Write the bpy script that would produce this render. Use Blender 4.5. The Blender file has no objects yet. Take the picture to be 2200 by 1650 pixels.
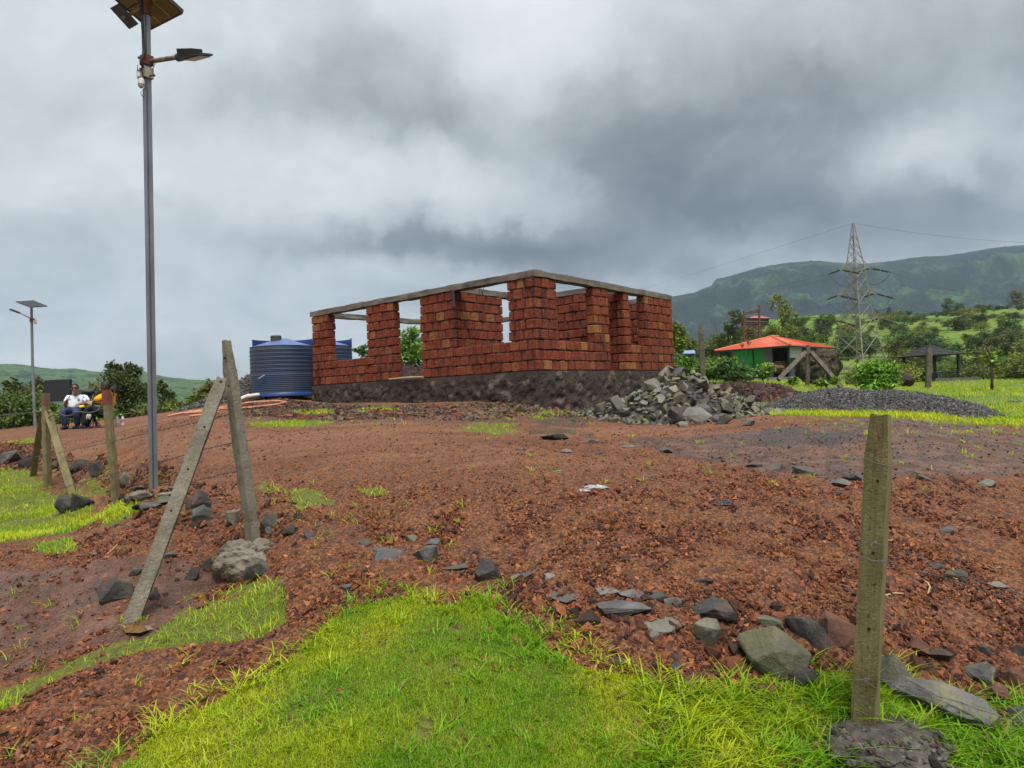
import bpy, bmesh, math, random
import numpy as np
from mathutils import Vector, Matrix

SC = bpy.context.scene
COL = SC.collection
PI = math.pi

# ------------------------------------------------------------------ camera
F = 1430.0                      # focal length in photograph pixels (2200 wide)
PITCH, ROLL = 0.0145, -0.0415
_f = np.array([0, math.cos(PITCH), math.sin(PITCH)])
_u0 = np.array([0, -math.sin(PITCH), math.cos(PITCH)])
_x0 = np.array([1.0, 0, 0])
_c, _s = math.cos(ROLL), math.sin(ROLL)
CX = _c * _x0 + _s * _u0
CU = -_s * _x0 + _c * _u0
CF = _f

cd = bpy.data.cameras.new('camera')
cd.sensor_width = 36.0
cd.sensor_fit = 'HORIZONTAL'
cd.lens = F / 2200 * 36.0
cd.clip_start = 0.05
cd.clip_end = 20000
cam = bpy.data.objects.new('camera', cd)
COL.objects.link(cam)
cam.matrix_world = Matrix(((CX[0], CU[0], -CF[0], 0), (CX[1], CU[1], -CF[1], 0), (CX[2], CU[2], -CF[2], 0), (0, 0, 0, 1)))
SC.camera = cam

def ray(px, py):
    """direction through a photograph pixel, depth 1 along the view axis"""
    return CX * ((px - 1100) / F) - CU * ((py - 825) / F) + CF
def P(px, py, D):
    return Vector(ray(px, py) * D)

# ------------------------------------------------------------------ exposure, sun
SC.view_settings.view_transform = 'Standard'
SC.view_settings.look = 'None'
SC.view_settings.gamma = 1.0
SC.view_settings.use_curve_mapping = False
SC.view_settings.exposure = 1.75
SC.render.engine = 'CYCLES'
SC.cycles.max_bounces = 6
SC.cycles.diffuse_bounces = 3
SC.cycles.glossy_bounces = 2
SC.cycles.transmission_bounces = 4
SC.cycles.volume_bounces = 0
SC.cycles.transparent_max_bounces = 8
SC.cycles.use_denoising = True
SUN_EL, SUN_AZ = math.radians(64), math.radians(165)      # azimuth from +Y, clockwise
sl = bpy.data.lights.new('sun', 'SUN')
sl.energy = 1.5
sl.angle = math.radians(34)
sl.color = (1.0, 0.965, 0.91)
sun = bpy.data.objects.new('sun', sl)
COL.objects.link(sun)
_sd = Vector((math.cos(SUN_EL) * math.sin(SUN_AZ), math.cos(SUN_EL) * math.cos(SUN_AZ), math.sin(SUN_EL)))
sun.rotation_euler = (-_sd).to_track_quat('-Z', 'Y').to_euler()

# ------------------------------------------------------------------ sky: cloud layer over a Nishita sky
W = bpy.data.worlds.new('World')
SC.world = W
W.use_nodes = True
wn, wl = W.node_tree.nodes, W.node_tree.links
wn.clear()
def N(nt, typ, **kw):
    n = nt.nodes.new(typ)
    for k, v in kw.items():
        setattr(n, k, v)
    return n
def math_node(nt, op, a, b=None, c=None, clamp=False):
    n = nt.nodes.new('ShaderNodeMath'); n.operation = op; n.use_clamp = clamp
    for i, v in enumerate((a, b, c)):
        if v is None: continue
        if isinstance(v, (int, float)): n.inputs[i].default_value = v
        else: nt.links.new(v, n.inputs[i])
    return n.outputs[0]
def vmath(nt, op, a, b=None, out=0):
    n = nt.nodes.new('ShaderNodeVectorMath'); n.operation = op
    for i, v in enumerate((a, b)):
        if v is None: continue
        if isinstance(v, (tuple, list)): n.inputs[i].default_value = v
        elif isinstance(v, (int, float)): n.inputs['Scale'].default_value = v
        else: nt.links.new(v, n.inputs[i])
    return n.outputs[out]

def build_sky():
    nt = W.node_tree
    tc = N(nt, 'ShaderNodeTexCoord')
    d = vmath(nt, 'NORMALIZE', tc.outputs['Generated'])
    # turbulence of the cloud edges
    n1 = N(nt, 'ShaderNodeTexNoise'); n1.inputs['Scale'].default_value = 3.6; n1.inputs['Detail'].default_value = 9; n1.inputs['Roughness'].default_value = 0.60
    wl.new(d, n1.inputs['Vector'])
    off = vmath(nt, 'SUBTRACT', n1.outputs['Color'], (0.5, 0.5, 0.5))
    sc_ = N(nt, 'ShaderNodeVectorMath', operation='SCALE'); wl.new(off, sc_.inputs[0]); sc_.inputs['Scale'].default_value = 0.25
    dw = vmath(nt, 'ADD', d, sc_.outputs[0])
    sx = N(nt, 'ShaderNodeSeparateXYZ'); wl.new(d, sx.inputs[0])
    # overcast sky: a little brighter overhead than low down
    base = math_node(nt, 'MULTIPLY_ADD', math_node(nt, 'MAXIMUM', sx.outputs['Z'], 0.0), 0.16, 0.468)
    # cloud lobes: centre (photo px), radii (px), gain
    lobes = [
        (60, 120, 520, 260, .10), (420, 60, 300, 150, .05), (1130, 110, 190, 230, .21), (900, 30, 260, 90, .10), (560, 330, 480, 120, .02), (1400, 40, 330, 160, .04),
        (720, 190, 340, 130, -.13), (250, 205, 200, 60, -.05), (1020, 300, 240, 80, -.13), (500, 235, 200, 40, -.06),
        (1000, 420, 330, 70, .13), (640, 400, 240, 110, .04), (1080, 505, 200, 40, .10), (170, 360, 240, 90, .05),
        (1640, 320, 440, 190, -.16), (1300, 250, 160, 110, -.07), (1700, 448, 250, 62, -.23), (2130, 130, 240, 160, -.10), (1500, 380, 200, 90, -.07),
        (880, 530, 290, 50, -.24), (1210, 560, 260, 60, -.20), (1080, 545, 140, 40, -.05), (1330, 480, 160, 60, -.04),
        (2060, 330, 170, 120, .17), (1950, 400, 110, 70, .10), (2150, 450, 140, 50, -.06), (2060, 425, 60, 26, -.12), (2170, 350, 60, 34, -.13),
        (760, 590, 160, 36, .07), (960, 580, 120, 24, .05), (1560, 510, 130, 60, .10), (1400, 590, 200, 60, -.05), (1900, 520, 300, 60, -.07),
        (230, 490, 300, 50, -.05), (150, 620, 320, 60, -.01), (450, 720, 560, 90, .06), (300, 770, 380, 40, .06), (1850, 200, 420, 160, -.03), (1500, 200, 300, 160, -.05), (820, 250, 260, 110, -.06), (1300, 430, 200, 60, -.05), (300, 300, 500, 200, .03),
        (1640, 30, 300, 90, .02), (760, 20, 90, 70, -.08),
    ]
    val = base
    for (px, py, rx, ry, g) in lobes:
        c = ray(px, py); c = c / np.linalg.norm(c)
        tx = CX - c * (CX @ c); tx /= np.linalg.norm(tx)
        ty = np.cross(c, tx)
        a = vmath(nt, 'DOT_PRODUCT', dw, tuple(tx * F / rx), out='Value')
        b = vmath(nt, 'DOT_PRODUCT', dw, tuple(ty * F / ry), out='Value')
        s = math_node(nt, 'ADD', math_node(nt, 'MULTIPLY', a, a), math_node(nt, 'MULTIPLY', b, b))
        front = math_node(nt, 'GREATER_THAN', vmath(nt, 'DOT_PRODUCT', d, tuple(c), out='Value'), 0.0)
        e = math_node(nt, 'MULTIPLY', math_node(nt, 'EXPONENT', math_node(nt, 'MULTIPLY', s, -1.0)), g)
        val = math_node(nt, 'MULTIPLY_ADD', e, front, val)
    # fine wisps, laid out on a flat cloud deck
    zz = math_node(nt, 'ADD', math_node(nt, 'MAXIMUM', sx.outputs['Z'], 0.0), 0.30)
    cb = N(nt, 'ShaderNodeCombineXYZ')
    wl.new(math_node(nt, 'DIVIDE', sx.outputs['X'], zz), cb.inputs[0])
    wl.new(math_node(nt, 'DIVIDE', sx.outputs['Y'], zz), cb.inputs[1])
    n2 = N(nt, 'ShaderNodeTexNoise'); n2.inputs['Scale'].default_value = 2.1; n2.inputs['Detail'].default_value = 8; n2.inputs['Roughness'].default_value = 0.52
    n2.inputs['Distortion'].default_value = 0.5
    wl.new(cb.outputs[0], n2.inputs['Vector'])
    val = math_node(nt, 'MULTIPLY_ADD', math_node(nt, 'SUBTRACT', n2.outputs['Fac'], 0.5), 0.34, val)
    n3 = N(nt, 'ShaderNodeTexNoise'); n3.inputs['Scale'].default_value = 6.0; n3.inputs['Detail'].default_value = 9; n3.inputs['Roughness'].default_value = 0.62
    wl.new(dw, n3.inputs['Vector'])
    val = math_node(nt, 'MULTIPLY_ADD', math_node(nt, 'SUBTRACT', n3.outputs['Fac'], 0.5), 0.34, val)
    rp = N(nt, 'ShaderNodeValToRGB')
    els = rp.color_ramp.elements
    stops = [(0.15, (.115, .136, .146)), (0.32, (.222, .250, .262)), (0.50, (.455, .503, .525)), (0.66, (.66, .705, .725)), (0.84, (.80, .835, .85))]
    while len(els) < len(stops): els.new(0.5)
    for el, (p, c) in zip(els, stops):
        el.position = p; el.color = (*c, 1)
    wl.new(val, rp.inputs[0])
    cs = N(nt, 'ShaderNodeVectorMath', operation='SCALE'); wl.new(rp.outputs[0], cs.inputs[0]); cs.inputs['Scale'].default_value = SKY_GAIN
    sky = N(nt, 'ShaderNodeTexSky', sky_type='NISHITA')
    sky.sun_disc = False
    sky.sun_elevation = SUN_EL
    sky.sun_rotation = SUN_AZ
    b1 = N(nt, 'ShaderNodeBackground'); wl.new(sky.outputs[0], b1.inputs[0]); b1.inputs[1].default_value = 0.05
    b2 = N(nt, 'ShaderNodeBackground'); wl.new(cs.outputs[0], b2.inputs[0]); b2.inputs[1].default_value = 1.0
    mx = N(nt, 'ShaderNodeMixShader'); mx.inputs[0].default_value = 0.95          # cloud cover
    wl.new(b1.outputs[0], mx.inputs[1]); wl.new(b2.outputs[0], mx.inputs[2])
    out = N(nt, 'ShaderNodeOutputWorld'); wl.new(mx.outputs[0], out.inputs[0])
SKY_GAIN = 0.335
build_sky()

# ------------------------------------------------------------------ small helpers
def rng(seed): return np.random.default_rng(seed)

def hash2(ix, iy, seed):
    h = (ix.astype(np.int64) * 374761393 + iy.astype(np.int64) * 668265263 + seed * 974634777) & 0x7fffffff
    h = ((h ^ (h >> 13)) * 1274126177) & 0x7fffffff
    h = (h ^ (h >> 16)) & 0xffff
    return h / 65535.0
def vnoise(x, y, seed=0):
    x = np.asarray(x, float); y = np.asarray(y, float)
    ix, iy = np.floor(x), np.floor(y)
    fx, fy = x - ix, y - iy
    fx = fx * fx * (3 - 2 * fx); fy = fy * fy * (3 - 2 * fy)
    a = hash2(ix, iy, seed); b = hash2(ix + 1, iy, seed); c = hash2(ix, iy + 1, seed); d = hash2(ix + 1, iy + 1, seed)
    return (a * (1 - fx) + b * fx) * (1 - fy) + (c * (1 - fx) + d * fx) * fy
def fbm(x, y, seed=0, octv=4, gain=.5):
    s = 0; a = 1; t = 0
    for o in range(octv):
        s = s + a * (vnoise(np.asarray(x) * 2 ** o + 17.3 * o, np.asarray(y) * 2 ** o - 9.1 * o, seed + o) - .5); t += a; a *= gain
    return s / t * 2
def sstep(a, b, x):
    t = np.clip((np.asarray(x, float) - a) / (b - a), 0, 1); return t * t * (3 - 2 * t)

def np_mesh(name, V, F_, attrs=None, smooth=False, mats=(), mat_idx=None):
    """mesh from numpy arrays; F_ one (n,k) array or a list of them"""
    if not isinstance(F_, (list, tuple)): F_ = [F_]
    F_ = [np.asarray(f, np.int32) for f in F_ if len(f)]
    me = bpy.data.meshes.new(name)
    V = np.asarray(V, np.float32)
    me.vertices.add(len(V)); me.vertices.foreach_set('co', V.ravel())
    loops = np.concatenate([f.ravel() for f in F_]); tot = np.concatenate([np.full(len(f), f.shape[1], np.int32) for f in F_])
    st = np.concatenate([[0], np.cumsum(tot)[:-1]]).astype(np.int32)
    me.loops.add(len(loops)); me.loops.foreach_set('vertex_index', loops)
    me.polygons.add(len(tot)); me.polygons.foreach_set('loop_start', st)
    try: me.polygons.foreach_set('loop_total', tot)
    except Exception: pass
    if mat_idx is not None: me.polygons.foreach_set('material_index', np.asarray(mat_idx, np.int32))
    me.polygons.foreach_set('use_smooth', np.full(len(tot), bool(smooth)))
    for m in mats: me.materials.append(m)
    for k, a in (attrs or {}).items():
        a = np.asarray(a, np.float32)
        if a.ndim == 1:
            at = me.attributes.new(k, 'FLOAT', 'POINT'); at.data.foreach_set('value', a)
        else:
            at = me.attributes.new(k, 'FLOAT_COLOR', 'POINT')
            if a.shape[1] == 3: a = np.concatenate([a, np.ones((len(a), 1), np.float32)], 1)
            at.data.foreach_set('color', a.ravel())
    me.update(); me.validate(clean_customdata=False)
    return me

def link(o, parent=None):
    COL.objects.link(o)
    if parent is not None: o.parent = parent
    return o
def obj(name, me, parent=None, mat=None, loc=None, rot=None, scale=None):
    o = bpy.data.objects.new(name, me)
    if mat is not None and not len(me.materials): me.materials.append(mat)
    if loc is not None: o.location = loc
    if rot is not None: o.rotation_euler = rot
    if scale is not None: o.scale = scale
    return link(o, parent)
def tag(o, label=None, cat=None, group=None, kind=None):
    if label: o['label'] = label
    if cat: o['category'] = cat
    if group: o['group'] = group
    if kind: o['kind'] = kind
    return o
def thing(name, loc, label, cat, group=None, rotz=0.0):
    o = bpy.data.objects.new(name, None)
    o.empty_display_size = .2
    o.location = loc; o.rotation_euler = (0, 0, rotz)
    link(o); return tag(o, label, cat, group)

class MB:
    """collects simple shapes into one mesh"""
    def __init__(s): s.v = []; s.q = []; s.t = []; s.n = 0
    def add(s, V, Q=(), T=()):
        V = np.asarray(V, float).reshape(-1, 3); b = s.n
        s.v.append(V); s.n += len(V)
        if len(Q): s.q.append(np.asarray(Q) + b)
        if len(T): s.t.append(np.asarray(T) + b)
        return s
    def box(s, c, size, rot=None):
        h = np.array(size) / 2
        V = np.array([[x, y, z] for z in (-1, 1) for y in (-1, 1) for x in (-1, 1)]) * h
        if rot is not None: V = V @ np.array(rot).T
        return s.add(V + np.array(c), [[0, 2, 3, 1], [4, 5, 7, 6], [0, 1, 5, 4], [2, 6, 7, 3], [0, 4, 6, 2], [1, 3, 7, 5]])
    def bar(s, p, q, w, d=None, up=(0, 0, 1)):
        """rectangular bar between two points"""
        p = np.array(p, float); q = np.array(q, float); d = d or w
        z = q - p; L = np.linalg.norm(z); z = z / L
        u = np.array(up, float)
        if abs(z @ u) > .98: u = np.array([1., 0, 0])
        x = np.cross(u, z); x /= np.linalg.norm(x); y = np.cross(z, x)
        return s.box((p + q) / 2, (w, d, L), np.stack([x, y, z], 1))
    def tube(s, pts, r, k=8, cap=True):
        pts = [np.array(p, float) for p in pts]; n = len(pts)
        rs = r if hasattr(r, '__len__') else [r] * n
        V = []; x = None
        for i, p in enumerate(pts):
            t = pts[min(i + 1, n - 1)] - pts[max(i - 1, 0)]; t /= (np.linalg.norm(t) + 1e-9)
            if x is None:
                a = np.array([0, 0, 1.]) if abs(t[2]) < .9 else np.array([1., 0, 0])
                x = np.cross(a, t)
            x = x - t * (x @ t); x /= np.linalg.norm(x); y = np.cross(t, x)
            for j in range(k):
                an = 2 * PI * j / k
                V.append(p + rs[i] * (math.cos(an) * x + math.sin(an) * y))
        Q = [[i * k + j, i * k + (j + 1) % k, (i + 1) * k + (j + 1) % k, (i + 1) * k + j] for i in range(n - 1) for j in range(k)]
        T = []
        if cap:
            V += [pts[0], pts[-1]]
            T = [[n * k, (j + 1) % k, j] for j in range(k)] + [[n * k + 1, (n - 1) * k + j, (n - 1) * k + (j + 1) % k] for j in range(k)]
        return s.add(V, Q, T)
    def lathe(s, prof, k=32, c=(0, 0, 0)):
        n = len(prof)
        V = [[r * math.cos(2 * PI * j / k) + c[0], r * math.sin(2 * PI * j / k) + c[1], z + c[2]] for (r, z) in prof for j in range(k)]
        Q = [[i * k + j, i * k + (j + 1) % k, (i + 1) * k + (j + 1) % k, (i + 1) * k + j] for i in range(n - 1) for j in range(k)]
        return s.add(V, Q)
    def ellipsoid(s, c, r, k=12, m=8, rot=None):
        V = []
        for i in range(m + 1):
            th = PI * i / m
            for j in range(k):
                ph = 2 * PI * j / k
                V.append([r[0] * math.sin(th) * math.cos(ph), r[1] * math.sin(th) * math.sin(ph), r[2] * math.cos(th)])
        V = np.array(V)
        if rot is not None: V = V @ np.array(rot).T
        Q = [[i * k + j, (i + 1) * k + j, (i + 1) * k + (j + 1) % k, i * k + (j + 1) % k] for i in range(m) for j in range(k)]
        return s.add(V + np.array(c), Q)
    def mesh(s, name, mat=None, smooth=False):
        V = np.concatenate(s.v)
        me = np_mesh(name, V, [np.concatenate(a) for a in (s.q, s.t) if a], smooth=smooth)
        bm = bmesh.new(); bm.from_mesh(me)
        bmesh.ops.recalc_face_normals(bm, faces=bm.faces[:]); bm.to_mesh(me); bm.free()
        if mat: me.materials.append(mat)
        return me
    def build(s, name, mat, parent=None, smooth=False, loc=None):
        me = s.mesh(name, mat, smooth)
        return obj(name, me, parent, loc=loc)

def rel(parent, v):
    """world point -> parent's local frame (parents here only translate and turn about z)"""
    return parent_inv(parent) @ Vector(v)
def parent_inv(o):
    return (Matrix.Translation(o.location) @ Matrix.Rotation(o.rotation_euler[2], 4, 'Z')).inverted()

# ------------------------------------------------------------------ materials
MATS = {}
def ramp(nt, fac, stops):
    rp = nt.nodes.new('ShaderNodeValToRGB'); els = rp.color_ramp.elements
    while len(els) < len(stops): els.new(0.5)
    for el, (p, c) in zip(els, stops): el.position = p; el.color = (*c[:3], 1)
    nt.links.new(fac, rp.inputs[0]); return rp.outputs[0]
def noise(nt, vec, scale, detail=5, rough=.55, dist=0.0):
    n = nt.nodes.new('ShaderNodeTexNoise'); n.inputs['Scale'].default_value = scale; n.inputs['Detail'].default_value = detail
    n.inputs['Roughness'].default_value = rough; n.inputs['Distortion'].default_value = dist
    nt.links.new(vec, n.inputs['Vector']); return n.outputs['Fac']
def voro(nt, vec, scale, feature='F1', out='Distance', rnd=1.0):
    n = nt.nodes.new('ShaderNodeTexVoronoi'); n.feature = feature; n.inputs['Scale'].default_value = scale; n.inputs['Randomness'].default_value = rnd
    nt.links.new(vec, n.inputs['Vector']); return n.outputs[out]
def mixc(nt, fac, a, b, mode='MIX'):
    n = nt.nodes.new('ShaderNodeMix'); n.data_type = 'RGBA'; n.blend_type = mode
    for i, v in ((0, fac), (6, a), (7, b)):
        if isinstance(v, (int, float)): n.inputs[i].default_value = v
        elif isinstance(v, (tuple, list)): n.inputs[i].default_value = (*v[:3], 1)
        else: nt.links.new(v, n.inputs[i])
    return n.outputs[2]
def new_mat(name):
    m = bpy.data.materials.new(name); m.use_nodes = True
    nt = m.node_tree; b = nt.nodes['Principled BSDF']; MATS[name] = m
    return m, nt, b
def bump(nt, b, h, strength, dist=.02):
    n = nt.nodes.new('ShaderNodeBump'); n.inputs['Strength'].default_value = strength; n.inputs['Distance'].default_value = dist
    nt.links.new(h, n.inputs['Height'])
    prev = b.inputs['Normal'].links
    if prev: nt.links.new(prev[0].from_socket, n.inputs['Normal'])
    nt.links.new(n.outputs[0], b.inputs['Normal'])
def coord(nt, kind='Object'):
    t = nt.nodes.new('ShaderNodeTexCoord')
    if kind == 'World':
        g = nt.nodes.new('ShaderNodeNewGeometry'); return g.outputs['Position']
    return t.outputs[kind]
def objrand(nt):
    return nt.nodes.new('ShaderNodeObjectInfo').outputs['Random']
def attr(nt, name, out='Fac'):
    a = nt.nodes.new('ShaderNodeAttribute'); a.attribute_name = name; return a.outputs[out]
def hsv(nt, col, h=None, s=None, v=None):
    n = nt.nodes.new('ShaderNodeHueSaturation')
    for k, x in (('Hue', h), ('Saturation', s), ('Value', v)):
        if x is None: continue
        if isinstance(x, (int, float)): n.inputs[k].default_value = x
        else: nt.links.new(x, n.inputs[k])
    nt.links.new(col, n.inputs['Color']); return n.outputs[0]
def span(nt, fac, lo, hi):
    return math_node(nt, 'MULTIPLY_ADD', fac, hi - lo, lo)

def simple(name, stops, scale=6, rough=.8, bs=.0, bscale=30, spec=.35, metal=0.0, rand=0.0, kind='Object', detail=6, bdist=.01):
    """noise-driven colour with optional fine relief and a per-object shift in value"""
    m, nt, b = new_mat(name)
    v = coord(nt, kind)
    if rand:
        r = objrand(nt); cb = nt.nodes.new('ShaderNodeCombineXYZ')
        for i in range(3): nt.links.new(math_node(nt, 'MULTIPLY', r, 37.0 + i * 11), cb.inputs[i])
        v = vmath(nt, 'ADD', v, cb.outputs[0])
    c = ramp(nt, noise(nt, v, scale, detail), stops)
    if rand: c = hsv(nt, c, v=span(nt, r, 1 - rand, 1 + rand))
    nt.links.new(c, b.inputs['Base Color'])
    b.inputs['Roughness'].default_value = rough
    b.inputs['Specular IOR Level'].default_value = spec
    b.inputs['Metallic'].default_value = metal
    if bs: bump(nt, b, noise(nt, v, bscale, 6, .65), bs, bdist)
    return m
def flat(name, c, rough=.6, spec=.4, metal=0.0, var=.12, scale=8):
    lo = tuple(x * (1 - var) for x in c); hi = tuple(min(1, x * (1 + var)) for x in c)
    return simple(name, [(.3, lo), (.7, hi)], scale, rough, spec=spec, metal=metal)
# ------------------------------------------------------------------ terrain heights
_ctl = [  # photograph pixel and distance of points on the ground near the camera
    (1100,1650,2.67),(300,1650,2.7),(1855,1580,3.0),(2200,1650,2.75),(0,1650,2.7),(1600,1440,3.35),(1100,1300,3.8),(700,1300,3.75),
    (278,1340,4.0),(500,1235,4.75),(0,1400,4.0),(850,1170,4.6),(1250,1250,3.95),(1480,1290,3.75),(1640,1390,3.45),(1900,1250,3.95),(2150,1450,3.35),
    (0,1160,6.2),(150,1090,8.6),(252,1090,8.36),(100,1045,10.5),(160,1060,9.8),(330,1047,6.3),(160,921,17.0),(100,960,13.5),(0,935,21),(245,918,17.6),(70,921,24),
    (0,1010,11.6),(190,1000,9.6),(600,1000,7),(1100,1000,6),(1100,930,9),(1100,880,13.5),(1600,1000,6.3),(2000,1050,5.5),(2200,1000,6.2),
    (1500,915,10.5),(1900,897,10),(2200,905,10),(2150,872,13),(700,900,12),(400,890,18),(280,905,22),(560,872,18.5),(600,853,21.3),(680,864,20.6),
    (1444,872,20),(2130,855,15),(1995,836,23),(1735,831,23),(1850,845,20),(1540,822,23),(450,1000,7.4),(430,1110,5.6),(620,1130,5.0),(300,1000,8.3),(850,1000,6.4),
]
_cp = np.array([ray(a, b) * c for a, b, c in _ctl])
def _tps_k(r2): return np.where(r2 > 1e-9, r2 * np.log(r2 + 1e-12), 0.0)
def _wp(x, y):
    """even out distance so that near and far points weigh alike"""
    r = np.maximum(np.hypot(x, y), .5); k = np.log(r / .5 + .0) / r * 3.0
    return x * k, y * k
_cx, _cy = _wp(_cp[:, 0], _cp[:, 1])
_n = len(_cp)
_K = _tps_k((_cx[:, None] - _cx) ** 2 + (_cy[:, None] - _cy) ** 2) + np.eye(_n) * .02
_Pm = np.stack([np.ones(_n), _cx, _cy], 1)
_A = np.zeros((_n + 3, _n + 3)); _A[:_n, :_n] = _K; _A[:_n, _n:] = _Pm; _A[_n:, :_n] = _Pm.T
_sol = np.linalg.solve(_A, np.concatenate([_cp[:, 2], np.zeros(3)]))
def h_near(x, y):
    x = np.asarray(x, float); y = np.asarray(y, float)
    y2 = np.clip(y, 2.2, 25.0); x2 = np.clip(x, -.95 * y2 - 1, .95 * y2 + 1)
    wx, wy = _wp(x2, y2)
    z = _sol[_n] + _sol[_n + 1] * wx + _sol[_n + 2] * wy
    if z.size < 20000:
        return z + (_tps_k((wx[..., None] - _cx) ** 2 + (wy[..., None] - _cy) ** 2) @ _sol[:_n])
    for i in range(_n): z = z + _sol[i] * _tps_k((wx - _cx[i]) ** 2 + (wy - _cy[i]) ** 2)
    return z
def h_far(x, y):
    y = np.maximum(np.asarray(y, float), 1.0); u = x / y
    right = np.interp(y, [20, 50, 66, 133, 180, 260, 420, 700, 3000, 9000], [-.25, .0, .5, 1.1, 4.5, 14, 20, -20, -60, -80]) + np.where(u > .5, -1.0, 0) * sstep(24, 45, y) * (1 - sstep(60, 110, y)) * .5
    left = np.interp(y, [20, 27, 36, 50, 90, 200, 3000, 9000], [-.5, -.75, -4, -8, -16, -34, -60, -80])
    w = sstep(.02, .24, u)
    return left * (1 - w) + right * w
def H0(x, y):
    w = sstep(24, 34, y)
    return h_near(x, y) * (1 - w) + h_far(x, y) * w
def mound(x, y, cx, cy, rx, ry, h, rot=0.0, p=1.0):
    dx, dy = x - cx, y - cy
    c, s = math.cos(rot), math.sin(rot)
    a = (dx * c + dy * s) / rx; b = (-dx * s + dy * c) / ry
    return h * np.clip(1 - (a * a + b * b), 0, 1) ** p
def H(x, y):
    """ground height with its soft unevenness"""
    x = np.asarray(x, float); y = np.asarray(y, float)
    r = np.hypot(x, y)
    return H0(x, y) + fbm(x * .9, y * .9, 3, 3) * .035 * (1 - sstep(30, 60, r)) + fbm(x * .15, y * .15, 5, 2) * .08 * sstep(5, 14, r)
def Hs(x, y): return float(H(np.array([x]), np.array([y]))[0])
def G_many(pts):
    """pixels -> ground points (march along the rays, then refine)"""
    R = np.array([ray(a, b) for a, b in pts])
    lo = np.full(len(R), 1.6); hi = np.full(len(R), np.nan)
    ts = np.concatenate([np.arange(1.6, 8, .08), np.arange(8, 30, .3), np.arange(30, 120, 3)])
    done = np.zeros(len(R), bool); prev = np.full(len(R), 1.6)
    for t in ts:
        q = R * t; below = (q[:, 2] < H(q[:, 0], q[:, 1])) & ~done
        hi[below] = t; lo[below] = prev[below]; done |= below; prev[~done] = t
    hi[~done] = 60.0; lo[~done] = 59.0
    for _ in range(14):
        mid = (lo + hi) / 2; q = R * mid[:, None]; b = q[:, 2] < H(q[:, 0], q[:, 1])
        hi = np.where(b, mid, hi); lo = np.where(b, lo, mid)
    return R * hi[:, None]
_TS = np.concatenate([np.arange(1.6, 8, .06), np.arange(8, 30, .25), np.arange(30, 120, 3)])
def G(px, py):
    r = ray(px, py); q = _TS[:, None] * r
    b = np.nonzero(q[:, 2] < H(q[:, 0], q[:, 1]))[0]
    i = int(b[0]) if len(b) else len(_TS) - 1
    lo, hi = _TS[max(i - 1, 0)], _TS[i]
    for _ in range(2):
        t = np.linspace(lo, hi, 24); q = t[:, None] * r; k = np.nonzero(q[:, 2] < H(q[:, 0], q[:, 1]))[0]
        k = int(k[0]) if len(k) else 23
        lo, hi = t[max(k - 1, 0)], t[k]
    return Vector(r * hi)
def on_ground(px, D):
    q = ray(px, 825) * D
    return Vector((q[0], q[1], Hs(q[0], q[1])))
def in_poly(x, y, poly):
    poly = np.asarray(poly); ins = np.zeros(x.shape, bool); j = len(poly) - 1
    for i in range(len(poly)):
        xi, yi = poly[i]; xj, yj = poly[j]
        ins ^= ((yi > y) != (yj > y)) & (x < (xj - xi) * (y - yi) / (yj - yi + 1e-12) + xi)
        j = i
    return ins
def zone(pxpoly):
    g = G_many(pxpoly); return g[:, :2]

Z_LAWN = zone([(60,2050),(220,1650),(330,1580),(440,1520),(560,1455),(640,1400),(720,1340),(760,1305),(830,1285),(890,1275),(960,1300),(1055,1272),(1085,1330),(1130,1360),(1190,1400),(1280,1440),(1330,1447),
               (1400,1440),(1480,1490),(1560,1510),(1640,1505),(1700,1480),(1790,1465),(1850,1480),(1960,1470),(2010,1500),(2060,1560),(2120,1590),(2200,1600),(2500,1700),(2600,2050)])
Z_STRIP = zone([(-200,1560),(0,1490),(110,1445),(200,1405),(300,1365),(400,1320),(470,1290),(560,1262),(640,1290),(640,1325),(580,1365),(480,1375),(400,1385),(320,1400),(240,1425),(130,1460),(40,1505),(-100,1580)])
Z_LEFT = zone([(-300,1040),(0,1040),(80,1055),(150,1062),(260,1080),(320,1098),(290,1115),(200,1128),(110,1150),(0,1165),(-300,1200)])
Z_TUFTS = [zone(p) for p in (
    [(-50,1005),(60,1012),(110,1040),(60,1050),(-50,1042)], [(600,1062),(660,1052),(730,1066),(720,1086),(640,1092)], [(755,1052),(800,1046),(850,1056),(800,1072)],
    [(1000,922),(1040,908),(1105,912),(1110,926),(1050,934)], [(1130,898),(1200,884),(1240,888),(1180,902)], [(60,1170),(130,1158),(190,1172),(130,1192),(70,1192)],
    [(0,952),(60,944),(90,950),(40,960)], [(530,912),(600,905),(720,904),(700,914),(580,918)], [(620,886),(700,880),(730,888),(650,894)], [(760,880),(830,874),(850,882),(780,888)],
    [(470,1270),(540,1240),(600,1250),(560,1280)], [(180,1045),(230,1020),(250,1052),(200,1062)], [(560,1035),(620,1040),(600,1058)], [(870,1260),(910,1262),(905,1290),(880,1290)])]
Z_BELT = zone([(1655,885),(1720,882),(1820,886),(1900,884),(2010,890),(2080,902),(2140,898),(2250,890),(2250,915),(2150,918),(2050,914),(1950,902),(1850,896),(1750,894),(1660,893)])
Z_SLOPE = np.array([(4.6, 14.5), (6.0, 12.6), (8.6, 10.6), (12, 9.8), (40, 12), (60, 60), (10, 60), (5.0, 26), (3.4, 19)])
Z_WET = zone([(1330,945),(1480,935),(1620,925),(1900,900),(2200,925),(2400,960),(2400,1020),(2200,1025),(1960,1025),(1800,1040),(1640,1020),(1540,1000),(1420,975)])
Z_MUD = zone([(-100,1230),(120,1215),(330,1200),(480,1230),(440,1300),(330,1370),(180,1400),(0,1455),(-100,1480)])
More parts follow.
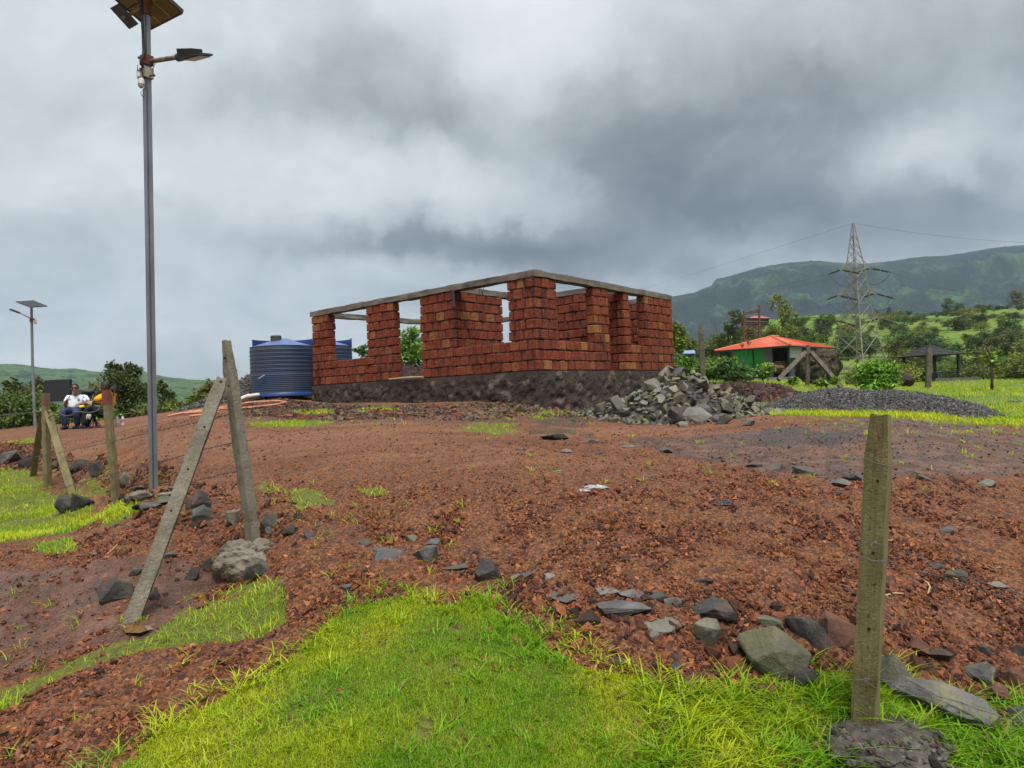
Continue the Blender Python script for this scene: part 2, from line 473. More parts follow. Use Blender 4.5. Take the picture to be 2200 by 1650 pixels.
Z_DARK = zone([(1600,930),(1700,922),(1830,930),(1860,945),(1780,958),(1640,955)])
Z_PATCH = zone([(1140,905),(1230,897),(1290,903),(1250,918),(1160,918)])
Z_YARD = zone([(500,878),(700,862),(1000,872),(1280,880),(1280,905),(1000,912),(700,912),(500,905)])

def zones(x, y):
    wx = x + fbm(x * 3.1, y * 3.1, 21, 3) * .12 * np.clip(np.hypot(x, y) / 4, .5, 4); wy = y + fbm(x * 3.1, y * 3.1, 22, 3) * .10 * np.clip(np.hypot(x, y) / 4, .5, 4)
    g = in_poly(wx, wy, Z_LAWN) | in_poly(wx, wy, Z_STRIP) | in_poly(wx, wy, Z_LEFT) | in_poly(wx, wy, Z_BELT)
    for z in Z_TUFTS: g |= in_poly(wx, wy, z)
    sl = in_poly(wx, wy, Z_SLOPE) | ((y > 27) & (x / np.maximum(y, 1) > .08)) | (y > 30)
    wet = in_poly(wx, wy, Z_WET) * 1.0 + in_poly(wx, wy, Z_MUD) * .8
    dark = (in_poly(wx, wy, Z_DARK) | in_poly(wx, wy, Z_PATCH)) * 1.0 + in_poly(wx, wy, Z_YARD) * .75
    return g | sl, wet, dark, sl

def build_ground():
    a_f = np.radians(np.concatenate([np.linspace(-46, 46, 350)]))
    a_b = np.radians(np.linspace(46, 314, 70)[1:-1])
    ang = np.concatenate([a_f, a_b]); na = len(ang)
    r = [0.0 + .35]
    while r[-1] < 9000:
        q = r[-1]
        r.append(q + (.25 if q < 1.9 else .020 if q < 5.5 else .045 if q < 9 else .11 if q < 18 else .2 if q < 30 else .6 if q < 60 else q * .05))
    r = np.array(r); nr = len(r)
    R, A = np.meshgrid(r, ang, indexing='ij')
    x = (R * np.sin(A)).ravel(); y = (R * np.cos(A)).ravel()
    z = H(x, y)
    g, wet, dark, sl = zones(x, y)
    rr = R.ravel()
    near = 1 - sstep(10, 22, rr)
    bank = sstep(-.70, -.95, z) * (1 - sstep(6, 9, rr))
    bare = (1 - g * .8)
    z = z + near * bare * (fbm(x * 9, y * 9, 31, 3) * .012 + np.abs(fbm(x * 24, y * 24, 33, 2)) * .011 * (1 + bank) + bank * fbm(x * 4, y * 4, 35, 3) * .03) * (1 - .75 * np.clip(wet, 0, 1))
    i = np.arange(nr - 1)[:, None] * na; j = np.arange(na)[None, :]; j2 = (j + 1) % na
    Q = np.stack([i + j, i + j2, i + na + j2, i + na + j], -1).reshape(-1, 4)
    V = np.stack([x, y, z], 1)
    V = np.concatenate([V, [[0, 0, Hs(0, .3)]]]); c = len(V) - 1
    T = np.stack([np.full(na, c), (np.arange(na) + 1) % na, np.arange(na)], 1)
    ex = lambda a: np.concatenate([a.astype(np.float32), [0]])
    me = np_mesh('ground', V, [Q[:, ::-1], T[:, ::-1]], {'grassy': ex(g * 1.0), 'wet': ex(wet), 'dark': ex(dark), 'slope': ex(sl * 1.0), 'bank': ex(sstep(-.60, -.78, H0(x, y)) * (1 - sstep(6, 9, rr)))}, smooth=True)
    o = obj('ground', me, mat=ground_mat()); tag(o, kind='structure')
    # make sure the sheet faces up
    if me.polygons[len(me.polygons) // 3].normal.z < 0: me.flip_normals()
    return o

def ground_mat():
    m, nt, b = new_mat('red_laterite_soil')
    p = coord(nt, 'World')
    big = noise(nt, p, .55, 5, .6, .4)
    mid = noise(nt, p, 2.7, 6, .6)
    cell = voro(nt, p, 70, out='Color'); cs = nt.nodes.new('ShaderNodeSeparateColor'); nt.links.new(cell, cs.inputs[0])
    cell2 = voro(nt, p, 21, out='Color'); cs2 = nt.nodes.new('ShaderNodeSeparateColor'); nt.links.new(cell2, cs2.inputs[0])
    grain = ramp(nt, cs.outputs[0], [(0, (.028, .016, .011)), (.25, (.078, .032, .014)), (.55, (.172, .063, .026)), (.85, (.245, .094, .039)), (1, (.31, .155, .065))])
    fine = ramp(nt, mid, [(.3, (.100, .036, .016)), (.7, (.195, .075, .032))])
    c = mixc(nt, .76, fine, grain)
    track = noise(nt, vmath(nt, 'MULTIPLY', p, (.28, 1.5, 1)), 1.0, 6, .62, .6)
    compact = math_node(nt, 'MULTIPLY', ramp(nt, math_node(nt, 'MULTIPLY_ADD', track, .65, math_node(nt, 'MULTIPLY', big, .35)), [(.43, (0, 0, 0)), (.56, (1, 1, 1))]), .90)
    compact = math_node(nt, 'MULTIPLY', compact, math_node(nt, 'SUBTRACT', 1.0, math_node(nt, 'MULTIPLY', attr(nt, 'bank'), .85)))
    c = mixc(nt, math_node(nt, 'MULTIPLY', compact, span(nt, cs.outputs[2], .35, 1.0)), c, ramp(nt, noise(nt, p, 9, 6, .65), [(.3, (.215, .090, .045)), (.7, (.335, .165, .090))]))
    # scattered dark basalt chips
    chips = ramp(nt, cs2.outputs[1], [(.86, (0, 0, 0)), (.9, (1, 1, 1))])
    c = mixc(nt, math_node(nt, 'MULTIPLY', chips, .55), c, (.05, .034, .032))
    wet = attr(nt, 'wet'); wn_ = math_node(nt, 'MULTIPLY', wet, ramp(nt, noise(nt, p, 1.6, 6, .62, .5), [(.30, (.25, .25, .25)), (.50, (1, 1, 1))]), clamp=True)
    c = mixc(nt, wn_, c, ramp(nt, noise(nt, p, 5, 6, .7), [(.32, (.046, .028, .021)), (.48, (.105, .055, .039)), (.68, (.225, .122, .090))]))
    dk = math_node(nt, 'MULTIPLY', attr(nt, 'dark'), ramp(nt, noise(nt, p, 2.5, 5, .7), [(.32, (0, 0, 0)), (.55, (1, 1, 1))]), clamp=True)
    c = mixc(nt, math_node(nt, 'MULTIPLY', dk, .85), c, ramp(nt, cs.outputs[1], [(.0, (.030, .025, .022)), (1, (.090, .072, .062))]))
    gr = attr(nt, 'grassy'); sl = attr(nt, 'slope')
    gsoil = ramp(nt, noise(nt, p, 26, 6, .7), [(.3, (.050, .060, .014)), (.5, (.115, .150, .018)), (.7, (.185, .215, .022))])
    gfar = ramp(nt, noise(nt, p, .5, 7, .7), [(.32, (.060, .100, .018)), (.5, (.125, .190, .026)), (.7, (.190, .225, .040))])
    c = mixc(nt, math_node(nt, 'MULTIPLY', gr, .8), c, gsoil)
    c = mixc(nt, math_node(nt, 'MULTIPLY', sl, ramp(nt, noise(nt, p, .9, 5, .6), [(.3, (.55, .55, .55)), (.45, (1, 1, 1))])), c, gfar)
    nt.links.new(c, b.inputs['Base Color'])
    rr = math_node(nt, 'SUBTRACT', .88, math_node(nt, 'MULTIPLY', wn_, ramp(nt, noise(nt, p, 3.3, 6, .68, .4), [(.42, (.20, .20, .20)), (.56, (.70, .70, .70))])))
    nt.links.new(rr, b.inputs['Roughness'])
    b.inputs['Specular IOR Level'].default_value = .35
    bump(nt, b, voro(nt, p, 70), .9, .014)
    bump(nt, b, noise(nt, p, 22, 6, .7), .6, .025); bump(nt, b, noise(nt, p, 6, 7, .7), .5, .06)
    return m
GROUND = build_ground()
# ------------------------------------------------------------------ hills, mountain, air
def hill_mat(name, c_dark, c_mid, c_light, s1, s2, grassy=.5, bumpd=4.0):
    m, nt, b = new_mat(name)
    p = coord(nt, 'World')
    st = vmath(nt, 'MULTIPLY', p, (1, 1, 1.8))
    n1 = noise(nt, st, s1, 6, .62, .6); n2 = noise(nt, p, s2, 7, .72)
    wood = ramp(nt, n2, [(.30, tuple(x * .45 for x in c_dark)), (.5, c_dark), (.72, c_mid)])
    mead = ramp(nt, n2, [(.3, c_mid), (.7, c_light)])
    k = ramp(nt, math_node(nt, 'MULTIPLY_ADD', n2, .35, math_node(nt, 'MULTIPLY', n1, .65)), [(grassy - .05, (0, 0, 0)), (grassy + .05, (1, 1, 1))])
    c = mixc(nt, k, wood, mead)
    # steep faces show bare dark rock
    g = nt.nodes.new('ShaderNodeNewGeometry'); sx = nt.nodes.new('ShaderNodeSeparateXYZ'); nt.links.new(g.outputs['Normal'], sx.inputs[0])
    steep = ramp(nt, sx.outputs['Z'], [(.42, (1, 1, 1)), (.62, (0, 0, 0))])
    c = mixc(nt, math_node(nt, 'MULTIPLY', steep, .7), c, tuple(x * .6 for x in c_dark))
    nt.links.new(c, b.inputs['Base Color']); b.inputs['Roughness'].default_value = .95; b.inputs['Specular IOR Level'].default_value = .1
    bump(nt, b, n2, .8, bumpd)
    return m

def ridge_hill(name, D, us, ridge_px, foot_D, mat, seed, back=.25, nx=340, ny=90, rough=1.0, z_foot=-30, teeth=0.0, gully=0.06, profile=None):
    """hill whose crest runs at distance D through the given photo pixels and whose foot lies at foot_D"""
    u = np.linspace(us[0], us[1], nx)
    py = np.interp(u, [a for a, _ in ridge_px], [b for _, b in ridge_px])
    crest = np.array([ray(a, b) * D for a, b in zip(u, py)])
    t = np.concatenate([np.linspace(0, 1, ny), 1 + np.linspace(.02, back, 12)])
    prof = profile or (lambda s: s ** 1.15)
    V = []
    dirx = np.array([ray(a, 825)[0] for a in u])
    for tt in t:
        Y = foot_D + (D - foot_D) * tt
        X = dirx * Y
        if tt <= 1:
            s = prof(tt)
            z = z_foot + (crest[:, 2] - z_foot) * s
            w = min(1.0, (1 - tt) * 2.6) * tt
        else:
            z = crest[:, 2] - (tt - 1) * (D - foot_D) * .5; w = 0.0
        k = 1.0 / (D * .06)
        gl = np.abs(fbm(X * k * 1.6 + 3, Y * k * .35, seed, 4)) * -1 + .25
        z = z + w * (crest[:, 2] - z_foot) * (gl * gully * 4 + fbm(X * k * 5, Y * k * 5, seed + 9, 4) * gully) * rough
        if teeth and tt > .93: z = z + teeth * np.maximum(0, fbm(X * k * 40, Y * k * 2, seed + 4, 3)) * (1 if tt <= 1.02 else 0)
        V.append(np.stack([X, np.full(nx, Y), z], 1))
    V = np.concatenate(V); m = len(t)
    i = np.arange(m - 1)[:, None] * nx; j = np.arange(nx - 1)[None, :]
    Q = np.stack([i + j, i + j + 1, i + nx + j + 1, i + nx + j], -1).reshape(-1, 4)
    me = np_mesh(name, V, Q, smooth=True, mats=[mat])
    return tag(obj(name, me), kind='structure'), V.reshape(m, nx, 3)

MT = hill_mat('forested_mountain', (.010, .020, .014), (.022, .044, .022), (.065, .115, .036), .0042, .05, .55, 6)
HL = hill_mat('green_far_hill', (.015, .034, .015), (.036, .072, .022), (.085, .145, .034), .011, .07, .47, 4)
HG = hill_mat('grassy_hill', (.030, .060, .016), (.085, .150, .026), (.170, .230, .042), .022, .22, .44, .6)
def mtn_prof(t):
    # talus, cliff band, shelf, upper slope
    return float(np.interp(t, [0, .45, .58, .62, .76, .80, .93, 1], [0, .26, .44, .58, .66, .84, .93, 1]))
ridge_hill('mountain', 3200, (850, 2700), [(850, 860), (1000, 800), (1120, 760), (1250, 705), (1400, 655), (1450, 637), (1500, 628), (1540, 612), (1546, 600), (1580, 592), (1640, 574), (1700, 564), (1760, 559), (1800, 562), (1860, 566), (1920, 561), (1990, 551), (2050, 548), (2110, 538), (2150, 531), (2200, 527), (2400, 505), (2700, 480)],
           1500, MT, 11, teeth=7, gully=.075, z_foot=-60, profile=mtn_prof, nx=420, ny=100)
ridge_hill('far_hill', 2100, (-700, 760), [(-700, 770), (-200, 770), (0, 782), (50, 783), (90, 790), (120, 793), (160, 791), (195, 797), (230, 801), (290, 790), (330, 806), (400, 815), (470, 818), (540, 822), (620, 834), (760, 852)],
           900, HL, 23, teeth=4, gully=.07, z_foot=-70, profile=lambda t: t ** .95)
_, HILLV = ridge_hill('grassy_hill', 420, (1380, 2800), [(1380, 800), (1450, 780), (1520, 744), (1600, 705), (1660, 686), (1720, 680), (1780, 676), (1860, 674), (1940, 676), (2010, 677), (2060, 672), (2120, 666), (2200, 662), (2400, 650), (2800, 640)],
           150, HG, 37, teeth=0, gully=.045, z_foot=1.0, profile=lambda t: t ** .8)
def hill_at(px, t):
    """point on the grassy hill at photo column px, t = 0 foot .. 1 crest"""
    nx = HILLV.shape[1]; i = int(np.clip((px - 1380) / (2800 - 1380) * (nx - 1), 0, nx - 1)); j = int(round(t * 89))
    return Vector(HILLV[j, i])

def haze():
    mb = MB(); mb.box((300, 2000, 360), (9000, 6200, 900))
    m = bpy.data.materials.new('haze_air'); m.use_nodes = True; nt = m.node_tree; nt.nodes.clear()
    v = nt.nodes.new('ShaderNodeVolumePrincipled'); v.inputs['Color'].default_value = (.62, .79, 1.0, 1); v.inputs['Density'].default_value = HAZE
    v.inputs['Anisotropy'].default_value = 0.0
    o = nt.nodes.new('ShaderNodeOutputMaterial'); nt.links.new(v.outputs[0], o.inputs['Volume'])
    ob = mb.build('haze', m); tag(ob, kind='stuff')
HAZE = 0.000088
haze()
# ------------------------------------------------------------------ rock, gravel, grass
def rock_mat(name, stops, lichen=(.20, .185, .075), lich=.4, rough=.82, rand=.25, mud=.7):
    m, nt, b = new_mat(name)
    v = coord(nt, 'Object'); r = objrand(nt)
    cb = nt.nodes.new('ShaderNodeCombineXYZ')
    for i in range(3): nt.links.new(math_node(nt, 'MULTIPLY', r, 31.0 + 7 * i), cb.inputs[i])
    v = vmath(nt, 'ADD', v, cb.outputs[0])
    c = ramp(nt, noise(nt, v, 7, 8, .65), stops)
    spk = ramp(nt, noise(nt, v, 60, 3, .7), [(.62, (0, 0, 0)), (.72, (1, 1, 1))])
    c = mixc(nt, math_node(nt, 'MULTIPLY', spk, .25), c, (.30, .29, .27))
    lm = ramp(nt, noise(nt, v, 3.2, 5, .6), [(.62 - lich * .35, (0, 0, 0)), (.74 - lich * .2, (1, 1, 1))])
    lm = math_node(nt, 'MULTIPLY', lm, math_node(nt, 'MULTIPLY', math_node(nt, 'FRACT', math_node(nt, 'MULTIPLY', r, 7.31)), .85))
    c = mixc(nt, lm, c, lichen)
    c = hsv(nt, c, v=span(nt, r, 1 - rand, 1 + rand))
    # red mud smeared over part of the stone
    md = ramp(nt, noise(nt, v, 4.5, 6, .7), [(.54, (0, 0, 0)), (.68, (.75, .75, .75))]); c = mixc(nt, math_node(nt, 'MULTIPLY', md, mud), c, (.13, .055, .032))
    cr = voro(nt, v, 9, feature='DISTANCE_TO_EDGE'); ck = ramp(nt, cr, [(.0, (.6, .6, .6)), (.03, (0, 0, 0))]); c = mixc(nt, math_node(nt, 'MULTIPLY', ck, .35), c, (.02, .018, .016))
    nt.links.new(c, b.inputs['Base Color']); b.inputs['Roughness'].default_value = rough; b.inputs['Specular IOR Level'].default_value = .35
    bump(nt, b, noise(nt, v, 24, 8, .7), .7, .015); bump(nt, b, noise(nt, v, 5, 6, .6), .6, .04)
    return m
BASALT = rock_mat('grey_basalt', [(.25, (.040, .039, .038)), (.5, (.085, .084, .081)), (.75, (.150, .147, .140))], lich=.25)
HEAPROCK = rock_mat('olive_grey_broken_basalt', [(.25, (.068, .066, .056)), (.5, (.140, .136, .112)), (.75, (.235, .226, .185))], lichen=(.215, .185, .070), lich=.65, rand=.42, mud=.15)
DARKROCK = rock_mat('dark_basalt', [(.25, (.020, .018, .017)), (.5, (.045, .041, .039)), (.78, (.085, .078, .072))], lich=.1)
MOSSROCK = rock_mat('mossy_basalt', [(.25, (.045, .044, .038)), (.5, (.090, .088, .074)), (.75, (.150, .145, .118))], lichen=(.145, .140, .035), lich=.7, rand=.12)
REDROCK = rock_mat('vesicular_red_brown_rock', [(.25, (.035, .020, .016)), (.5, (.090, .042, .028)), (.78, (.19, .080, .042))], lichen=(.12, .07, .04), lich=.3)
PALEROCK = rock_mat('pale_grey_stone', [(.25, (.085, .082, .072)), (.5, (.150, .145, .127)), (.75, (.23, .222, .195))], lich=.3, rand=.12)

def rock_mesh(seed, size, n=16, flatness=1.0, bevel=.02, detail=0, rough=.02, name='stone'):
    """angular broken stone: hull of scattered points, edges chipped"""
    R = rng(seed)
    pts = R.normal(size=(n, 3)); pts /= np.linalg.norm(pts, axis=1)[:, None]
    pts *= R.uniform(.72, 1.0, (n, 1))
    # a few planar breaks
    for _ in range(5):
        d = R.normal(size=3); d /= np.linalg.norm(d); k = R.uniform(.40, .72)
        s = pts @ d; pts -= np.outer(np.maximum(0, s - k), d)
    pts = pts * (np.array(size) / 2) / np.abs(pts).max(0)
    bm = bmesh.new()
    for p in pts: bm.verts.new(p)
    r = bmesh.ops.convex_hull(bm, input=bm.verts[:])
    bmesh.ops.delete(bm, geom=[g for g in set(r['geom_interior'] + r['geom_unused']) if isinstance(g, bmesh.types.BMVert)], context='VERTS')
    bmesh.ops.dissolve_limit(bm, angle_limit=math.radians(9), verts=bm.verts[:], edges=bm.edges[:])
    if bevel:
        bmesh.ops.bevel(bm, geom=bm.edges[:], offset=bevel * min(size), segments=1, affect='EDGES', clamp_overlap=True)
    if detail:
        bmesh.ops.triangulate(bm, faces=bm.faces[:])
        for _ in range(detail):
            el = [e for e in bm.edges if e.calc_length() > min(size) * .16]
            bmesh.ops.subdivide_edges(bm, edges=el, cuts=1, use_grid_fill=True)
        bmesh.ops.triangulate(bm, faces=bm.faces[:])
        co = np.array([v.co[:] for v in bm.verts]); k = 1 / min(size)
        for a in range(3):
            d = fbm(co[:, (a + 1) % 3] * k * 3 + seed, co[:, (a + 2) % 3] * k * 3 + co[:, a] * k * 2, seed + a, 4) * rough
            for v, q in zip(bm.verts, d): v.co[a] += q
    me = bpy.data.meshes.new(name); bm.to_mesh(me); bm.free(); me.update()
    return me

# --- one stuff mesh of many little icosahedral pebbles
_ico_v = None
def ico():
    global _ico_v
    if _ico_v is None:
        bm = bmesh.new(); bmesh.ops.create_icosphere(bm, subdivisions=1, radius=1)
        _ico_v = (np.array([v.co[:] for v in bm.verts]), np.array([[v.index for v in f.verts] for f in bm.faces])); bm.free()
    return _ico_v
def octa():
    return np.array([[1, 0, 0], [-1, 0, 0], [0, 1, 0], [0, -1, 0], [0, 0, 1], [0, 0, -1.0]]), np.array([[0, 2, 4], [2, 1, 4], [1, 3, 4], [3, 0, 4], [2, 0, 5], [1, 2, 5], [3, 1, 5], [0, 3, 5]])
def tetra():
    k = .62
    return np.array([[k, k, k], [-k, -k, k], [-k, k, -k], [k, -k, -k]]) * 1.25, np.array([[0, 2, 1], [0, 1, 3], [0, 3, 2], [1, 2, 3]])
def rand_rot(R, n):
    q = R.normal(size=(n, 4)); q /= np.linalg.norm(q, axis=1)[:, None]
    w, x, y, z = q.T
    return np.stack([1 - 2 * (y * y + z * z), 2 * (x * y - z * w), 2 * (x * z + y * w), 2 * (x * y + z * w), 1 - 2 * (x * x + z * z), 2 * (y * z - x * w), 2 * (x * z - y * w), 2 * (y * z + x * w), 1 - 2 * (x * x + y * y)], -1).reshape(-1, 3, 3)
def scatter_mesh(name, pos, size, base, R, cols, mat, jit=.28, flat_=.7, smooth=False):
    bv, bf = base; n = len(pos); k = len(bv)
    V = bv[None] * (1 + R.uniform(-jit, jit, (n, k, 1)))
    sc = np.stack([size * R.uniform(.75, 1.3, n), size * R.uniform(.75, 1.2, n), size * R.uniform(flat_ * .7, flat_ * 1.2, n)], 1)
    V = V * sc[:, None]
    V = np.einsum('nij,nkj->nki', rand_rot(R, n), V) + pos[:, None]
    Fm = (bf[None] + (np.arange(n) * k)[:, None, None]).reshape(-1, 3)
    C = np.repeat(cols, k, 0)
    me = np_mesh(name, V.reshape(-1, 3), Fm, {'tint': C}, smooth=smooth, mats=[mat])
    o = obj(name, me); tag(o, kind='stuff'); return o
def tint_mat(name, rough=.9, bs=.4, bscale=60, spec=.25, trans=0.0, bdist=.006):
    m, nt, b = new_mat(name)
    c = attr(nt, 'tint', 'Color'); p = coord(nt, 'Object')
    c = mixc(nt, 1.0, c, ramp(nt, noise(nt, p, bscale, 4, .7), [(.3, (.65, .65, .65)), (.7, (1.25, 1.25, 1.25))]), 'MULTIPLY')
    nt.links.new(c, b.inputs['Base Color']); b.inputs['Roughness'].default_value = rough; b.inputs['Specular IOR Level'].default_value = spec
    if bs: bump(nt, b, noise(nt, p, bscale * 2, 4, .7), bs, bdist)
    return m
PEBBLE = tint_mat('red_laterite_gravel')
Z_EDGE = zone([(1080, 1235), (1400, 1285), (1620, 1300), (1800, 1320), (2000, 1370), (2260, 1380), (2260, 1560), (2050, 1530), (1900, 1440), (1700, 1460), (1500, 1420), (1300, 1370), (1100, 1290)])
Z_BANK = zone([(-60, 955), (120, 962), (330, 985), (430, 1040), (570, 1085), (700, 1140), (640, 1190), (480, 1180), (300, 1125), (230, 1050), (110, 1010), (-60, 1015)])
Z_PLINTH = zone([(520, 862), (680, 866), (900, 872), (1160, 874), (1290, 880), (1285, 902), (1000, 906), (800, 902), (640, 904), (520, 895)])
def sample_poly(R, poly, n):
    lo, hi = poly.min(0), poly.max(0); out = []
    m = 0
    while m < n:
        q = R.uniform(lo, hi, (n * 3, 2)); wx = q[:, 0] + fbm(q[:, 0] * 3.1, q[:, 1] * 3.1, 21, 3) * .11; wy = q[:, 1] + fbm(q[:, 0] * 3.1, q[:, 1] * 3.1, 22, 3) * .09
        q = q[in_poly(wx, wy, poly)]; out.append(q); m += len(q)
        if len(q) == 0: break
    return np.concatenate(out)[:n]
def pebbles():
    R = rng(5)
    pal = np.array([[.140, .050, .025], [.205, .074, .034], [.082, .032, .020], [.040, .024, .020], [.27, .110, .050], [.17, .080, .050]])
    for n, base, lo, hi, s0, big in ((46000, ico(), 2.2, 9.0, .0040, 1), (210000, tetra(), 2.3, 7.8, .0027, 0)):
        r = lo * (hi / lo) ** R.random(n); a = np.radians(R.uniform(-50, 50, n))
        x, y = r * np.sin(a), r * np.cos(a); z = H(x, y)
        g, wet, dark, sl = zones(x, y)
        bank = sstep(-.66, -.9, z) * (1 - sstep(6.5, 8, r))
        clump = sstep(-.3, .3, fbm(x * 1.6, y * 1.6, 44, 3))
        prob = ((.14 if big else .50) + (.66 if big else .50) * bank) * (.62 + .38 * clump) * np.where(g, .02, 1) * np.where(wet > .5, .12, 1)
        keep = R.random(n) < prob * (1 - .4 * sstep(5, 7, r))
        x, y, z, r, bank, wet = x[keep], y[keep], z[keep], r[keep], bank[keep], wet[keep]; n = len(x)
        size = s0 * np.exp(R.normal(0, .42, n)) * (1 + .8 * bank) * (np.where(R.random(n) < .05, 1.9, 1) if big else 1) * (1 + .10 * r)
        size = np.clip(size, .003, .024)
        cols = pal[R.choice(6, n, p=[.34, .18, .24, .14, .03, .07])] * np.array([1.32, 1.27, 1.18]) * (1 if big else 1.15) * R.uniform(.65, 1.15, (n, 1))
        scatter_mesh('gravel', np.stack([x, y, z + size * .4], 1), size, base, R, cols, PEBBLE); print('pebbles', n)
    # loose fine stones over the trodden yard and the wet ground
    n = 60000; r = 6.0 * (17 / 6.0) ** R.random(n); a = np.radians(R.uniform(-42, 42, n)); x, y = r * np.sin(a), r * np.cos(a)
    g, wet, dark, sl = zones(x, y)
    k = (~g) & (R.random(n) < .30 + .4 * sstep(-.2, .4, fbm(x * .8, y * 2.2, 47, 3)) - .12 * wet); x, y, r, wet = x[k], y[k], r[k], wet[k]; n = len(x)
    size = np.clip(.0052 * np.exp(R.normal(0, .45, n)) * (r / 7) ** .55, .003, .022)
    cols = np.where((wet > .5)[:, None], np.array([[.062, .042, .032]]), pal[R.choice(6, n, p=[.34, .22, .20, .14, .06, .04]) ] * 1.25) * R.uniform(.6, 1.3, (n, 1))
    scatter_mesh('gravel', np.stack([x, y, H(x, y) + size * .3], 1), size, tetra(), R, cols, PEBBLE)
    # stony strip of the left bank, and debris at the foot of the house
    for z_, n, s0, pl in ((Z_EDGE, 2300, .0125, pal[:4] * .85), (Z_BANK, 5200, .014, pal[:4] * .8), (Z_PLINTH, 5200, .020, np.array([[.060, .036, .028], [.10, .045, .030], [.15, .055, .032], [.04, .032, .028], [.13, .11, .09]]))):
        q = sample_poly(R, z_, n); x, y = q.T; n = len(x); size = np.clip(s0 * np.exp(R.normal(0, .55, n)), .006, .07)
        scatter_mesh('gravel', np.stack([x, y, H(x, y) + size * .25], 1), size, octa(), R, pl[R.integers(0, len(pl), n)] * R.uniform(.7, 1.2, (n, 1)), PEBBLE)
pebbles()

# --- grass
def leaf_mat(name, attr_name='tint', trans=.35, rough=.55):
    m, nt, b = new_mat(name)
    c = attr(nt, attr_name, 'Color')
    nt.links.new(c, b.inputs['Base Color']); b.inputs['Roughness'].default_value = rough; b.inputs['Specular IOR Level'].default_value = .25
    t = nt.nodes.new('ShaderNodeBsdfTranslucent'); nt.links.new(hsv(nt, c, s=1.05, v=1.25), t.inputs['Color'])
    mx = nt.nodes.new('ShaderNodeMixShader'); mx.inputs[0].default_value = trans
    nt.links.new(b.outputs[0], mx.inputs[1]); nt.links.new(t.outputs[0], mx.inputs[2])
    out = [n for n in nt.nodes if n.type == 'OUTPUT_MATERIAL'][0]; nt.links.new(mx.outputs[0], out.inputs[0])
    return m
GRASS = leaf_mat('grass_blade')
def blades(name, x, y, h, w, lean, R, cols, z=None, seg=3):
    """one mesh of bent tapering blades, 3 segments each"""
    n = len(x); z = H(x, y) if z is None else z
    a = R.uniform(0, 2 * PI, n); dx, dy = np.cos(a), np.sin(a)
    wx, wy = -dy, dx
    ts = np.array([0, .38, .74, 1.0] if seg == 3 else [0, .55, 1.0]); V = []
    for t in ts:
        bend = lean * h * t ** 1.8; up = h * (t - .28 * np.minimum(lean, 1.6) * t * t)
        c = np.stack([x + dx * bend, y + dy * bend, z + up - .004], 1)
        ww = (w * (1 - t) ** .55 * .5)[:, None] if t < 1 else 0
        s = np.stack([wx, wy, np.zeros(n)], 1)
        if t < 1: V += [c - s * ww, c + s * ww]
        else: V += [c]
    V = np.stack(V, 1); m = V.shape[1]
    o = (np.arange(n) * m)[:, None]
    Q = np.concatenate([o + np.array([[2 * i, 2 * i + 1, 2 * i + 3, 2 * i + 2]]) for i in range(seg - 1)]); T = o + np.array([[m - 3, m - 2, m - 1]])
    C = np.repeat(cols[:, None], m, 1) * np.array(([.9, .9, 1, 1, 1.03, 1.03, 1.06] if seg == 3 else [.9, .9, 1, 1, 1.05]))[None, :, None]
    me = np_mesh(name, V.reshape(-1, 3), [Q, T], {'tint': C.reshape(-1, 3)}, smooth=True, mats=[GRASS])
    return tag(obj(name, me), kind='stuff')
def grass_cols(R, x, y, n, yellow=.0):
    k = np.clip(.5 + fbm(x * 2.3, y * 2.3, 71, 3) * 1.1 + R.normal(0, .22, n) + yellow, 0, 1)[:, None]
    a = np.array([.165, .345, .014]); b = np.array([.480, .530, .018])
    c = a * (1 - k) + b * k
    dry = (R.random(n) < .05)[:, None]
    return np.where(dry, np.array([.30, .25, .09]), c) * R.uniform(.75, 1.2, (n, 1))
def poly_area(p):
    x, y = p[:, 0], p[:, 1]; return .5 * abs(np.dot(x, np.roll(y, 1)) - np.dot(y, np.roll(x, 1)))
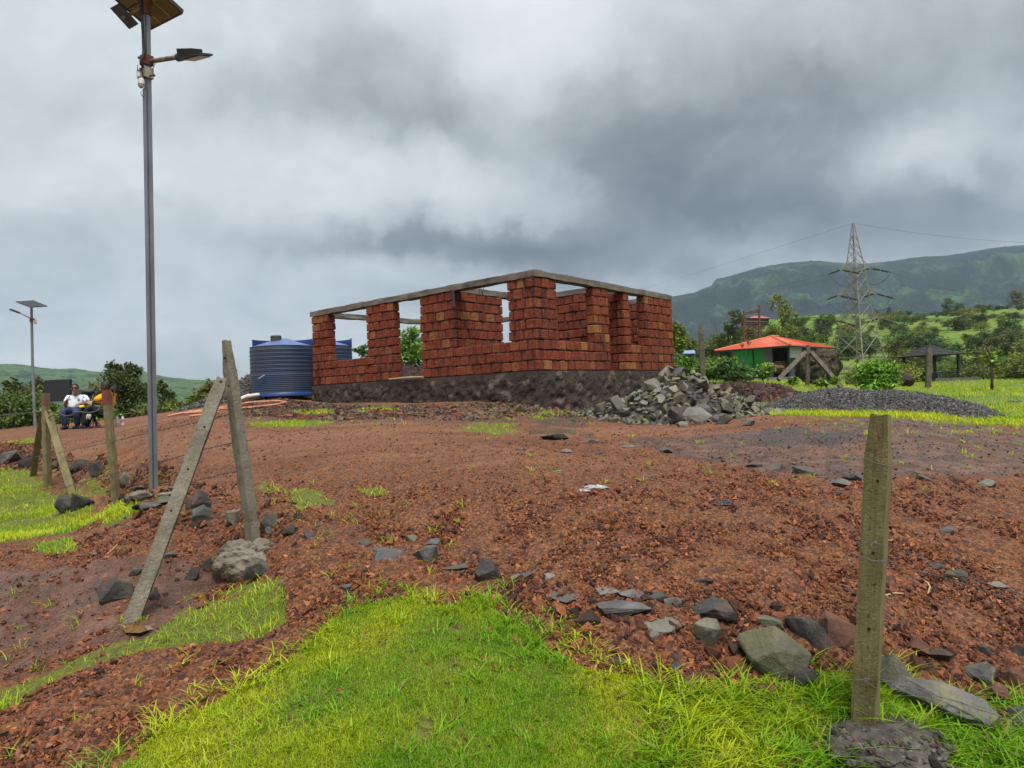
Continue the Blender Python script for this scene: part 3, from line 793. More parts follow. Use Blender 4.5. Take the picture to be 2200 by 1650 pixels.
def grass():
    R = rng(8)
    # foreground lawn: fine dense blades
    p = Z_LAWN.copy(); vis = poly_area(p)
    q = sample_poly(R, p, int(vis * 40000))
    x, y = q.T
    bare = .05 + fbm(x * 1.7, y * 1.7, 81, 4) + .35 * fbm(x * 7, y * 7, 82, 2)
    keep = (bare > -.62) & (R.random(len(x)) < np.clip(1.0 + bare * 1.1, .3, 1)); x, y = x[keep], y[keep]; n = len(x)
    edge = sstep(-.1, .5, fbm(x * 1.2, y * 1.2, 83, 3))
    h = R.uniform(.018, .038, n) * (1 + .55 * edge); w = R.uniform(.0022, .0042, n)
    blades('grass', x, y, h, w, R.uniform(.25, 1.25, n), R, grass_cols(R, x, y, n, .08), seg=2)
    print('lawn', vis, n)
    # coarse, longer blades in tufts along the border and between
    cx, cy = [], []
    L = len(p)
    for i in range(L - 1):
        a, b = p[i], p[i + 1]
        m = int(np.linalg.norm(b - a) / .028)
        for k in range(m):
            c = a + (b - a) * R.random() + R.normal(0, .055, 2); cx.append(c[0]); cy.append(c[1])
    inside = sample_poly(R, p, 230); cx += list(inside[:, 0]); cy += list(inside[:, 1])
    # right-hand side near the post grows tall
    g = G_many([(R.uniform(1380, 2250), R.uniform(1490, 1680)) for _ in range(330)]); cx += list(g[:, 0]); cy += list(g[:, 1])
    g = G_many([(R.uniform(1060, 1350), R.uniform(1300, 1460)) for _ in range(18)]); cx += list(g[:, 0]); cy += list(g[:, 1])
    cx, cy = np.array(cx), np.array(cy)
    tall = np.exp(R.normal(0, .3, len(cx))) * np.where(cx > .55, 1.35, .9)
    k = 11
    x = np.repeat(cx, k) + R.normal(0, .018, len(cx) * k); y = np.repeat(cy, k) + R.normal(0, .018, len(cx) * k); n = len(x)
    h = np.repeat(tall, k) * R.uniform(.040, .088, n); w = R.uniform(.0055, .0105, n)
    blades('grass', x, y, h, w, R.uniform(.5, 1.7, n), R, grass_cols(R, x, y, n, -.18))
    # strip, left lawn, tufts on the yard
    xs, ys, hs, ws = [], [], [], []
    for poly, dens, h0, w0 in [(Z_STRIP, 4800, .036, .005), (Z_LEFT, 4200, .05, .008)] + [(z, 1500, .045, .008) for z in Z_TUFTS] + [(Z_BELT, 1300, .06, .012)]:
        q = sample_poly(R, poly, min(40000, int(poly_area(poly) * dens)))
        if not len(q): continue
        k = R.random(len(q)) < np.clip(.58 + fbm(q[:, 0] * 2.5, q[:, 1] * 2.5, 91, 3) * 1.3, .12, 1); q = q[k]
        xs.append(q[:, 0]); ys.append(q[:, 1]); hs.append(h0 * np.exp(R.normal(0, .35, len(q)))); ws.append(w0 * R.uniform(.7, 1.2, len(q)))
    x, y, h, w = map(np.concatenate, (xs, ys, hs, ws)); n = len(x)
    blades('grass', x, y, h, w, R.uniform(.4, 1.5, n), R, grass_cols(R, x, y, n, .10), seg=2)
    print('patches', n)
    # lone sprouts on the bank and the yard
    pts = [(R.uniform(-50, 760), R.uniform(1240, 1640)) for _ in range(70)] + [(R.uniform(560, 1000), R.uniform(1040, 1280)) for _ in range(36)] + [(R.uniform(1000, 2200), R.uniform(930, 1060)) for _ in range(34)] + [(R.uniform(500, 1300), R.uniform(870, 915)) for _ in range(80)] + [(R.uniform(1660, 2200), R.uniform(890, 940)) for _ in range(60)] + [(R.uniform(0, 420), R.uniform(985, 1110)) for _ in range(60)]
    g = G_many(pts); k = 9
    x = np.repeat(g[:, 0], k) + R.normal(0, .016, len(g) * k); y = np.repeat(g[:, 1], k) + R.normal(0, .016, len(g) * k); n = len(x)
    d = np.hypot(x, y)
    blades('grass', x, y, R.uniform(.03, .085, n), R.uniform(.004, .008, n) * (1 + sstep(6, 14, d)), R.uniform(.5, 1.7, n), R, grass_cols(R, x, y, n, .05))
    # slope on the right: taller meadow
    m = 60000
    r = R.uniform(9.5, 42, m); u = R.uniform(.12, .95, m); x, y = u * r, r
    k = in_poly(x, y, Z_SLOPE) | (y > 27); x, y = x[k], y[k]; n = len(x)
    k = R.random(n) < np.clip(.6 + fbm(x * .7, y * .7, 95, 3) * 1.5, .05, 1); x, y = x[k], y[k]; n = len(x)
    blades('grass', x, y, R.uniform(.05, .16, n), R.uniform(.010, .022, n), R.uniform(.4, 1.5, n), R, grass_cols(R, x, y, n, .15) * .9, seg=2)
grass()
# ------------------------------------------------------------------ the unfinished laterite house
def brick_mat():
    m, nt, b = new_mat('laterite_block')
    v = coord(nt, 'World'); r = objrand(nt)
    bt = attr(nt, 'btint')                       # stuff bricks carry their own number; 0 on single bricks
    r = math_node(nt, 'FRACT', math_node(nt, 'ADD', r, bt))
    n1 = noise(nt, v, 9, 7, .7)
    base = ramp(nt, r, [(0, (.150, .031, .022)), (.30, (.190, .038, .026)), (.62, (.225, .047, .029)), (.86, (.245, .062, .034)), (.95, (.30, .115, .045)), (1, (.37, .18, .065))])
    c = mixc(nt, ramp(nt, n1, [(.40, (0, 0, 0)), (.66, (.75, .75, .75))]), base, (.26, .078, .032))
    pit = voro(nt, v, 34); pit2 = noise(nt, v, 42, 4, .7)
    pm = ramp(nt, math_node(nt, 'MULTIPLY_ADD', pit2, .8, math_node(nt, 'MULTIPLY', pit, .55)), [(.50, (1, 1, 1)), (.60, (0, 0, 0))])
    c = mixc(nt, math_node(nt, 'MULTIPLY', pm, .62), c, (.020, .007, .006))
    mot = ramp(nt, noise(nt, v, 17, 5, .75), [(.32, (.45, .40, .40)), (.48, (1.08, 1.05, 1.0)), (.68, (1.35, 1.45, 1.3))]); c = mixc(nt, 1.0, c, mot, 'MULTIPLY')
    # rain-washed dark streaks of cement running down
    st = vmath(nt, 'MULTIPLY', v, (3.1, 3.1, .35))
    sm = ramp(nt, noise(nt, st, 1.5, 5, .65), [(.55, (0, 0, 0)), (.66, (.88, .88, .88))])
    c = mixc(nt, sm, c, (.040, .024, .020))
    nt.links.new(c, b.inputs['Base Color']); b.inputs['Roughness'].default_value = .92; b.inputs['Specular IOR Level'].default_value = .2
    bump(nt, b, pit2, .9, .035); bump(nt, b, pit, .6, .03)
    return m
BRICK = brick_mat()
MORTAR = simple('grey_cement_mortar', [(.3, (.040, .031, .026)), (.7, (.105, .082, .068))], 7, .95, .6, 40)
BAND = simple('raw_cement_band', [(.25, (.085, .070, .056)), (.5, (.155, .132, .108)), (.75, (.225, .20, .168))], 2.6, .95, .6, 22, kind='World', bdist=.03)
PLINTHM = None
def plinth_mat():
    m, nt, b = new_mat('dark_rubble_plinth')
    v = coord(nt, 'World')
    c = ramp(nt, noise(nt, v, 6.5, 8, .75), [(.25, (.020, .0135, .010)), (.5, (.036, .024, .018)), (.7, (.058, .038, .029)), (.85, (.085, .056, .043))])
    cc = voro(nt, v, 6, out='Color'); s = nt.nodes.new('ShaderNodeSeparateColor'); nt.links.new(cc, s.inputs[0])
    c = mixc(nt, ramp(nt, s.outputs[0], [(.86, (0, 0, 0)), (.90, (.5, .5, .5))]), c, (.16, .12, .10))
    sx = nt.nodes.new('ShaderNodeSeparateXYZ'); nt.links.new(v, sx.inputs[0])
    nt.links.new(c, b.inputs['Base Color']); b.inputs['Roughness'].default_value = .95
    bump(nt, b, noise(nt, v, 12, 8, .75), .8, .035)
    return m

COR = ray(1156, 796) * 15.1                    # near corner, top of plinth
DA = np.array([-.7681, .6403]); DB = np.array([.6403, .7681])
LA, LB, TH = 8.83, 6.85, .25
ZB, HB, NC = float(COR[2]), .239, 9            # brick base, course height, courses
ZT = ZB + HB * NC
def hp(a, b, z):
    q = COR[:2] + DA * a + DB * b; return (q[0], q[1], z)
YAW_A = math.atan2(DA[1], DA[0]); YAW_B = math.atan2(DB[1], DB[0])

HOUSE = thing('unfinished_house', hp(0, 0, ZB), 'roofless house of red laterite blocks on a dark plinth with a grey cement band', 'house')
HI = parent_inv(HOUSE)
HO = np.array(HOUSE.location)

def unit_block(seed):
    R = rng(seed); bm = bmesh.new(); bmesh.ops.create_cube(bm, size=1)
    for v in bm.verts: v.co += Vector(R.uniform(-.022, .022, 3))
    bmesh.ops.bevel(bm, geom=bm.edges[:], offset=.070, segments=1, affect='EDGES', offset_type='OFFSET')
    for v in bm.verts: v.co += Vector(R.uniform(-.016, .016, 3))
    me = bpy.data.meshes.new('brick'); bm.to_mesh(me); bm.free(); me.materials.append(BRICK); return me
BLOCKS = [unit_block(100 + i) for i in range(8)]
_bk = [np.array([v.co[:] for v in m.vertices]) for m in BLOCKS]

stuff_bricks = []
n_brick = [0]
def wall(axis, off, spans, part_label=None, single=True, th=TH, seed=0):
    """a straight wall: axis 'a' or 'b', offset on the other axis; spans (from, to, first course, last course)"""
    R = rng(seed + 300)
    D = DA if axis == 'a' else DB; yaw = YAW_A if axis == 'a' else YAW_B
    mid = lambda s: (hp(s, off + th / 2, 0) if axis == 'a' else hp(off + th / 2, s, 0))
    core = MB()
    for (s0, s1, c0, c1) in spans:
        m = mid((s0 + s1) / 2); rot = np.array(Matrix.Rotation(yaw, 3, 'Z'))
        core.box((m[0] - HO[0], m[1] - HO[1], (c0 + c1) / 2 * HB + .0), (s1 - s0 - .10, th - .065, (c1 - c0) * HB - .012), rot)
    w = core.build('wall', MORTAR, HOUSE)
    for (s0, s1, c0, c1) in spans:
        for c in range(c0, c1):
            L = s1 - s0; nb = max(1, round(L / (.305 if single else .33)))
            cut = np.linspace(0, L, nb + 1)
            if c % 2 and nb > 1:
                h = L / nb * R.uniform(.4, .6); cut = np.concatenate([[0], cut[:-1] + h, [L]])
            cut[1:-1] += R.uniform(-.045, .045, len(cut) - 2)
            cut = np.array([0] + [q for q in cut[1:-1] if .11 < q < L - .11] + [L])
            for k in range(len(cut) - 1):
                a0, a1 = cut[k] + s0, cut[k + 1] + s0
                if a1 - a0 < .06: continue
                gp = R.uniform(.028, .046)
                if k == 0: a0 -= gp * .5 * R.uniform(.6, 1)
                if k == len(cut) - 2: a1 += gp * .5 * R.uniform(.6, 1)
                m = mid((a0 + a1) / 2)
                pos = (m[0] - HO[0] + R.normal(0, .006), m[1] - HO[1] + R.normal(0, .006), (c + .5) * HB + R.normal(0, .003))
                sc = (a1 - a0 - gp, th + R.uniform(-.015, .02), HB - R.uniform(.018, .030))
                i = int(R.integers(8)); tilt = R.normal(0, .012, 2)
                if single:
                    o = bpy.data.objects.new('brick', BLOCKS[i]); o.location = pos; o.scale = sc; o.rotation_euler = (tilt[0], tilt[1], yaw + R.normal(0, .01)); link(o, w); n_brick[0] += 1
                else:
                    M = np.array(Matrix.Rotation(yaw, 3, 'Z')); stuff_bricks.append(((_bk[i] * sc) @ M.T + pos, i, R.random()))
    return w
# facade along a (towards the left), then along b (towards the right)
wall('a', 0, [(7.93, LA, 0, 9), (6.12, 7.93, 0, 3), (4.93, 6.12, 0, 9), (2.60, 3.86, 0, 9), (.82, 2.60, 0, 3), (0.0, .82, 0, 9)], seed=1)
wall('b', 0, [(TH + .004, .86, 0, 9), (.86, 2.46, 0, 3), (2.46, 3.16, 0, 9), (3.98, 4.28, 0, 9), (4.28, 5.10, 0, 3), (5.10, LB, 0, 9)], seed=2)
# inner walls seen through the openings
wall('b', 2.62, [(TH + .01, 1.93, 0, 9)], seed=3, single=False)                              # behind the window left of the corner
wall('a', 3.25, [(.80, 2.60, 0, 9)], seed=4, single=False)
wall('a', 4.02, [(TH + .01, 2.4, 0, 9)], seed=5, single=False)
wall('a', LB - TH, [(TH + .01, 2.3, 0, 9)], seed=6, single=False)
wall('b', LA - TH, [(TH + .01, .55, 0, 9), (LB - .8, LB, 0, 9)], seed=7, single=False)
print('bricks', n_brick[0], len(stuff_bricks))
V, Fq, tn, base = [], [], [], 0
for v, i, t in stuff_bricks:
    V.append(v); tn.append(np.full(len(v), t))
    for p in BLOCKS[i].polygons: Fq.append([x + base for x in p.vertices])
    base += len(v)
q4 = [f for f in Fq if len(f) == 4]; q3 = [f for f in Fq if len(f) == 3]
me = np_mesh('inner_brickwork', np.concatenate(V), [np.array(q4), np.array(q3)] if q3 else np.array(q4), {'btint': np.concatenate(tn)}, mats=[BRICK])
tag(obj('brickwork', me, HOUSE), kind='stuff')

def band(axis, off, s0, s1, z0, z1, w, seed, nm='cement_band', mat=BAND, amp=.014):
    """rough cast beam, subdivided and uneven"""
    n = max(4, int((s1 - s0) / .07)); R = rng(seed)
    s = np.linspace(s0, s1, n); sec = [(-.5, 0), (0, 0), (.5, 0), (.5, .5), (.5, 1), (0, 1), (-.5, 1), (-.5, .5)]
    V = []
    for i, x in enumerate(s):
        for k, (e, f) in enumerate(sec):
            o_ = off + TH / 2 + e * w + fbm(np.array([x * 3 + k * 7.7]), np.array([seed * 1.7]), seed, 3)[0] * amp
            z = z0 + f * (z1 - z0) + fbm(np.array([x * 2.4 + k * 3.3]), np.array([seed * 3.1 + 4]), seed + 5, 3)[0] * amp * 1.5
            p = hp(x, o_, z) if axis == 'a' else hp(o_, x, z)
            V.append(np.array(p) - HO)
    Q = [[i * 8 + k, i * 8 + (k + 1) % 8, (i + 1) * 8 + (k + 1) % 8, (i + 1) * 8 + k] for i in range(n - 1) for k in range(8)]
    mb = MB(); mb.add(V, Q)
    for e in (0, (n - 1) * 8):
        mb.q.append(np.array([[e + 0, e + 1, e + 5, e + 6], [e + 1, e + 2, e + 4, e + 5]])); mb.t.append(np.array([[e + 0, e + 6, e + 7], [e + 2, e + 3, e + 4]]))
    return mb.build(nm, mat, HOUSE)
b0, b1 = ZT + .004, ZT + .155
band('a', 0, -.02, LA + .04, b0, b1, .29, 1)
band('b', 0, TH + .022, LB + .02, b0, b1, .286, 2)
band('b', LA - TH, TH + .03, LB, b0, b1, .25, 3)
band('a', LB - TH, TH + .03, LA - TH - .03, b0, b1, .25, 4)
band('b', 2.62, TH + .03, LB - TH - .03, b0, b1, .25, 5)
band('a', 3.25, TH + .03, 2.60, b0, b1, .25, 6)
band('a', 4.02, TH + .03, 2.60, b0, b1, .25, 7)

# plinth: rough faces, level top
def plinth():
    out = .05; mb = MB()
    nz = 26
    def side(p0, p1, seed):
        n = int(np.linalg.norm(np.array(p1) - p0) / .055)
        a = np.linspace(0, 1, n); P0, P1 = np.array(p0), np.array(p1)
        nrm = np.array([(P1 - P0)[1], -(P1 - P0)[0]]); nrm = nrm / np.linalg.norm(nrm)
        cen = np.array([LA / 2, LB / 2])
        if (cen - P0) @ nrm > 0: nrm = -nrm
        V = []
        for j in range(nz + 1):
            t = j / nz; z = -t * 1.15
            w = a * np.linalg.norm(P1 - P0)
            d = (np.abs(fbm(w * 2.1, np.full(n, z * 2.6), seed, 4)) * .09 + fbm(w * 7, np.full(n, z * 8), seed + 3, 3) * .045) * min(1, t * 5) + .05 * t
            d[0] = d[-1] = 0.0
            ab = P0[None] + (P1 - P0)[None] * a[:, None] + nrm[None] * (d[:, None])
            for q in ab: V.append(np.array(hp(q[0], q[1], ZB + z - .006)) - HO)
        Q = [[j * n + i, j * n + i + 1, (j + 1) * n + i + 1, (j + 1) * n + i] for j in range(nz) for i in range(n - 1)]
        mb.add(V, Q)
    c = [(-out, -out), (LA + out, -out), (LA + out, LB + out), (-out, LB + out)]
    for i in range(4): side(c[i], c[(i + 1) % 4], 60 + i * 11)
    mb.add([np.array(hp(a, b, ZB - .007)) - HO for a, b in c], [[0, 1, 2, 3]])
    mb.build('plinth', plinth_mat(), HOUSE)
plinth()
# lumps of squeezed-out mortar and bits of stone along the plinth
STEEL = flat('dark_steel', (.03, .028, .027), .6)
mb = MB(); q0 = np.array(hp(2.56, -.02, ZT - .02)) - HO; q1 = np.array(hp(2.56, -.02, ZT - .42)) - HO
mb.bar(q0, q1, .09, .05); mb.build('steel_plate', STEEL, HOUSE)
mb = MB()
R = rng(77)
for k in range(6):
    p = np.array(hp(1.75 + R.normal(0, .05), .12, ZT + .02)) - HO
    mb.tube([p, p + np.array([R.normal(0, .04), R.normal(0, .04), -R.uniform(.15, .28)])], .005, 4)
mb.build('wire_end', STEEL, HOUSE)
BAMBOO = simple('dry_bamboo', [(.3, (.26, .19, .10)), (.7, (.42, .33, .19))], 5, .7)
mb = MB(); mb.tube([hp(3.7, -.12, ZB + .03), hp(4.3, -.10, ZB + .045), hp(5.05, -.13, ZB + .03)], .028, 8)
o = mb.build('bamboo_pole', BAMBOO); tag(o, 'dry bamboo pole lying across the door sill of the brick house', 'pole')

# ------------------------------------------------------------------ water tanks
TANK = simple('blue_grey_tank_plastic', [(.3, (.024, .054, .135)), (.5, (.044, .068, .112)), (.7, (.070, .078, .086))], 1.1, .42, spec=.5, detail=4, kind='Generated')
TANKB = flat('blue_plastic', (.014, .045, .18), .4, .5, var=.25, scale=2)
TANKC = flat('pale_blue_plastic', (.085, .125, .29), .45, .5, var=.3, scale=2)
TANKL = flat('tank_lid_grey', (.055, .058, .050), .6)
def tank(px, py, D, r, h, label):
    p = P(px, py, D); t = thing('water_tank', p, label, 'water tank', 'water tanks beside the brick house')
    prof = [(r * .98, 0), (r, .02)]
    z = .02
    for k in range(9):                          # close ribs low down
        z0 = .17 + k * .058
        prof += [(r, z0 + .012), (r * 1.016, z0 + .022), (r * 1.016, z0 + .032), (r, z0 + .042)]
    top = .17 + 9 * .058
    for k in range(6):                          # pairs of hoops above
        z0 = top + .09 + k * (h - top - .14) / 6
        for e in (0, .042): prof += [(r, z0 + e), (r * 1.017, z0 + e + .010), (r * 1.017, z0 + e + .020), (r, z0 + e + .030)]
    prof += [(r, h - .02), (r * 1.015, h)]
    MB().lathe(prof, 56).build('body', TANK, t, smooth=False)
    MB().lathe([(r * 1.005, -.004), (r * 1.006, .10), (r * 1.0, .104)], 56).build('base_ring', TANKB, t, smooth=True)
    c = MB(); seg = 28; V = []
    for j in range(seg):
        an = 2 * PI * j / seg; q = .985 if j % 2 else 1.0
        V += [[r * 1.0 * math.cos(an), r * 1.0 * math.sin(an), h + .002], [.12 * math.cos(an), .12 * math.sin(an), h + .29 * q]]
    c.add(V, [[2 * j, (2 * j + 2) % (2 * seg), (2 * j + 3) % (2 * seg), 2 * j + 1] for j in range(seg)]); c.build('cone_top', TANKC, t)
    MB().lathe([(.165, .10), (.17, .36), (.15, .385), (0.0, .39)], 24, (-.10, -.30, h - .02)).build('lid', TANKL, t)
    sk = MB(); V = []                            # raised rear half rim standing behind the cone
    n = 40
    for j in range(n + 1):
        an = PI * 0.02 + PI * .96 * j / n
        for rr in (r * .985, r * 1.012):
            for zz in (h - .02, h + .30): V.append([rr * math.cos(an), rr * math.sin(an), zz])
    Q = []
    for j in range(n):
        b_ = j * 4; e = b_ + 4
        Q += [[b_, e, e + 1, b_ + 1], [b_ + 2, b_ + 3, e + 3, e + 2], [b_ + 1, e + 1, e + 3, b_ + 3]]
    Q += [[0, 1, 3, 2], [n * 4, n * 4 + 2, n * 4 + 3, n * 4 + 1]]
    sk.add(V, Q); sk.build('rear_rim', TANKB, t)
    return t
t1 = tank(611, 851, 21.6, 1.0, 1.58, 'ribbed blue water tank with a grey lid, standing clear left of the brick house')
mb = MB(); mb.tube([(-.45, -.93, .55), (-.40, -1.06, .56), (-.22, -1.10, .66)], .022, 6); mb.build('outlet_valve', flat('grey_pvc', (.30, .32, .36), .5), t1)
tank(699, 838, 24.5, 1.0, 1.58, 'second blue water tank half hidden behind the end pier, seen through its window')
WPVC = flat('white_pvc', (.62, .60, .56), .45)
mb = MB(); a = on_ground(500, 19.8); a.z += .08; b_ = P(556, 848, 20.7)
mb.tube([a, P(528, 852, 20.3), b_], .06, 8); mb.tube([P(533, 851, 20.4), P(533, 846, 20.4)], .035, 6)
o = mb.build('white_pipe', WPVC); tag(o, 'white plastic pipe on the ground at the foot of the blue tank', 'pipe')
# ------------------------------------------------------------------ concrete fence posts and barbed wire
def concrete(name, stops, moss=(.17, .155, .05), k=.5, bs=.8, bscale=30):
    m, nt, b = new_mat(name)
    v = coord(nt, 'Object')
    c = ramp(nt, noise(nt, v, 5, 8, .68), stops)
    st = vmath(nt, 'MULTIPLY', v, (6, 6, 1.4))
    mm = ramp(nt, noise(nt, st, 1.4, 6, .65), [(.62 - k * .25, (0, 0, 0)), (.80 - k * .15, (.85, .85, .85))])
    c = mixc(nt, mm, c, moss)
    pale = ramp(nt, noise(nt, v, 16, 6, .7), [(.66, (0, 0, 0)), (.74, (.6, .6, .6))]); c = mixc(nt, pale, c, tuple(min(1, x * 1.35) for x in stops[-1][1]))
    pit = ramp(nt, noise(nt, v, 55, 3, .6), [(.30, (.8, .8, .8)), (.38, (0, 0, 0))]); c = mixc(nt, pit, c, tuple(x * .35 for x in stops[0][1]))
    nt.links.new(c, b.inputs['Base Color']); b.inputs['Roughness'].default_value = .93; b.inputs['Specular IOR Level'].default_value = .25
    bump(nt, b, noise(nt, vmath(nt, 'MULTIPLY', v, (1, 1, 1.9)), bscale, 7, .7, 1.2), bs, .022)
    return m
CGREY = concrete('weathered_grey_concrete', [(.3, (.125, .110, .082)), (.5, (.205, .185, .145)), (.72, (.285, .262, .21))], k=.25)
COLIVE = concrete('mossy_olive_concrete', [(.28, (.105, .090, .036)), (.5, (.200, .174, .076)), (.72, (.290, .258, .130))], moss=(.13, .125, .035), k=.45, bs=1.0, bscale=38)
CTAN = concrete('yellowish_concrete', [(.3, (.135, .110, .052)), (.5, (.200, .168, .085)), (.72, (.265, .228, .128))], moss=(.15, .14, .05), k=.4)
REDPAINT = simple('faded_red_paint', [(.3, (.12, .040, .030)), (.7, (.20, .065, .042))], 12, .8, .3, 60)
OLDWOOD = simple('grey_old_concrete', [(.3, (.070, .056, .040)), (.7, (.150, .125, .092))], 9, .9, .6, 30)
def post(name, base, top, w, d, mat, label, yaw=0, group=None, taper=.10, tlen=.14, amp=.004, seed=1, holes=(), parent=None, trap=.8, k=6, dl=.022, cat='fence post'):
    """cast concrete post: trapezoid section, tapered head, uneven faces"""
    base, top = Vector(base), Vector(top)
    ax = (top - base); L = ax.length; ax.normalize()
    x = Vector((math.cos(yaw), math.sin(yaw), 0)); x = (x - ax * x.dot(ax)).normalized(); y = ax.cross(x)
    per = [(-.5, -.5), (.5, -.5), (.5 * trap, .5), (-.5 * trap, .5)]
    ring = []
    for i in range(4):
        a, b_ = np.array(per[i]), np.array(per[(i + 1) % 4])
        for j in range(k): ring.append(a + (b_ - a) * (j + (.12 if j == 0 else 0)) / k)
    m = len(ring); n = max(12, int(L / dl)); V = []
    if amp < .003: n = 14
    for i in range(n + 1):
        t = i / n; s = 1 - taper * 2.2 * sstep(1 - tlen, 1, t)
        for j, (a, b_) in enumerate(ring):
            nz = (fbm(np.array([a * 5 + b_ * 7 + seed]), np.array([t * L * 22]), seed, 3)[0] + (fbm(np.array([a * 14 + seed]), np.array([t * L * 60]), seed + 8, 2)[0] if dl < .02 else 0)) * amp + fbm(np.array([a * 2 + seed * 3.1]), np.array([t * L * 4 + b_]), seed + 3, 2)[0] * amp * 1.2
            q = x * (a * w * s + np.sign(a) * nz) + y * (b_ * d * s + np.sign(b_) * nz) + ax * (t * L + (fbm(np.array([a * 3.0]), np.array([b_ * 3.0 + seed]), seed, 2)[0] * .012 if i == n else 0))
            V.append(q)
    Q = [[i * m + j, i * m + (j + 1) % m, (i + 1) * m + (j + 1) % m, (i + 1) * m + j] for i in range(n) for j in range(m)]
    V += [ax * 0, ax * L]
    T = [[n * m + j, n * m + (j + 1) % m, len(V) - 1] for j in range(m)] + [[(j + 1) % m, j, len(V) - 2] for j in range(m)]
    mb = MB(); mb.add([v[:] for v in V], Q, T)
    me = mb.mesh(name, mat)
    if parent is None:
        o = obj(name, me, loc=base); tag(o, label, cat, group)
    else:
        o = obj(name, me, parent)
    if holes:
        for hx, hz, hs in holes:                  # wire holes: short flush plugs, the hole's shade put into their dark colour
            hb = MB(); c = y * (-.5 * d - amp * .4) + x * hx * w + ax * hz
            hb.tube([c, c + y * .012], .008 * hs, 8); hb.build('wire_hole_plug', HOLE_SHADE, o)
    return o
HOLE_SHADE = flat('painted_hole_shade', (.012, .011, .010), .95)
RUST = simple('rusty_wire', [(.3, (.10, .045, .025)), (.7, (.20, .105, .06))], 40, .8, metal=.3)
WIRE = simple('galvanised_wire', [(.3, (.085, .080, .074)), (.7, (.16, .15, .135))], 30, .6, metal=.5)

# nearest post, right
pb = P(1857, 1592, 3.0); pt = P(1893, 892, 2.985)
post('fence_post', pb, pt, .100, .088, COLIVE, 'near thick olive concrete fence post rough with moss, wires tied round it', yaw=math.radians(-45), seed=4, amp=.0028, k=14, dl=.011, taper=.12, tlen=.17, holes=[(.08, .52, 1.0), (.12, 1.18, .8), (.1, .86, .9)], trap=.86)
_o = [q for q in bpy.data.objects if q.name.startswith('fence_post')][0]; _o.data.materials.append(simple('smooth_cast_concrete', [(.3, (.150, .128, .055)), (.7, (.215, .188, .090))], 4, .9, .1, 60))
for _p in _o.data.polygons:
    if _p.normal.x * math.cos(math.radians(-45)) + _p.normal.y * math.sin(math.radians(-45)) > .75: _p.material_index = 1
# lump of cement and rubble at its foot
def lump(name, c, r, mat, label, seed, cat, amp=.25, sub=4, zmin=None, kind=None):
    bm = bmesh.new(); bmesh.ops.create_icosphere(bm, subdivisions=sub, radius=1)
    co = np.array([v.co[:] for v in bm.verts])
    d = 1 + fbm(co[:, 0] * 1.6 + seed, co[:, 1] * 1.6 + co[:, 2], seed, 4) * amp + fbm(co[:, 0] * 6 + seed, co[:, 1] * 6 + co[:, 2] * 4, seed + 2, 3) * amp * .3
    co = co * d[:, None] * np.array(r)
    for v, q in zip(bm.verts, co): v.co = q
    me = bpy.data.meshes.new(name); bm.to_mesh(me); bm.free(); me.materials.append(mat)
    o = obj(name, me, loc=c); return tag(o, label, cat, kind=kind)
FOOT = simple('dark_cement_and_stones', [(.3, (.040, .034, .029)), (.5, (.075, .066, .056)), (.75, (.15, .135, .115))], 14, .95, 1.0, 40, bdist=.02)
c = on_ground(1862, 2.93); c.z -= .02
c.z += .05; c.x += .01; FT = lump('cement_footing', c, (.255, .22, .085), FOOT, 'dark lump of cement and stone chips round the near fence post foot', 9, 'footing', .30, 5)
R_f = rng(66); nf = 260; af = R_f.uniform(0, 6.28, nf); rf_ = R_f.uniform(.2, 1.15, nf) ** .7; xf, yf = np.cos(af) * rf_ * .26, np.sin(af) * rf_ * .22
zf = .078 * np.sqrt(np.clip(1 - (rf_ * .92) ** 2, .02, 1)) - .004; sf = np.clip(.010 * np.exp(R_f.normal(0, .5, nf)), .004, .028)
pf = np.array([[.045, .040, .036], [.075, .068, .060], [.12, .11, .10], [.09, .055, .042]])
of = scatter_mesh('stone_chips', np.stack([xf, yf, zf], 1), sf, ico(), R_f, pf[R_f.integers(0, 4, nf)], PEBBLE); of.parent = FT
# corner strainer, left of the middle
sb = P(549, 1190, 4.78); stp = P(486, 731, 4.76)
post('fence_post', sb, stp, .088, .072, CGREY, 'tall grey concrete corner post set in a cement lump, leaning slightly', yaw=math.radians(-38), seed=14, amp=.0032, taper=.17, tlen=.17, holes=[(.1, 1.42, .9), (.12, 1.22, 1.1)], trap=.75)
post('brace_post', P(281, 1345, 4.0), P(478, 814, 4.66), .088, .068, CGREY, 'grey concrete brace post slanting up against the tall corner post', yaw=math.radians(14), seed=24, amp=.0032, taper=.10, tlen=.06, holes=[(.05, 1.62, 1), (.1, 1.28, 1), (.05, .98, 1), (-.05, .70, 1)], trap=.8, cat='brace post')
CEMENT = simple('pale_cracked_cement', [(.3, (.105, .085, .064)), (.5, (.175, .148, .115)), (.75, (.255, .222, .18))], 6, .95, .8, 22, bdist=.02)
c = P(526, 1206, 4.74); lump('cement_footing', c, (.215, .19, .155), CEMENT, 'pale cracked cement lump over stones holding the tall corner post', 31, 'footing', .42, 5)
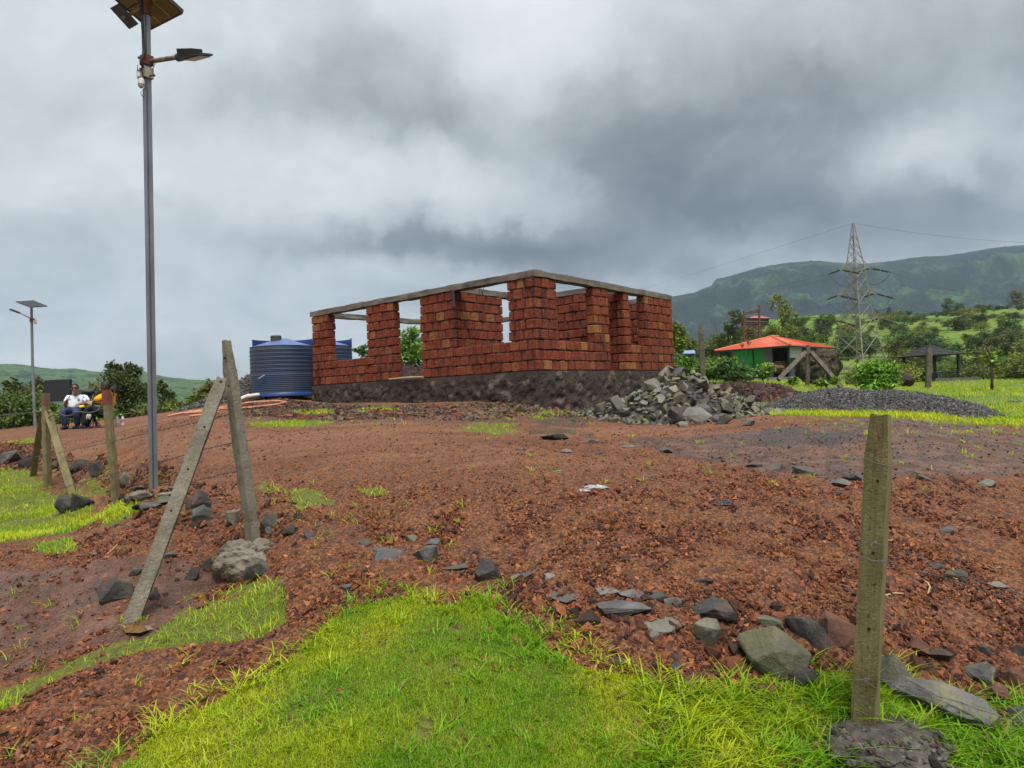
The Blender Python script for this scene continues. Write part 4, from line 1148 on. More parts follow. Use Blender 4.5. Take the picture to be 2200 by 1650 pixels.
# posts on the left
q = P(252, 1094, 8.36)
o = post('fence_post', q, P(229, 839, 8.34), .086, .072, CTAN, 'single yellowish concrete post with a bright red painted tip left of lamp pole', yaw=math.radians(-20), seed=34, amp=.004, taper=.05, tlen=.05, trap=.85)
DULLPAINT = simple('dull_brown_paint', [(.3, (.11, .060, .048)), (.7, (.17, .10, .075))], 12, .85, .3, 60)
def red_tip(o, q, t, w, d, yaw, trap, s=.88, mat=None):
    # painted sleeve a hair outside the post head
    L = (Vector(t) - Vector(q)).length
    bpy_dir = (Vector(t) - Vector(q)).normalized()
    x = Vector((math.cos(yaw), math.sin(yaw), 0)); x = (x - bpy_dir * x.dot(bpy_dir)).normalized(); y = bpy_dir.cross(x)
    mb = MB(); V = []
    for zz, f in ((L - .17, 1.07), (L - .05, 1.06), (L + .006, s * 1.1)):
        for a, b_ in ((-.5, -.5), (.5, -.5), (.5 * trap, .5), (-.5 * trap, .5)): V.append((x * a * w * f + y * b_ * d * f + bpy_dir * zz)[:])
    Q = [[i * 4 + j, i * 4 + (j + 1) % 4, i * 4 + 4 + (j + 1) % 4, i * 4 + 4 + j] for i in range(2) for j in range(4)] + [[8, 9, 10, 11]]
    mb.add(V, Q); mb.build('painted_tip', mat or REDPAINT, o)
red_tip(o, q, P(229, 839, 8.34), .086, .072, math.radians(-20), .85)
q = P(103, 1062, 10.5)
o = post('fence_post', q, P(98, 846, 10.48), .098, .085, CTAN, 'upright yellowish post with dull red tip between two slanting braces', yaw=math.radians(-25), seed=44, amp=.004, taper=.05, tlen=.05)
red_tip(o, q, P(98, 846, 10.48), .098, .085, math.radians(-25), .8, mat=DULLPAINT)
post('brace_post', P(157, 1062, 9.75), P(104, 884, 10.38), .10, .08, CTAN, 'yellowish brace post slanting down right onto dark stones', yaw=math.radians(8), seed=54, amp=.004, taper=.04, tlen=.05, cat='brace post')
post('brace_post', P(71, 1024, 11.2), P(92, 880, 10.6), .10, .08, CTAN, 'yellowish brace post slanting down left from the red-tipped post', yaw=math.radians(-60), seed=64, amp=.004, taper=.04, tlen=.05, cat='brace post')
# posts far right
q = P(1510, 822, 23.0); post('fence_post', q, P(1506, 699, 23.0), .17, .14, OLDWOOD, 'lone dark grey fence post among bushes left of the orange-roofed house', seed=74, amp=.008, taper=.12)
q = P(1734, 833, 23.0); post('fence_post', q, P(1736, 741, 23.0), .12, .12, OLDWOOD, 'upright old fence post between two braces before the brown boulder', seed=84, amp=.006)
post('brace_post', P(1672, 816, 22.3), P(1731, 756, 22.9), .14, .12, OLDWOOD, 'old brace post slanting down left towards the dark rubble heap', seed=94, amp=.006, cat='brace post')
post('brace_post', P(1808, 833, 22.2), P(1742, 757, 22.9), .14, .12, OLDWOOD, 'old brace post slanting down right behind the dark gravel heap', seed=104, amp=.006, cat='brace post')
q = P(1993, 838, 23.0); post('fence_post', q, P(1996, 745, 23.0), .17, .14, OLDWOOD, 'dark brown fence post standing in front of the gazebo', seed=114, amp=.008)

# barbed wire
def fence_D(px):
    u = ray(px, 846); u = u[0] / u[1]
    pts = [(2.9, 2.32), (1.58, 3.0), (-1.86, 4.78), (-4.96, 8.36), (-7.34, 10.5), (-11, 13.8)]
    for (x0, y0), (x1, y1) in zip(pts, pts[1:]):
        den = (x1 - x0) - u * (y1 - y0)
        t = (u * y0 - x0) / den
        if -.001 <= t <= 1.001: return (y0 + t * (y1 - y0)) / CF[1]
    return 3.0
def barbed(pxs, label, r=.0017, step=.13, seed=0, dD=0.0, mat=None, name='barbed_wire', group=None):
    R = rng(seed); base = np.array([P(a, b_, fence_D(a) + dD)[:] for a, b_ in pxs])
    # resample with a slight wobble
    seg = np.linalg.norm(np.diff(base, axis=0), axis=1); s = np.concatenate([[0], np.cumsum(seg)]); n = max(6, int(s[-1] / .06))
    t = np.linspace(0, s[-1], n); pts = np.stack([np.interp(t, s, base[:, i]) for i in range(3)], 1)
    pts[1:-1] += R.normal(0, .0022, (n - 2, 3))
    mb = MB(); off = np.stack([np.sin(np.arange(n) * 2.2), np.zeros(n), np.cos(np.arange(n) * 2.2)], 1) * r * .9
    mb.tube(pts + off, r * .75, 5); mb.tube(pts - off, r * .75, 5)
    k = max(2, int(step / .06))
    for i in range(k // 2, n - 1, k):
        for _ in range(2):
            d = R.normal(size=3); d /= np.linalg.norm(d); mb.tube([pts[i] - d * .018, pts[i] + d * .018], [.0012, .0012], 4)
        d = pts[i + 1] - pts[i]; d /= np.linalg.norm(d); mb.tube([pts[i] - d * .012, pts[i] + d * .012], r * 2.0, 5)
    o = mb.build(name, mat or WIRE); return tag(o, label, 'barbed wire', group)
barbed([(1852, 985), (1880, 996), (1924, 1005), (1985, 1020), (2060, 1045), (2130, 1064), (2200, 1080), (2280, 1098)], 'topmost barbed wire sagging right from the near mossy post', seed=1, dD=-.06)
barbed([(1842, 1166), (1851, 1160), (1902, 1173), (1984, 1201), (2073, 1237), (2140, 1262), (2200, 1280), (2280, 1300)], 'second barbed wire down, running right from the near mossy post', seed=2, dD=-.06)
barbed([(1872, 1205), (1940, 1216), (2022, 1239), (2098, 1262), (2174, 1290), (2280, 1320)], 'third barbed wire down, right of the near mossy post', seed=3, dD=-.06)
barbed([(1828, 1462), (1858, 1461), (1891, 1457), (1957, 1477), (2031, 1500), (2133, 1533), (2200, 1553), (2280, 1572)], 'barbed wire crossing in front of the grey slab right of near post', seed=4, dD=-.06)
barbed([(1836, 1485), (1873, 1527), (1893, 1548), (1934, 1576), (1980, 1607), (2062, 1648), (2140, 1690)], 'lowest barbed wire dropping over the grass at near post foot', seed=5, dD=-.07)
barbed([(522, 878), (513, 886), (475, 893), (436, 905), (365, 919), (278, 940), (232, 951), (139, 970), (74, 982), (0, 1006), (-80, 1030)], 'upper barbed wire running left from the tall corner post', seed=6, r=.0034, dD=-.07)
barbed([(525, 946), (480, 955), (433, 967), (340, 993), (269, 1010), (161, 1041), (80, 1062), (0, 1084), (-80, 1104)], 'middle barbed wire running left from the tall corner post', seed=7, r=.0034, dD=-.07)
barbed([(530, 1009), (470, 1020), (386, 1041), (330, 1065), (278, 1090), (192, 1130), (100, 1158), (0, 1183), (-80, 1200)], 'lowest barbed wire hanging over the left lawn from the corner post', seed=8, r=.0034, dD=-.07)
barbed([(98, 884), (60, 887), (0, 892), (-80, 897)], 'taut barbed wire leaving the red-tipped post trio towards the hedge', seed=9, r=.004, dD=-.08)
def tie(pts, label, r=.0028, mat=RUST, dD=-.075):
    mb = MB(); mb.tube([P(a, b_, fence_D(a) + dD + z) for a, b_, z in pts], r, 5); return tag(mb.build('tie_wire', mat), label, 'tie wire')
tie([(1884, 915, .0), (1887, 932, -.005), (1889, 947, 0), (1883, 965, -.01), (1877, 983, -.004)], 'rusty tie wire stuck in the head of the near mossy post')
tie([(1826, 1187, .0), (1850, 1196, -.01), (1872, 1205, -.012), (1896, 1206, -.006), (1921, 1207, .02)], 'straight grey tie wire across the middle of the near mossy post', mat=WIRE)
tie([(1812, 1464, .03), (1832, 1462, -.004), (1857, 1461, -.012), (1868, 1470, -.012), (1880, 1479, -.004)], 'bent grey tie wire low on the near mossy post', mat=WIRE)
tie([(520, 903, -.05), (516, 890, -.05), (509, 884, -.04), (495, 889, -.03), (478, 894, -.03), (455, 903, -.08), (447, 906, -.1), (436, 903, -.1)], 'loop of tie wire binding the slanting brace to the corner post', r=.004)
tie([(497, 1052, -.03), (530, 1012, -.03), (519, 947, -.03), (540, 946, -.02)], 'short rusty tie wires twisted down the tall corner post', r=.0035)
tie([(86, 892, -.05), (104, 882, -.08), (118, 890, -.05), (104, 897, -.08), (88, 888, -.05), (112, 885, -.06)], 'rusty wire wound round the heads of the red-tipped post trio', r=.008)
# ------------------------------------------------------------------ stones lying about
SMALL_GROUP = 'small stones half sunk in the red gravel'
SMALL_LABEL = 'small grey stone half sunk in the open red gravel'
def stone(px, py, w, h, mat, label=None, seed=0, flatk=None, sink=.42, yaw=None, tilt=(0, 0), depth=None, n=16, group=None, detail=None, dz=0.0):
    """stone with its middle at a photo pixel; w, h are its size in photo pixels"""
    g = G(px, py + h * .38); D = g.dot(Vector(CF)); k = D / F
    W = w * k; view = math.atan2(-g.z, math.hypot(g.x, g.y))
    dpt = depth if depth else W * .72
    hh = max(.03, (h * k - dpt * math.sin(view) * .8) / math.cos(view)) if flatk is None else W * flatk
    big = w > 38 if detail is None else detail
    me = rock_mesh(seed + int(px), (W, dpt, hh * (1 + sink)), n=n, bevel=.03, detail=2 if (w > 90) else (1 if big else 0), rough=min(.010, .10 * hh) if big else 0, name='stone')
    me.materials.append(mat)
    R = rng(seed + int(px) + int(py))
    o = obj('stone', me, loc=(g.x, g.y, g.z + hh * .5 - hh * sink * .5 + dz), rot=(tilt[0] + R.normal(0, .06), tilt[1] + R.normal(0, .06), (R.uniform(-.25, .25) if yaw is None else yaw) - math.atan2(g.x, g.y)))
    if label is None:
        tone = {'grey_basalt': 'grey', 'dark_basalt': 'dark', 'vesicular_red_brown_rock': 'red-brown', 'pale_grey_stone': 'pale', 'mossy_basalt': 'olive'}[mat.name]
        place = 'the ground before the plinth' if py < 930 else 'the left bank' if px < 770 else 'the gravel along the stone row' if py > 1100 and px < 1950 else 'the wet ground edge behind the near post' if px > 1500 and py < 1100 else 'the red gravel at far right' if px > 1950 else 'the open middle yard'
        label = 'small %s stone half sunk in %s' % (tone, place); group = 'small stones: %s, %s' % (tone, place)
    return tag(o, label, 'stone', group)
S = stone
# row along the lip of the yard, left to right
S(786, 1164, 32, 17, BASALT, 'leftmost flat grey chip at the start of the stone row', 1)
S(809, 1177, 32, 11, BASALT)
S(845, 1186, 84, 36, BASALT, 'wide grey stone with green sprout before it in stone row', 3, depth=.17)
S(918, 1188, 58, 36, BASALT, 'pointed two-faced grey stone next to the sprouting wide one', 4, flatk=.62)
S(883, 1155, 32, 17, BASALT, 'small peaked stone just above the left part of the row', 5)
S(935, 1161, 46, 12, BASALT)
S(986, 1208, 72, 32, BASALT, 'flat notched grey slab touching the dark chunky stone', 7, flatk=.12, depth=.15)
S(1049, 1222, 62, 48, DARKROCK, 'dark chunky block with grass at its foot mid row', 8, flatk=.72)
S(1116, 1231, 56, 17, BASALT, 'broken grey flakes right of the dark chunky block', 9, flatk=.10)
S(1177, 1237, 36, 10, PALEROCK)
S(1215, 1267, 88, 42, BASALT, 'flat three-pointed grey slab with gravel on its top', 11, flatk=.12, depth=.20)
S(745, 1260, 24, 16, BASALT)
S(1310, 1264, 60, 12, PALEROCK, 'thin pale flake behind the widest flat grey slab', 13, flatk=.1)
S(1356, 1271, 56, 20, BASALT, 'grey stone wedged behind the widest flat grey slab', 14)
S(1345, 1296, 126, 50, BASALT, 'widest flat grey slab with a jagged dark front edge', 15, depth=.20, flatk=.22, tilt=(.12, 0))
S(1415, 1274, 42, 28, BASALT, 'upright grey stone right of the widest flat slab', 16)
S(1449, 1290, 46, 30, BASALT, 'rough square dark grey stone below the upright one', 17)
S(1502, 1246, 66, 12, DARKROCK, 'long thin dark sliver lying alone above the stone row', 18, depth=.04, flatk=.15)
S(1420, 1332, 96, 42, PALEROCK, 'pale brownish flat stone below the square dark grey one', 19, flatk=.2, depth=.17, tilt=(.15, 0))
S(1400, 1366, 34, 27, PALEROCK, 'small pale pointed stone under the brownish flat one', 20)
S(1531, 1308, 118, 38, DARKROCK, 'long flat stone with black front face behind the pale shard', 21, depth=.16, flatk=.30)
S(1522, 1348, 62, 80, PALEROCK, 'tall pale shard leaning in front of the black-faced stone', 22, depth=.12, flatk=1.0, tilt=(.5, .1))
S(1324, 1408, 44, 42, DARKROCK, 'dark grey square chip lying just above the lawn', 23, flatk=.35, tilt=(.5, 0))
S(1455, 1428, 30, 24, BASALT, 'little grey chip at the grass edge below the shard', 24)
S(1648, 1331, 68, 34, MOSSROCK, 'olive wedge of stone above the big mossy boulder', 25, depth=.12)
S(1662, 1398, 172, 122, MOSSROCK, 'biggest boulder, grey with yellow-green moss on its right end', 26, depth=.26, flatk=.52, tilt=(.25, .28), n=22)
S(1742, 1362, 128, 44, DARKROCK, 'long dark slab slanting down right beside the mossy boulder', 27, depth=.12, flatk=.36, tilt=(0, .52), yaw=-.2)
S(1808, 1352, 88, 80, REDROCK, 'brown rough boulder behind the near post, left side', 28)
S(1722, 1440, 112, 50, DARKROCK, 'black slab lying under the big mossy boulder', 29, depth=.14, tilt=(0, .2))
S(1918, 1447, 76, 92, MOSSROCK, 'olive stone right behind the near mossy post', 30, depth=.13)
S(2044, 1512, 230, 80, BASALT, 'long grey slab slanting down right from the near post', 31, depth=.15, flatk=.30, tilt=(0, .40), yaw=-.1)
S(2107, 1438, 66, 54, BASALT, 'grey block with flat top on the right bank', 32, flatk=.6)
S(2168, 1452, 66, 52, REDROCK, 'reddish brown rough lump right of the grey flat-topped block', 33)
S(2148, 1484, 66, 48, REDROCK, 'brown lump below the grey flat-topped block', 34)
S(2020, 1408, 56, 36, DARKROCK, 'dark angular stone above the long slanting slab', 35)
S(2120, 1396, 28, 26, BASALT)
S(2184, 1394, 44, 30, DARKROCK, 'dark stone at the right picture edge above the brown lumps', 37)
S(2185, 1540, 70, 50, DARKROCK, 'black slab in the bottom right corner grass', 39)
S(1965, 1385, 60, 44, REDROCK, 'red-brown rubble lump just right of near post', 40)
S(1870, 1395, 70, 60, REDROCK, 'red rubble lump hidden half behind the near post', 41)
# left group
S(247, 1268, 72, 56, DARKROCK, 'round dark boulder on the wet mud left of the brace foot', 51, flatk=.7, n=24)
S(331, 1274, 32, 32, DARKROCK, 'small dark stone right of the brace foot', 52)
S(290, 1226, 34, 20, BASALT, 'grey stone on the mud above the round dark boulder', 53)
S(414, 1232, 44, 30, DARKROCK, 'dark flat-sided stone left of the pale cement lump', 54, flatk=.55)
S(448, 1214, 26, 32, DARKROCK, 'dark stone touching the pale cement lump on its left', 55)
S(365, 1190, 34, 16, BASALT); S(480, 1225, 50, 44, MOSSROCK, 'olive stone built into the left of the cement lump', 57)
S(548, 1226, 62, 50, BASALT, 'bluish grey stone built into the right of the cement lump', 58, flatk=.75)
S(433, 1104, 48, 42, BASALT, 'grey broken stone leaning between brace and corner post', 59)
S(432, 1076, 44, 48, BASALT, 'upright split grey stone above the one between brace and post', 60, flatk=1.0)
S(405, 1080, 30, 36, DARKROCK, 'dark upright stone just right of the brace', 61, flatk=1.0)
S(500, 1112, 32, 42, PALEROCK, 'brownish grey stone touching the corner post on its left', 63, flatk=1.1)
S(578, 1121, 44, 40, BASALT, 'squarish grey stone right of the corner post', 62, flatk=.8)
S(624, 1138, 44, 27, DARKROCK, 'dark rounded stone second to the right of the corner post', 64)
S(664, 1150, 38, 26, DARKROCK, 'dark stone third to the right of the corner post', 65)
S(575, 1141, 24, 18, BASALT); S(690, 1128, 22, 12, BASALT); S(640, 1108, 20, 12, DARKROCK)
S(141, 1083, 46, 42, DARKROCK, 'rounded dark stone left under the slanting brace', 66, flatk=.8, n=22)
S(176, 1077, 48, 36, DARKROCK, 'blocky dark stone right under the slanting brace', 67, flatk=.7)
S(173, 998, 52, 24, DARKROCK, 'dark stone behind the right brace of the trio', 68)
S(210, 1006, 46, 30, DARKROCK, 'dark stone left of the bright red-tipped post', 69)
S(271, 1026, 38, 42, BASALT, 'upright grey stone between red-tipped post and lamp pole', 70, flatk=1.0)
S(30, 982, 54, 26, BASALT, 'grey stone at the left picture edge on the bank', 71)
S(62, 990, 40, 30, DARKROCK, 'dark stone on the bank behind the left brace', 72)
S(118, 1000, 30, 18, DARKROCK, 'dark stone just right of the upright in the trio', 73)
LB_G = 'stones stacked round the lamp pole foot'
for i, (a, b_, w, h, m) in enumerate([(309, 1064, 56, 26, PALEROCK), (324, 1085, 48, 24, BASALT), (352, 1076, 48, 22, MOSSROCK), (280, 1074, 36, 22, BASALT), (300, 1052, 30, 18, BASALT), (362, 1060, 46, 14, PALEROCK), (298, 1090, 30, 18, DARKROCK), (375, 1050, 30, 20, BASALT)]):
    S(a, b_, w, h, m, 'broken stone stacked round the foot of the tall lamp pole', 80 + i, group=LB_G, sink=.1)
# stones across the yard
for i, (a, b_, w, h, m) in enumerate([(1215, 969, 28, 9, PALEROCK), (1286, 969, 15, 15, BASALT), (1437, 970, 42, 7, BASALT), (1118, 965, 22, 6, BASALT), (1270, 950, 36, 7, BASALT), (1540, 982, 30, 6, BASALT), (1620, 1000, 36, 8, BASALT),
        (1798, 1040, 58, 10, BASALT), (1830, 1027, 46, 9, BASALT), (2037, 1140, 48, 12, BASALT), (2047, 1235, 54, 12, BASALT), (2010, 1216, 36, 8, BASALT), (1730, 1016, 60, 8, BASALT), (1660, 1003, 40, 8, BASALT), (1015, 895, 24, 9, BASALT),
        (1270, 1168, 16, 8, BASALT), (1366, 1176, 16, 9, DARKROCK), (1020, 1265, 16, 10, REDROCK), (1285, 1360, 14, 9, REDROCK), (560, 1195, 16, 10, BASALT), (203, 1186, 18, 12, BASALT), (190, 1183, 16, 12, REDROCK), (430, 1298, 36, 16, REDROCK), (72, 1380, 26, 12, DARKROCK)]):
    S(a, b_, w, h, m, seed=200 + i, flatk=.3)
S(1348, 958, 44, 7, PALEROCK, 'long flat grey flake along the edge of the wet ground', 230, flatk=.1)
S(1192, 939, 64, 15, DARKROCK, 'dark flat stone under the end of the loose board', 231, flatk=.2)
S(1385, 1021, 42, 9, MOSSROCK, 'thin olive flake alone in the middle of the yard', 232, flatk=.14)
S(1985, 1024, 38, 24, MOSSROCK, 'olive pointed stone at the wet edge behind near post', 233)
S(2062, 1030, 40, 22, REDROCK, 'brown stone at the wet edge left of the pale one', 234)
S(2118, 1036, 46, 22, PALEROCK, 'pale speckled stone farthest right on the wet edge', 235)
S(2139, 1253, 48, 14, PALEROCK, 'brownish flat stone under the wires at far right', 236, flatk=.18)
S(1118, 878, 32, 20, MOSSROCK, 'olive square block lying in front of the house plinth', 237, flatk=.6)
S(1038, 897, 26, 10, REDROCK, 'broken red block in the grass before the plinth', 238)
S(1060, 893, 22, 9, REDROCK, 'second broken red block before the plinth', 239)
S(1800, 1058, 20, 10, DARKROCK); S(1700, 1080, 12, 8, DARKROCK)

# ------------------------------------------------------------------ heap of broken stone
def stone_heap():
    cen = G(1468, 908); cx, cy = cen.x + .08, cen.y + .9
    rx, ry, hh = 1.78, 1.35, .97
    th = math.atan2(-cx, cy)
    def surf(a, b_):                              # local coords -> height of the heap
        d = np.sqrt((a / rx) ** 2 + (b_ / ry) ** 2)
        return hh * np.clip(1 - d ** 1.25, 0, 1) * (1 + .16 * math.sin(a * 3.1 + 1) + .1 * math.sin(b_ * 4))
    c, s = math.cos(th), math.sin(th)
    loc = lambda a, b_: (cx + a * c - b_ * s, cy + a * s + b_ * c)
    # core of small rubble and soil
    n = 40; g = np.linspace(-1.1, 1.1, n); A, B = np.meshgrid(g * rx, g * ry); X, Y = loc(A, B)
    Z = H(X, Y) - .06 + np.vectorize(lambda a, b_: surf(a, b_) * .80)(A, B) + fbm(A * 6, B * 6, 3, 3) * .05
    i = np.arange(n - 1)[:, None] * n; j = np.arange(n - 1)[None, :]
    Q = np.stack([i + j, i + j + 1, i + n + j + 1, i + n + j], -1).reshape(-1, 4)
    o = obj('rubble', np_mesh('rubble', np.stack([X.ravel(), Y.ravel(), Z.ravel()], 1), Q, mats=[simple('dark_rubble', [(.3, (.03, .026, .022)), (.7, (.09, .08, .065))], 12, .95, 1, 30, bdist=.03)])); tag(o, kind='stuff')
    R = rng(41)
    protos = []
    for k in range(16):
        sz = (1.0, R.uniform(.55, .95), R.uniform(.38, .72))
        me = rock_mesh(500 + k, sz, n=13, bevel=.03, name='stone'); me.materials.append(HEAPROCK if k % 4 else BASALT); protos.append(me)
    placed = []; tries = 0
    while len(placed) < 330 and tries < 20000:
        tries += 1
        a, b_ = R.uniform(-1.12, 1.12) * rx, R.uniform(-1.15, .55) * ry
        d = math.hypot(a / rx, b_ / ry)
        if d > 1.13: continue
        size = float(np.clip(R.lognormal(math.log(.235), .40), .10, .50)) * (1.0 if d < .9 else .9)
        x, y = loc(a, b_); z = Hs(x, y) + surf(a, b_) * .93 + size * .05
        if tries < 14000 and any((x - p[0]) ** 2 + (y - p[1]) ** 2 + (z - p[2]) ** 2 < (.38 * (size + p[3])) ** 2 for p in placed): continue
        placed.append((x, y, z, size, a / rx, b_ / ry, d))
    placed.sort(key=lambda p: -p[3])
    small = []
    for k, (x, y, z, size, a, b_, d) in enumerate(placed):
        i = int(R.integers(16)); rot = (R.normal(0, .55), R.normal(0, .55), R.uniform(0, 6.28)); sc = (size * R.uniform(.9, 1.25), size, size)
        if k >= 185:
            small.append((i, (x, y, z), rot, sc)); continue
        o = bpy.data.objects.new('stone', protos[i]); o.location = (x, y, z); o.rotation_euler = rot; o.scale = sc
        where = 'at the crest' if d < .38 else 'on the left flank' if a < -.42 else 'on the right flank' if a > .42 else 'low on the front face' if d > .75 else 'midway up the front face'
        big = 'large angular slab' if size > .33 else 'middling broken stone' if size > .23 else 'small broken stone'
        tag(link(o), '%s %s of the big olive-grey heap' % (big, where), 'stone', 'heap stones: %s %s' % (big, where))
    bm = bmesh.new()
    for i, p, rot, sc in small:
        t = bpy.data.meshes.new('t'); b2 = bmesh.new(); b2.from_mesh(protos[i])
        from mathutils import Euler
        b2.transform(Matrix.LocRotScale(Vector(p), Euler(rot), Vector(sc))); b2.to_mesh(t); b2.free(); bm.from_mesh(t); bpy.data.meshes.remove(t)
    me = bpy.data.meshes.new('rubble'); bm.to_mesh(me); bm.free(); me.materials.append(HEAPROCK)
    tag(obj('rubble', me), kind='stuff')
    # a few that stand out
    S(1303, 880, 66, 40, BASALT, 'big flat stone at the left tip of the stone heap', 301, flatk=.45)
    S(1497, 902, 70, 30, PALEROCK, 'large pale flat stone leaning at the front of the stone heap', 302, flatk=.35, tilt=(.6, .2), dz=.10)
    S(1455, 897, 40, 40, DARKROCK, 'dark block with yellowish side at the heap front', 303, flatk=.8, dz=.08)
    S(1466, 912, 32, 14, PALEROCK, 'yellowish flat chip in front of the dark heap block', 304)
    S(1555, 905, 40, 16, DARKROCK, 'dark layered slab at the right front of the heap', 305)
    S(1652, 882, 44, 16, MOSSROCK, 'low olive stone at the right tip of the stone heap', 306, flatk=.3)
    S(1605, 908, 34, 16, BASALT, 'grey stone rolled out right of the heap front', 307)
    S(1690, 866, 34, 14, BASALT, 'grey stone between the heap and the dark gravel', 308)
stone_heap()

# ------------------------------------------------------------------ gravel heap, red-brown rubble heap, grey spoil heap
def heap(name, cx, cy, prof, rx, ry, mat, n_peb, size, pal, seed, label=None, turn=True):
    """long low mound with loose stones on top"""
    th = math.atan2(-cx, cy) if turn else 0
    c, s = math.cos(th), math.sin(th)
    n = 70; g = np.linspace(-1.05, 1.05, n); A, B = np.meshgrid(g * rx, g * ry)
    hfun = lambda A, B: prof(A / rx) * np.clip(1 - (B / ry) ** 2, 0, 1) ** .9 * np.clip(1.0 - np.abs(A / rx) ** 6, 0, 1) * (1 + .18 * fbm(A * 1.6, B * 1.6, seed, 3))
    X = cx + A * c - B * s; Y = cy + A * s + B * c
    Z = H(X, Y) - .05 + hfun(A, B) + fbm(A * 9, B * 9, seed, 3) * .012
    i = np.arange(n - 1)[:, None] * n; j = np.arange(n - 1)[None, :]
    Q = np.stack([i + j, i + j + 1, i + n + j + 1, i + n + j], -1).reshape(-1, 4)
    me = np_mesh(name, np.stack([X.ravel(), Y.ravel(), Z.ravel()], 1), Q, smooth=True, mats=[mat]); o = obj(name, me); tag(o, kind='stuff')
    R = rng(seed)
    a = R.uniform(-1.02, 1.02, n_peb) * rx; b_ = R.uniform(-1.0, .5, n_peb) * ry
    k = (a / rx) ** 4 + (b_ / ry) ** 2 < 1.02; a, b_ = a[k], b_[k]; m = len(a)
    x = cx + a * c - b_ * s; y = cy + a * s + b_ * c; z = H(x, y) - .05 + hfun(a, b_)
    sz = size * np.exp(R.normal(0, .3, m)); pal = np.array(pal)
    cols = pal[R.integers(0, len(pal), m)] * R.uniform(.7, 1.25, (m, 1))
    scatter_mesh(name + '_stones', np.stack([x, y, z + sz * .3], 1), sz, octa() if size < .03 else ico(), R, cols, PEBBLE2, jit=.3)
PEBBLE2 = tint_mat('crushed_stone', .85, .3, 40)
SPOIL = simple('dark_crushed_stone', [(.3, (.028, .026, .026)), (.7, (.085, .080, .080))], 30, .95, 1.0, 60, bdist=.02)
REDSPOIL = simple('dark_red_brown_rubble', [(.3, (.022, .012, .010)), (.7, (.075, .040, .030))], 12, .95, 1.0, 30, bdist=.04)
g = G(1890, 884)
heap('gravel_heap', g.x + .28, g.y + 1.0, lambda t: np.interp(t, [-1.05, -.75, -.45, -.15, .1, .4, .75, 1.05], [.02, .18, .34, .40, .37, .34, .22, .03]), 2.3, 1.3, SPOIL, 16000, .016, [(.04, .038, .038), (.075, .071, .071), (.115, .109, .104), (.165, .156, .146)], 7)
g = G(1670, 868)
heap('red_rubble_heap', g.x - .25, g.y + 1.6, lambda t: np.interp(t, [-1.05, -.6, 0, .6, 1.05], [.35, .48, .45, .30, .02]), 1.65, 1.25, REDSPOIL, 2600, .055, [(.030, .017, .014), (.055, .028, .021), (.10, .050, .034), (.045, .034, .030)], 17)
g = on_ground(500, 23.5)
heap('grey_spoil_heap', g.x + .9, g.y + .5, lambda t: np.interp(t, [-1.05, -.55, 0, .55, 1.05], [.02, .35, 1.1, 1.45, 1.2]), 3.0, 1.9, SPOIL, 3000, .04, [(.045, .042, .040), (.08, .074, .070), (.12, .11, .10)], 27)
# dark soil heap seen through the doorway
heap('dark_soil_heap', -3.5, 24.6, lambda t: np.interp(t, [-1, 0, 1], [1.3, 1.15, .7]), 2.4, 1.5, REDSPOIL, 300, .05, [(.04, .03, .025), (.07, .05, .04)], 29)
# ------------------------------------------------------------------ solar street lamps
GALV = simple('galvanised_steel', [(.3, (.155, .170, .185)), (.7, (.235, .255, .275))], 3, .45, .15, 40, spec=.5, metal=.35, kind='World')
RUSTM = simple('rusted_steel', [(.3, (.075, .030, .018)), (.5, (.15, .055, .028)), (.7, (.26, .12, .06))], 22, .9, .5, 60)
WHITERUST = simple('white_paint_rust_spots', [(.3, (.42, .39, .33)), (.55, (.34, .27, .21)), (.62, (.20, .075, .045))], 16, .8, .3, 40)
BLACKP = flat('black_plastic', (.022, .023, .025), .5)
DGREY = flat('dark_grey_metal', (.055, .058, .062), .5, metal=.3)
WHITEP = flat('off_white_plastic', (.52, .53, .50), .45)
PANELBACK = simple('olive_panel_backing', [(.3, (.125, .130, .055)), (.7, (.195, .195, .095))], 6, .5)
PANELLINE = flat('cell_line', (.55, .53, .36), .6)
CABLE = flat('black_cable', (.015, .016, .019), .6)

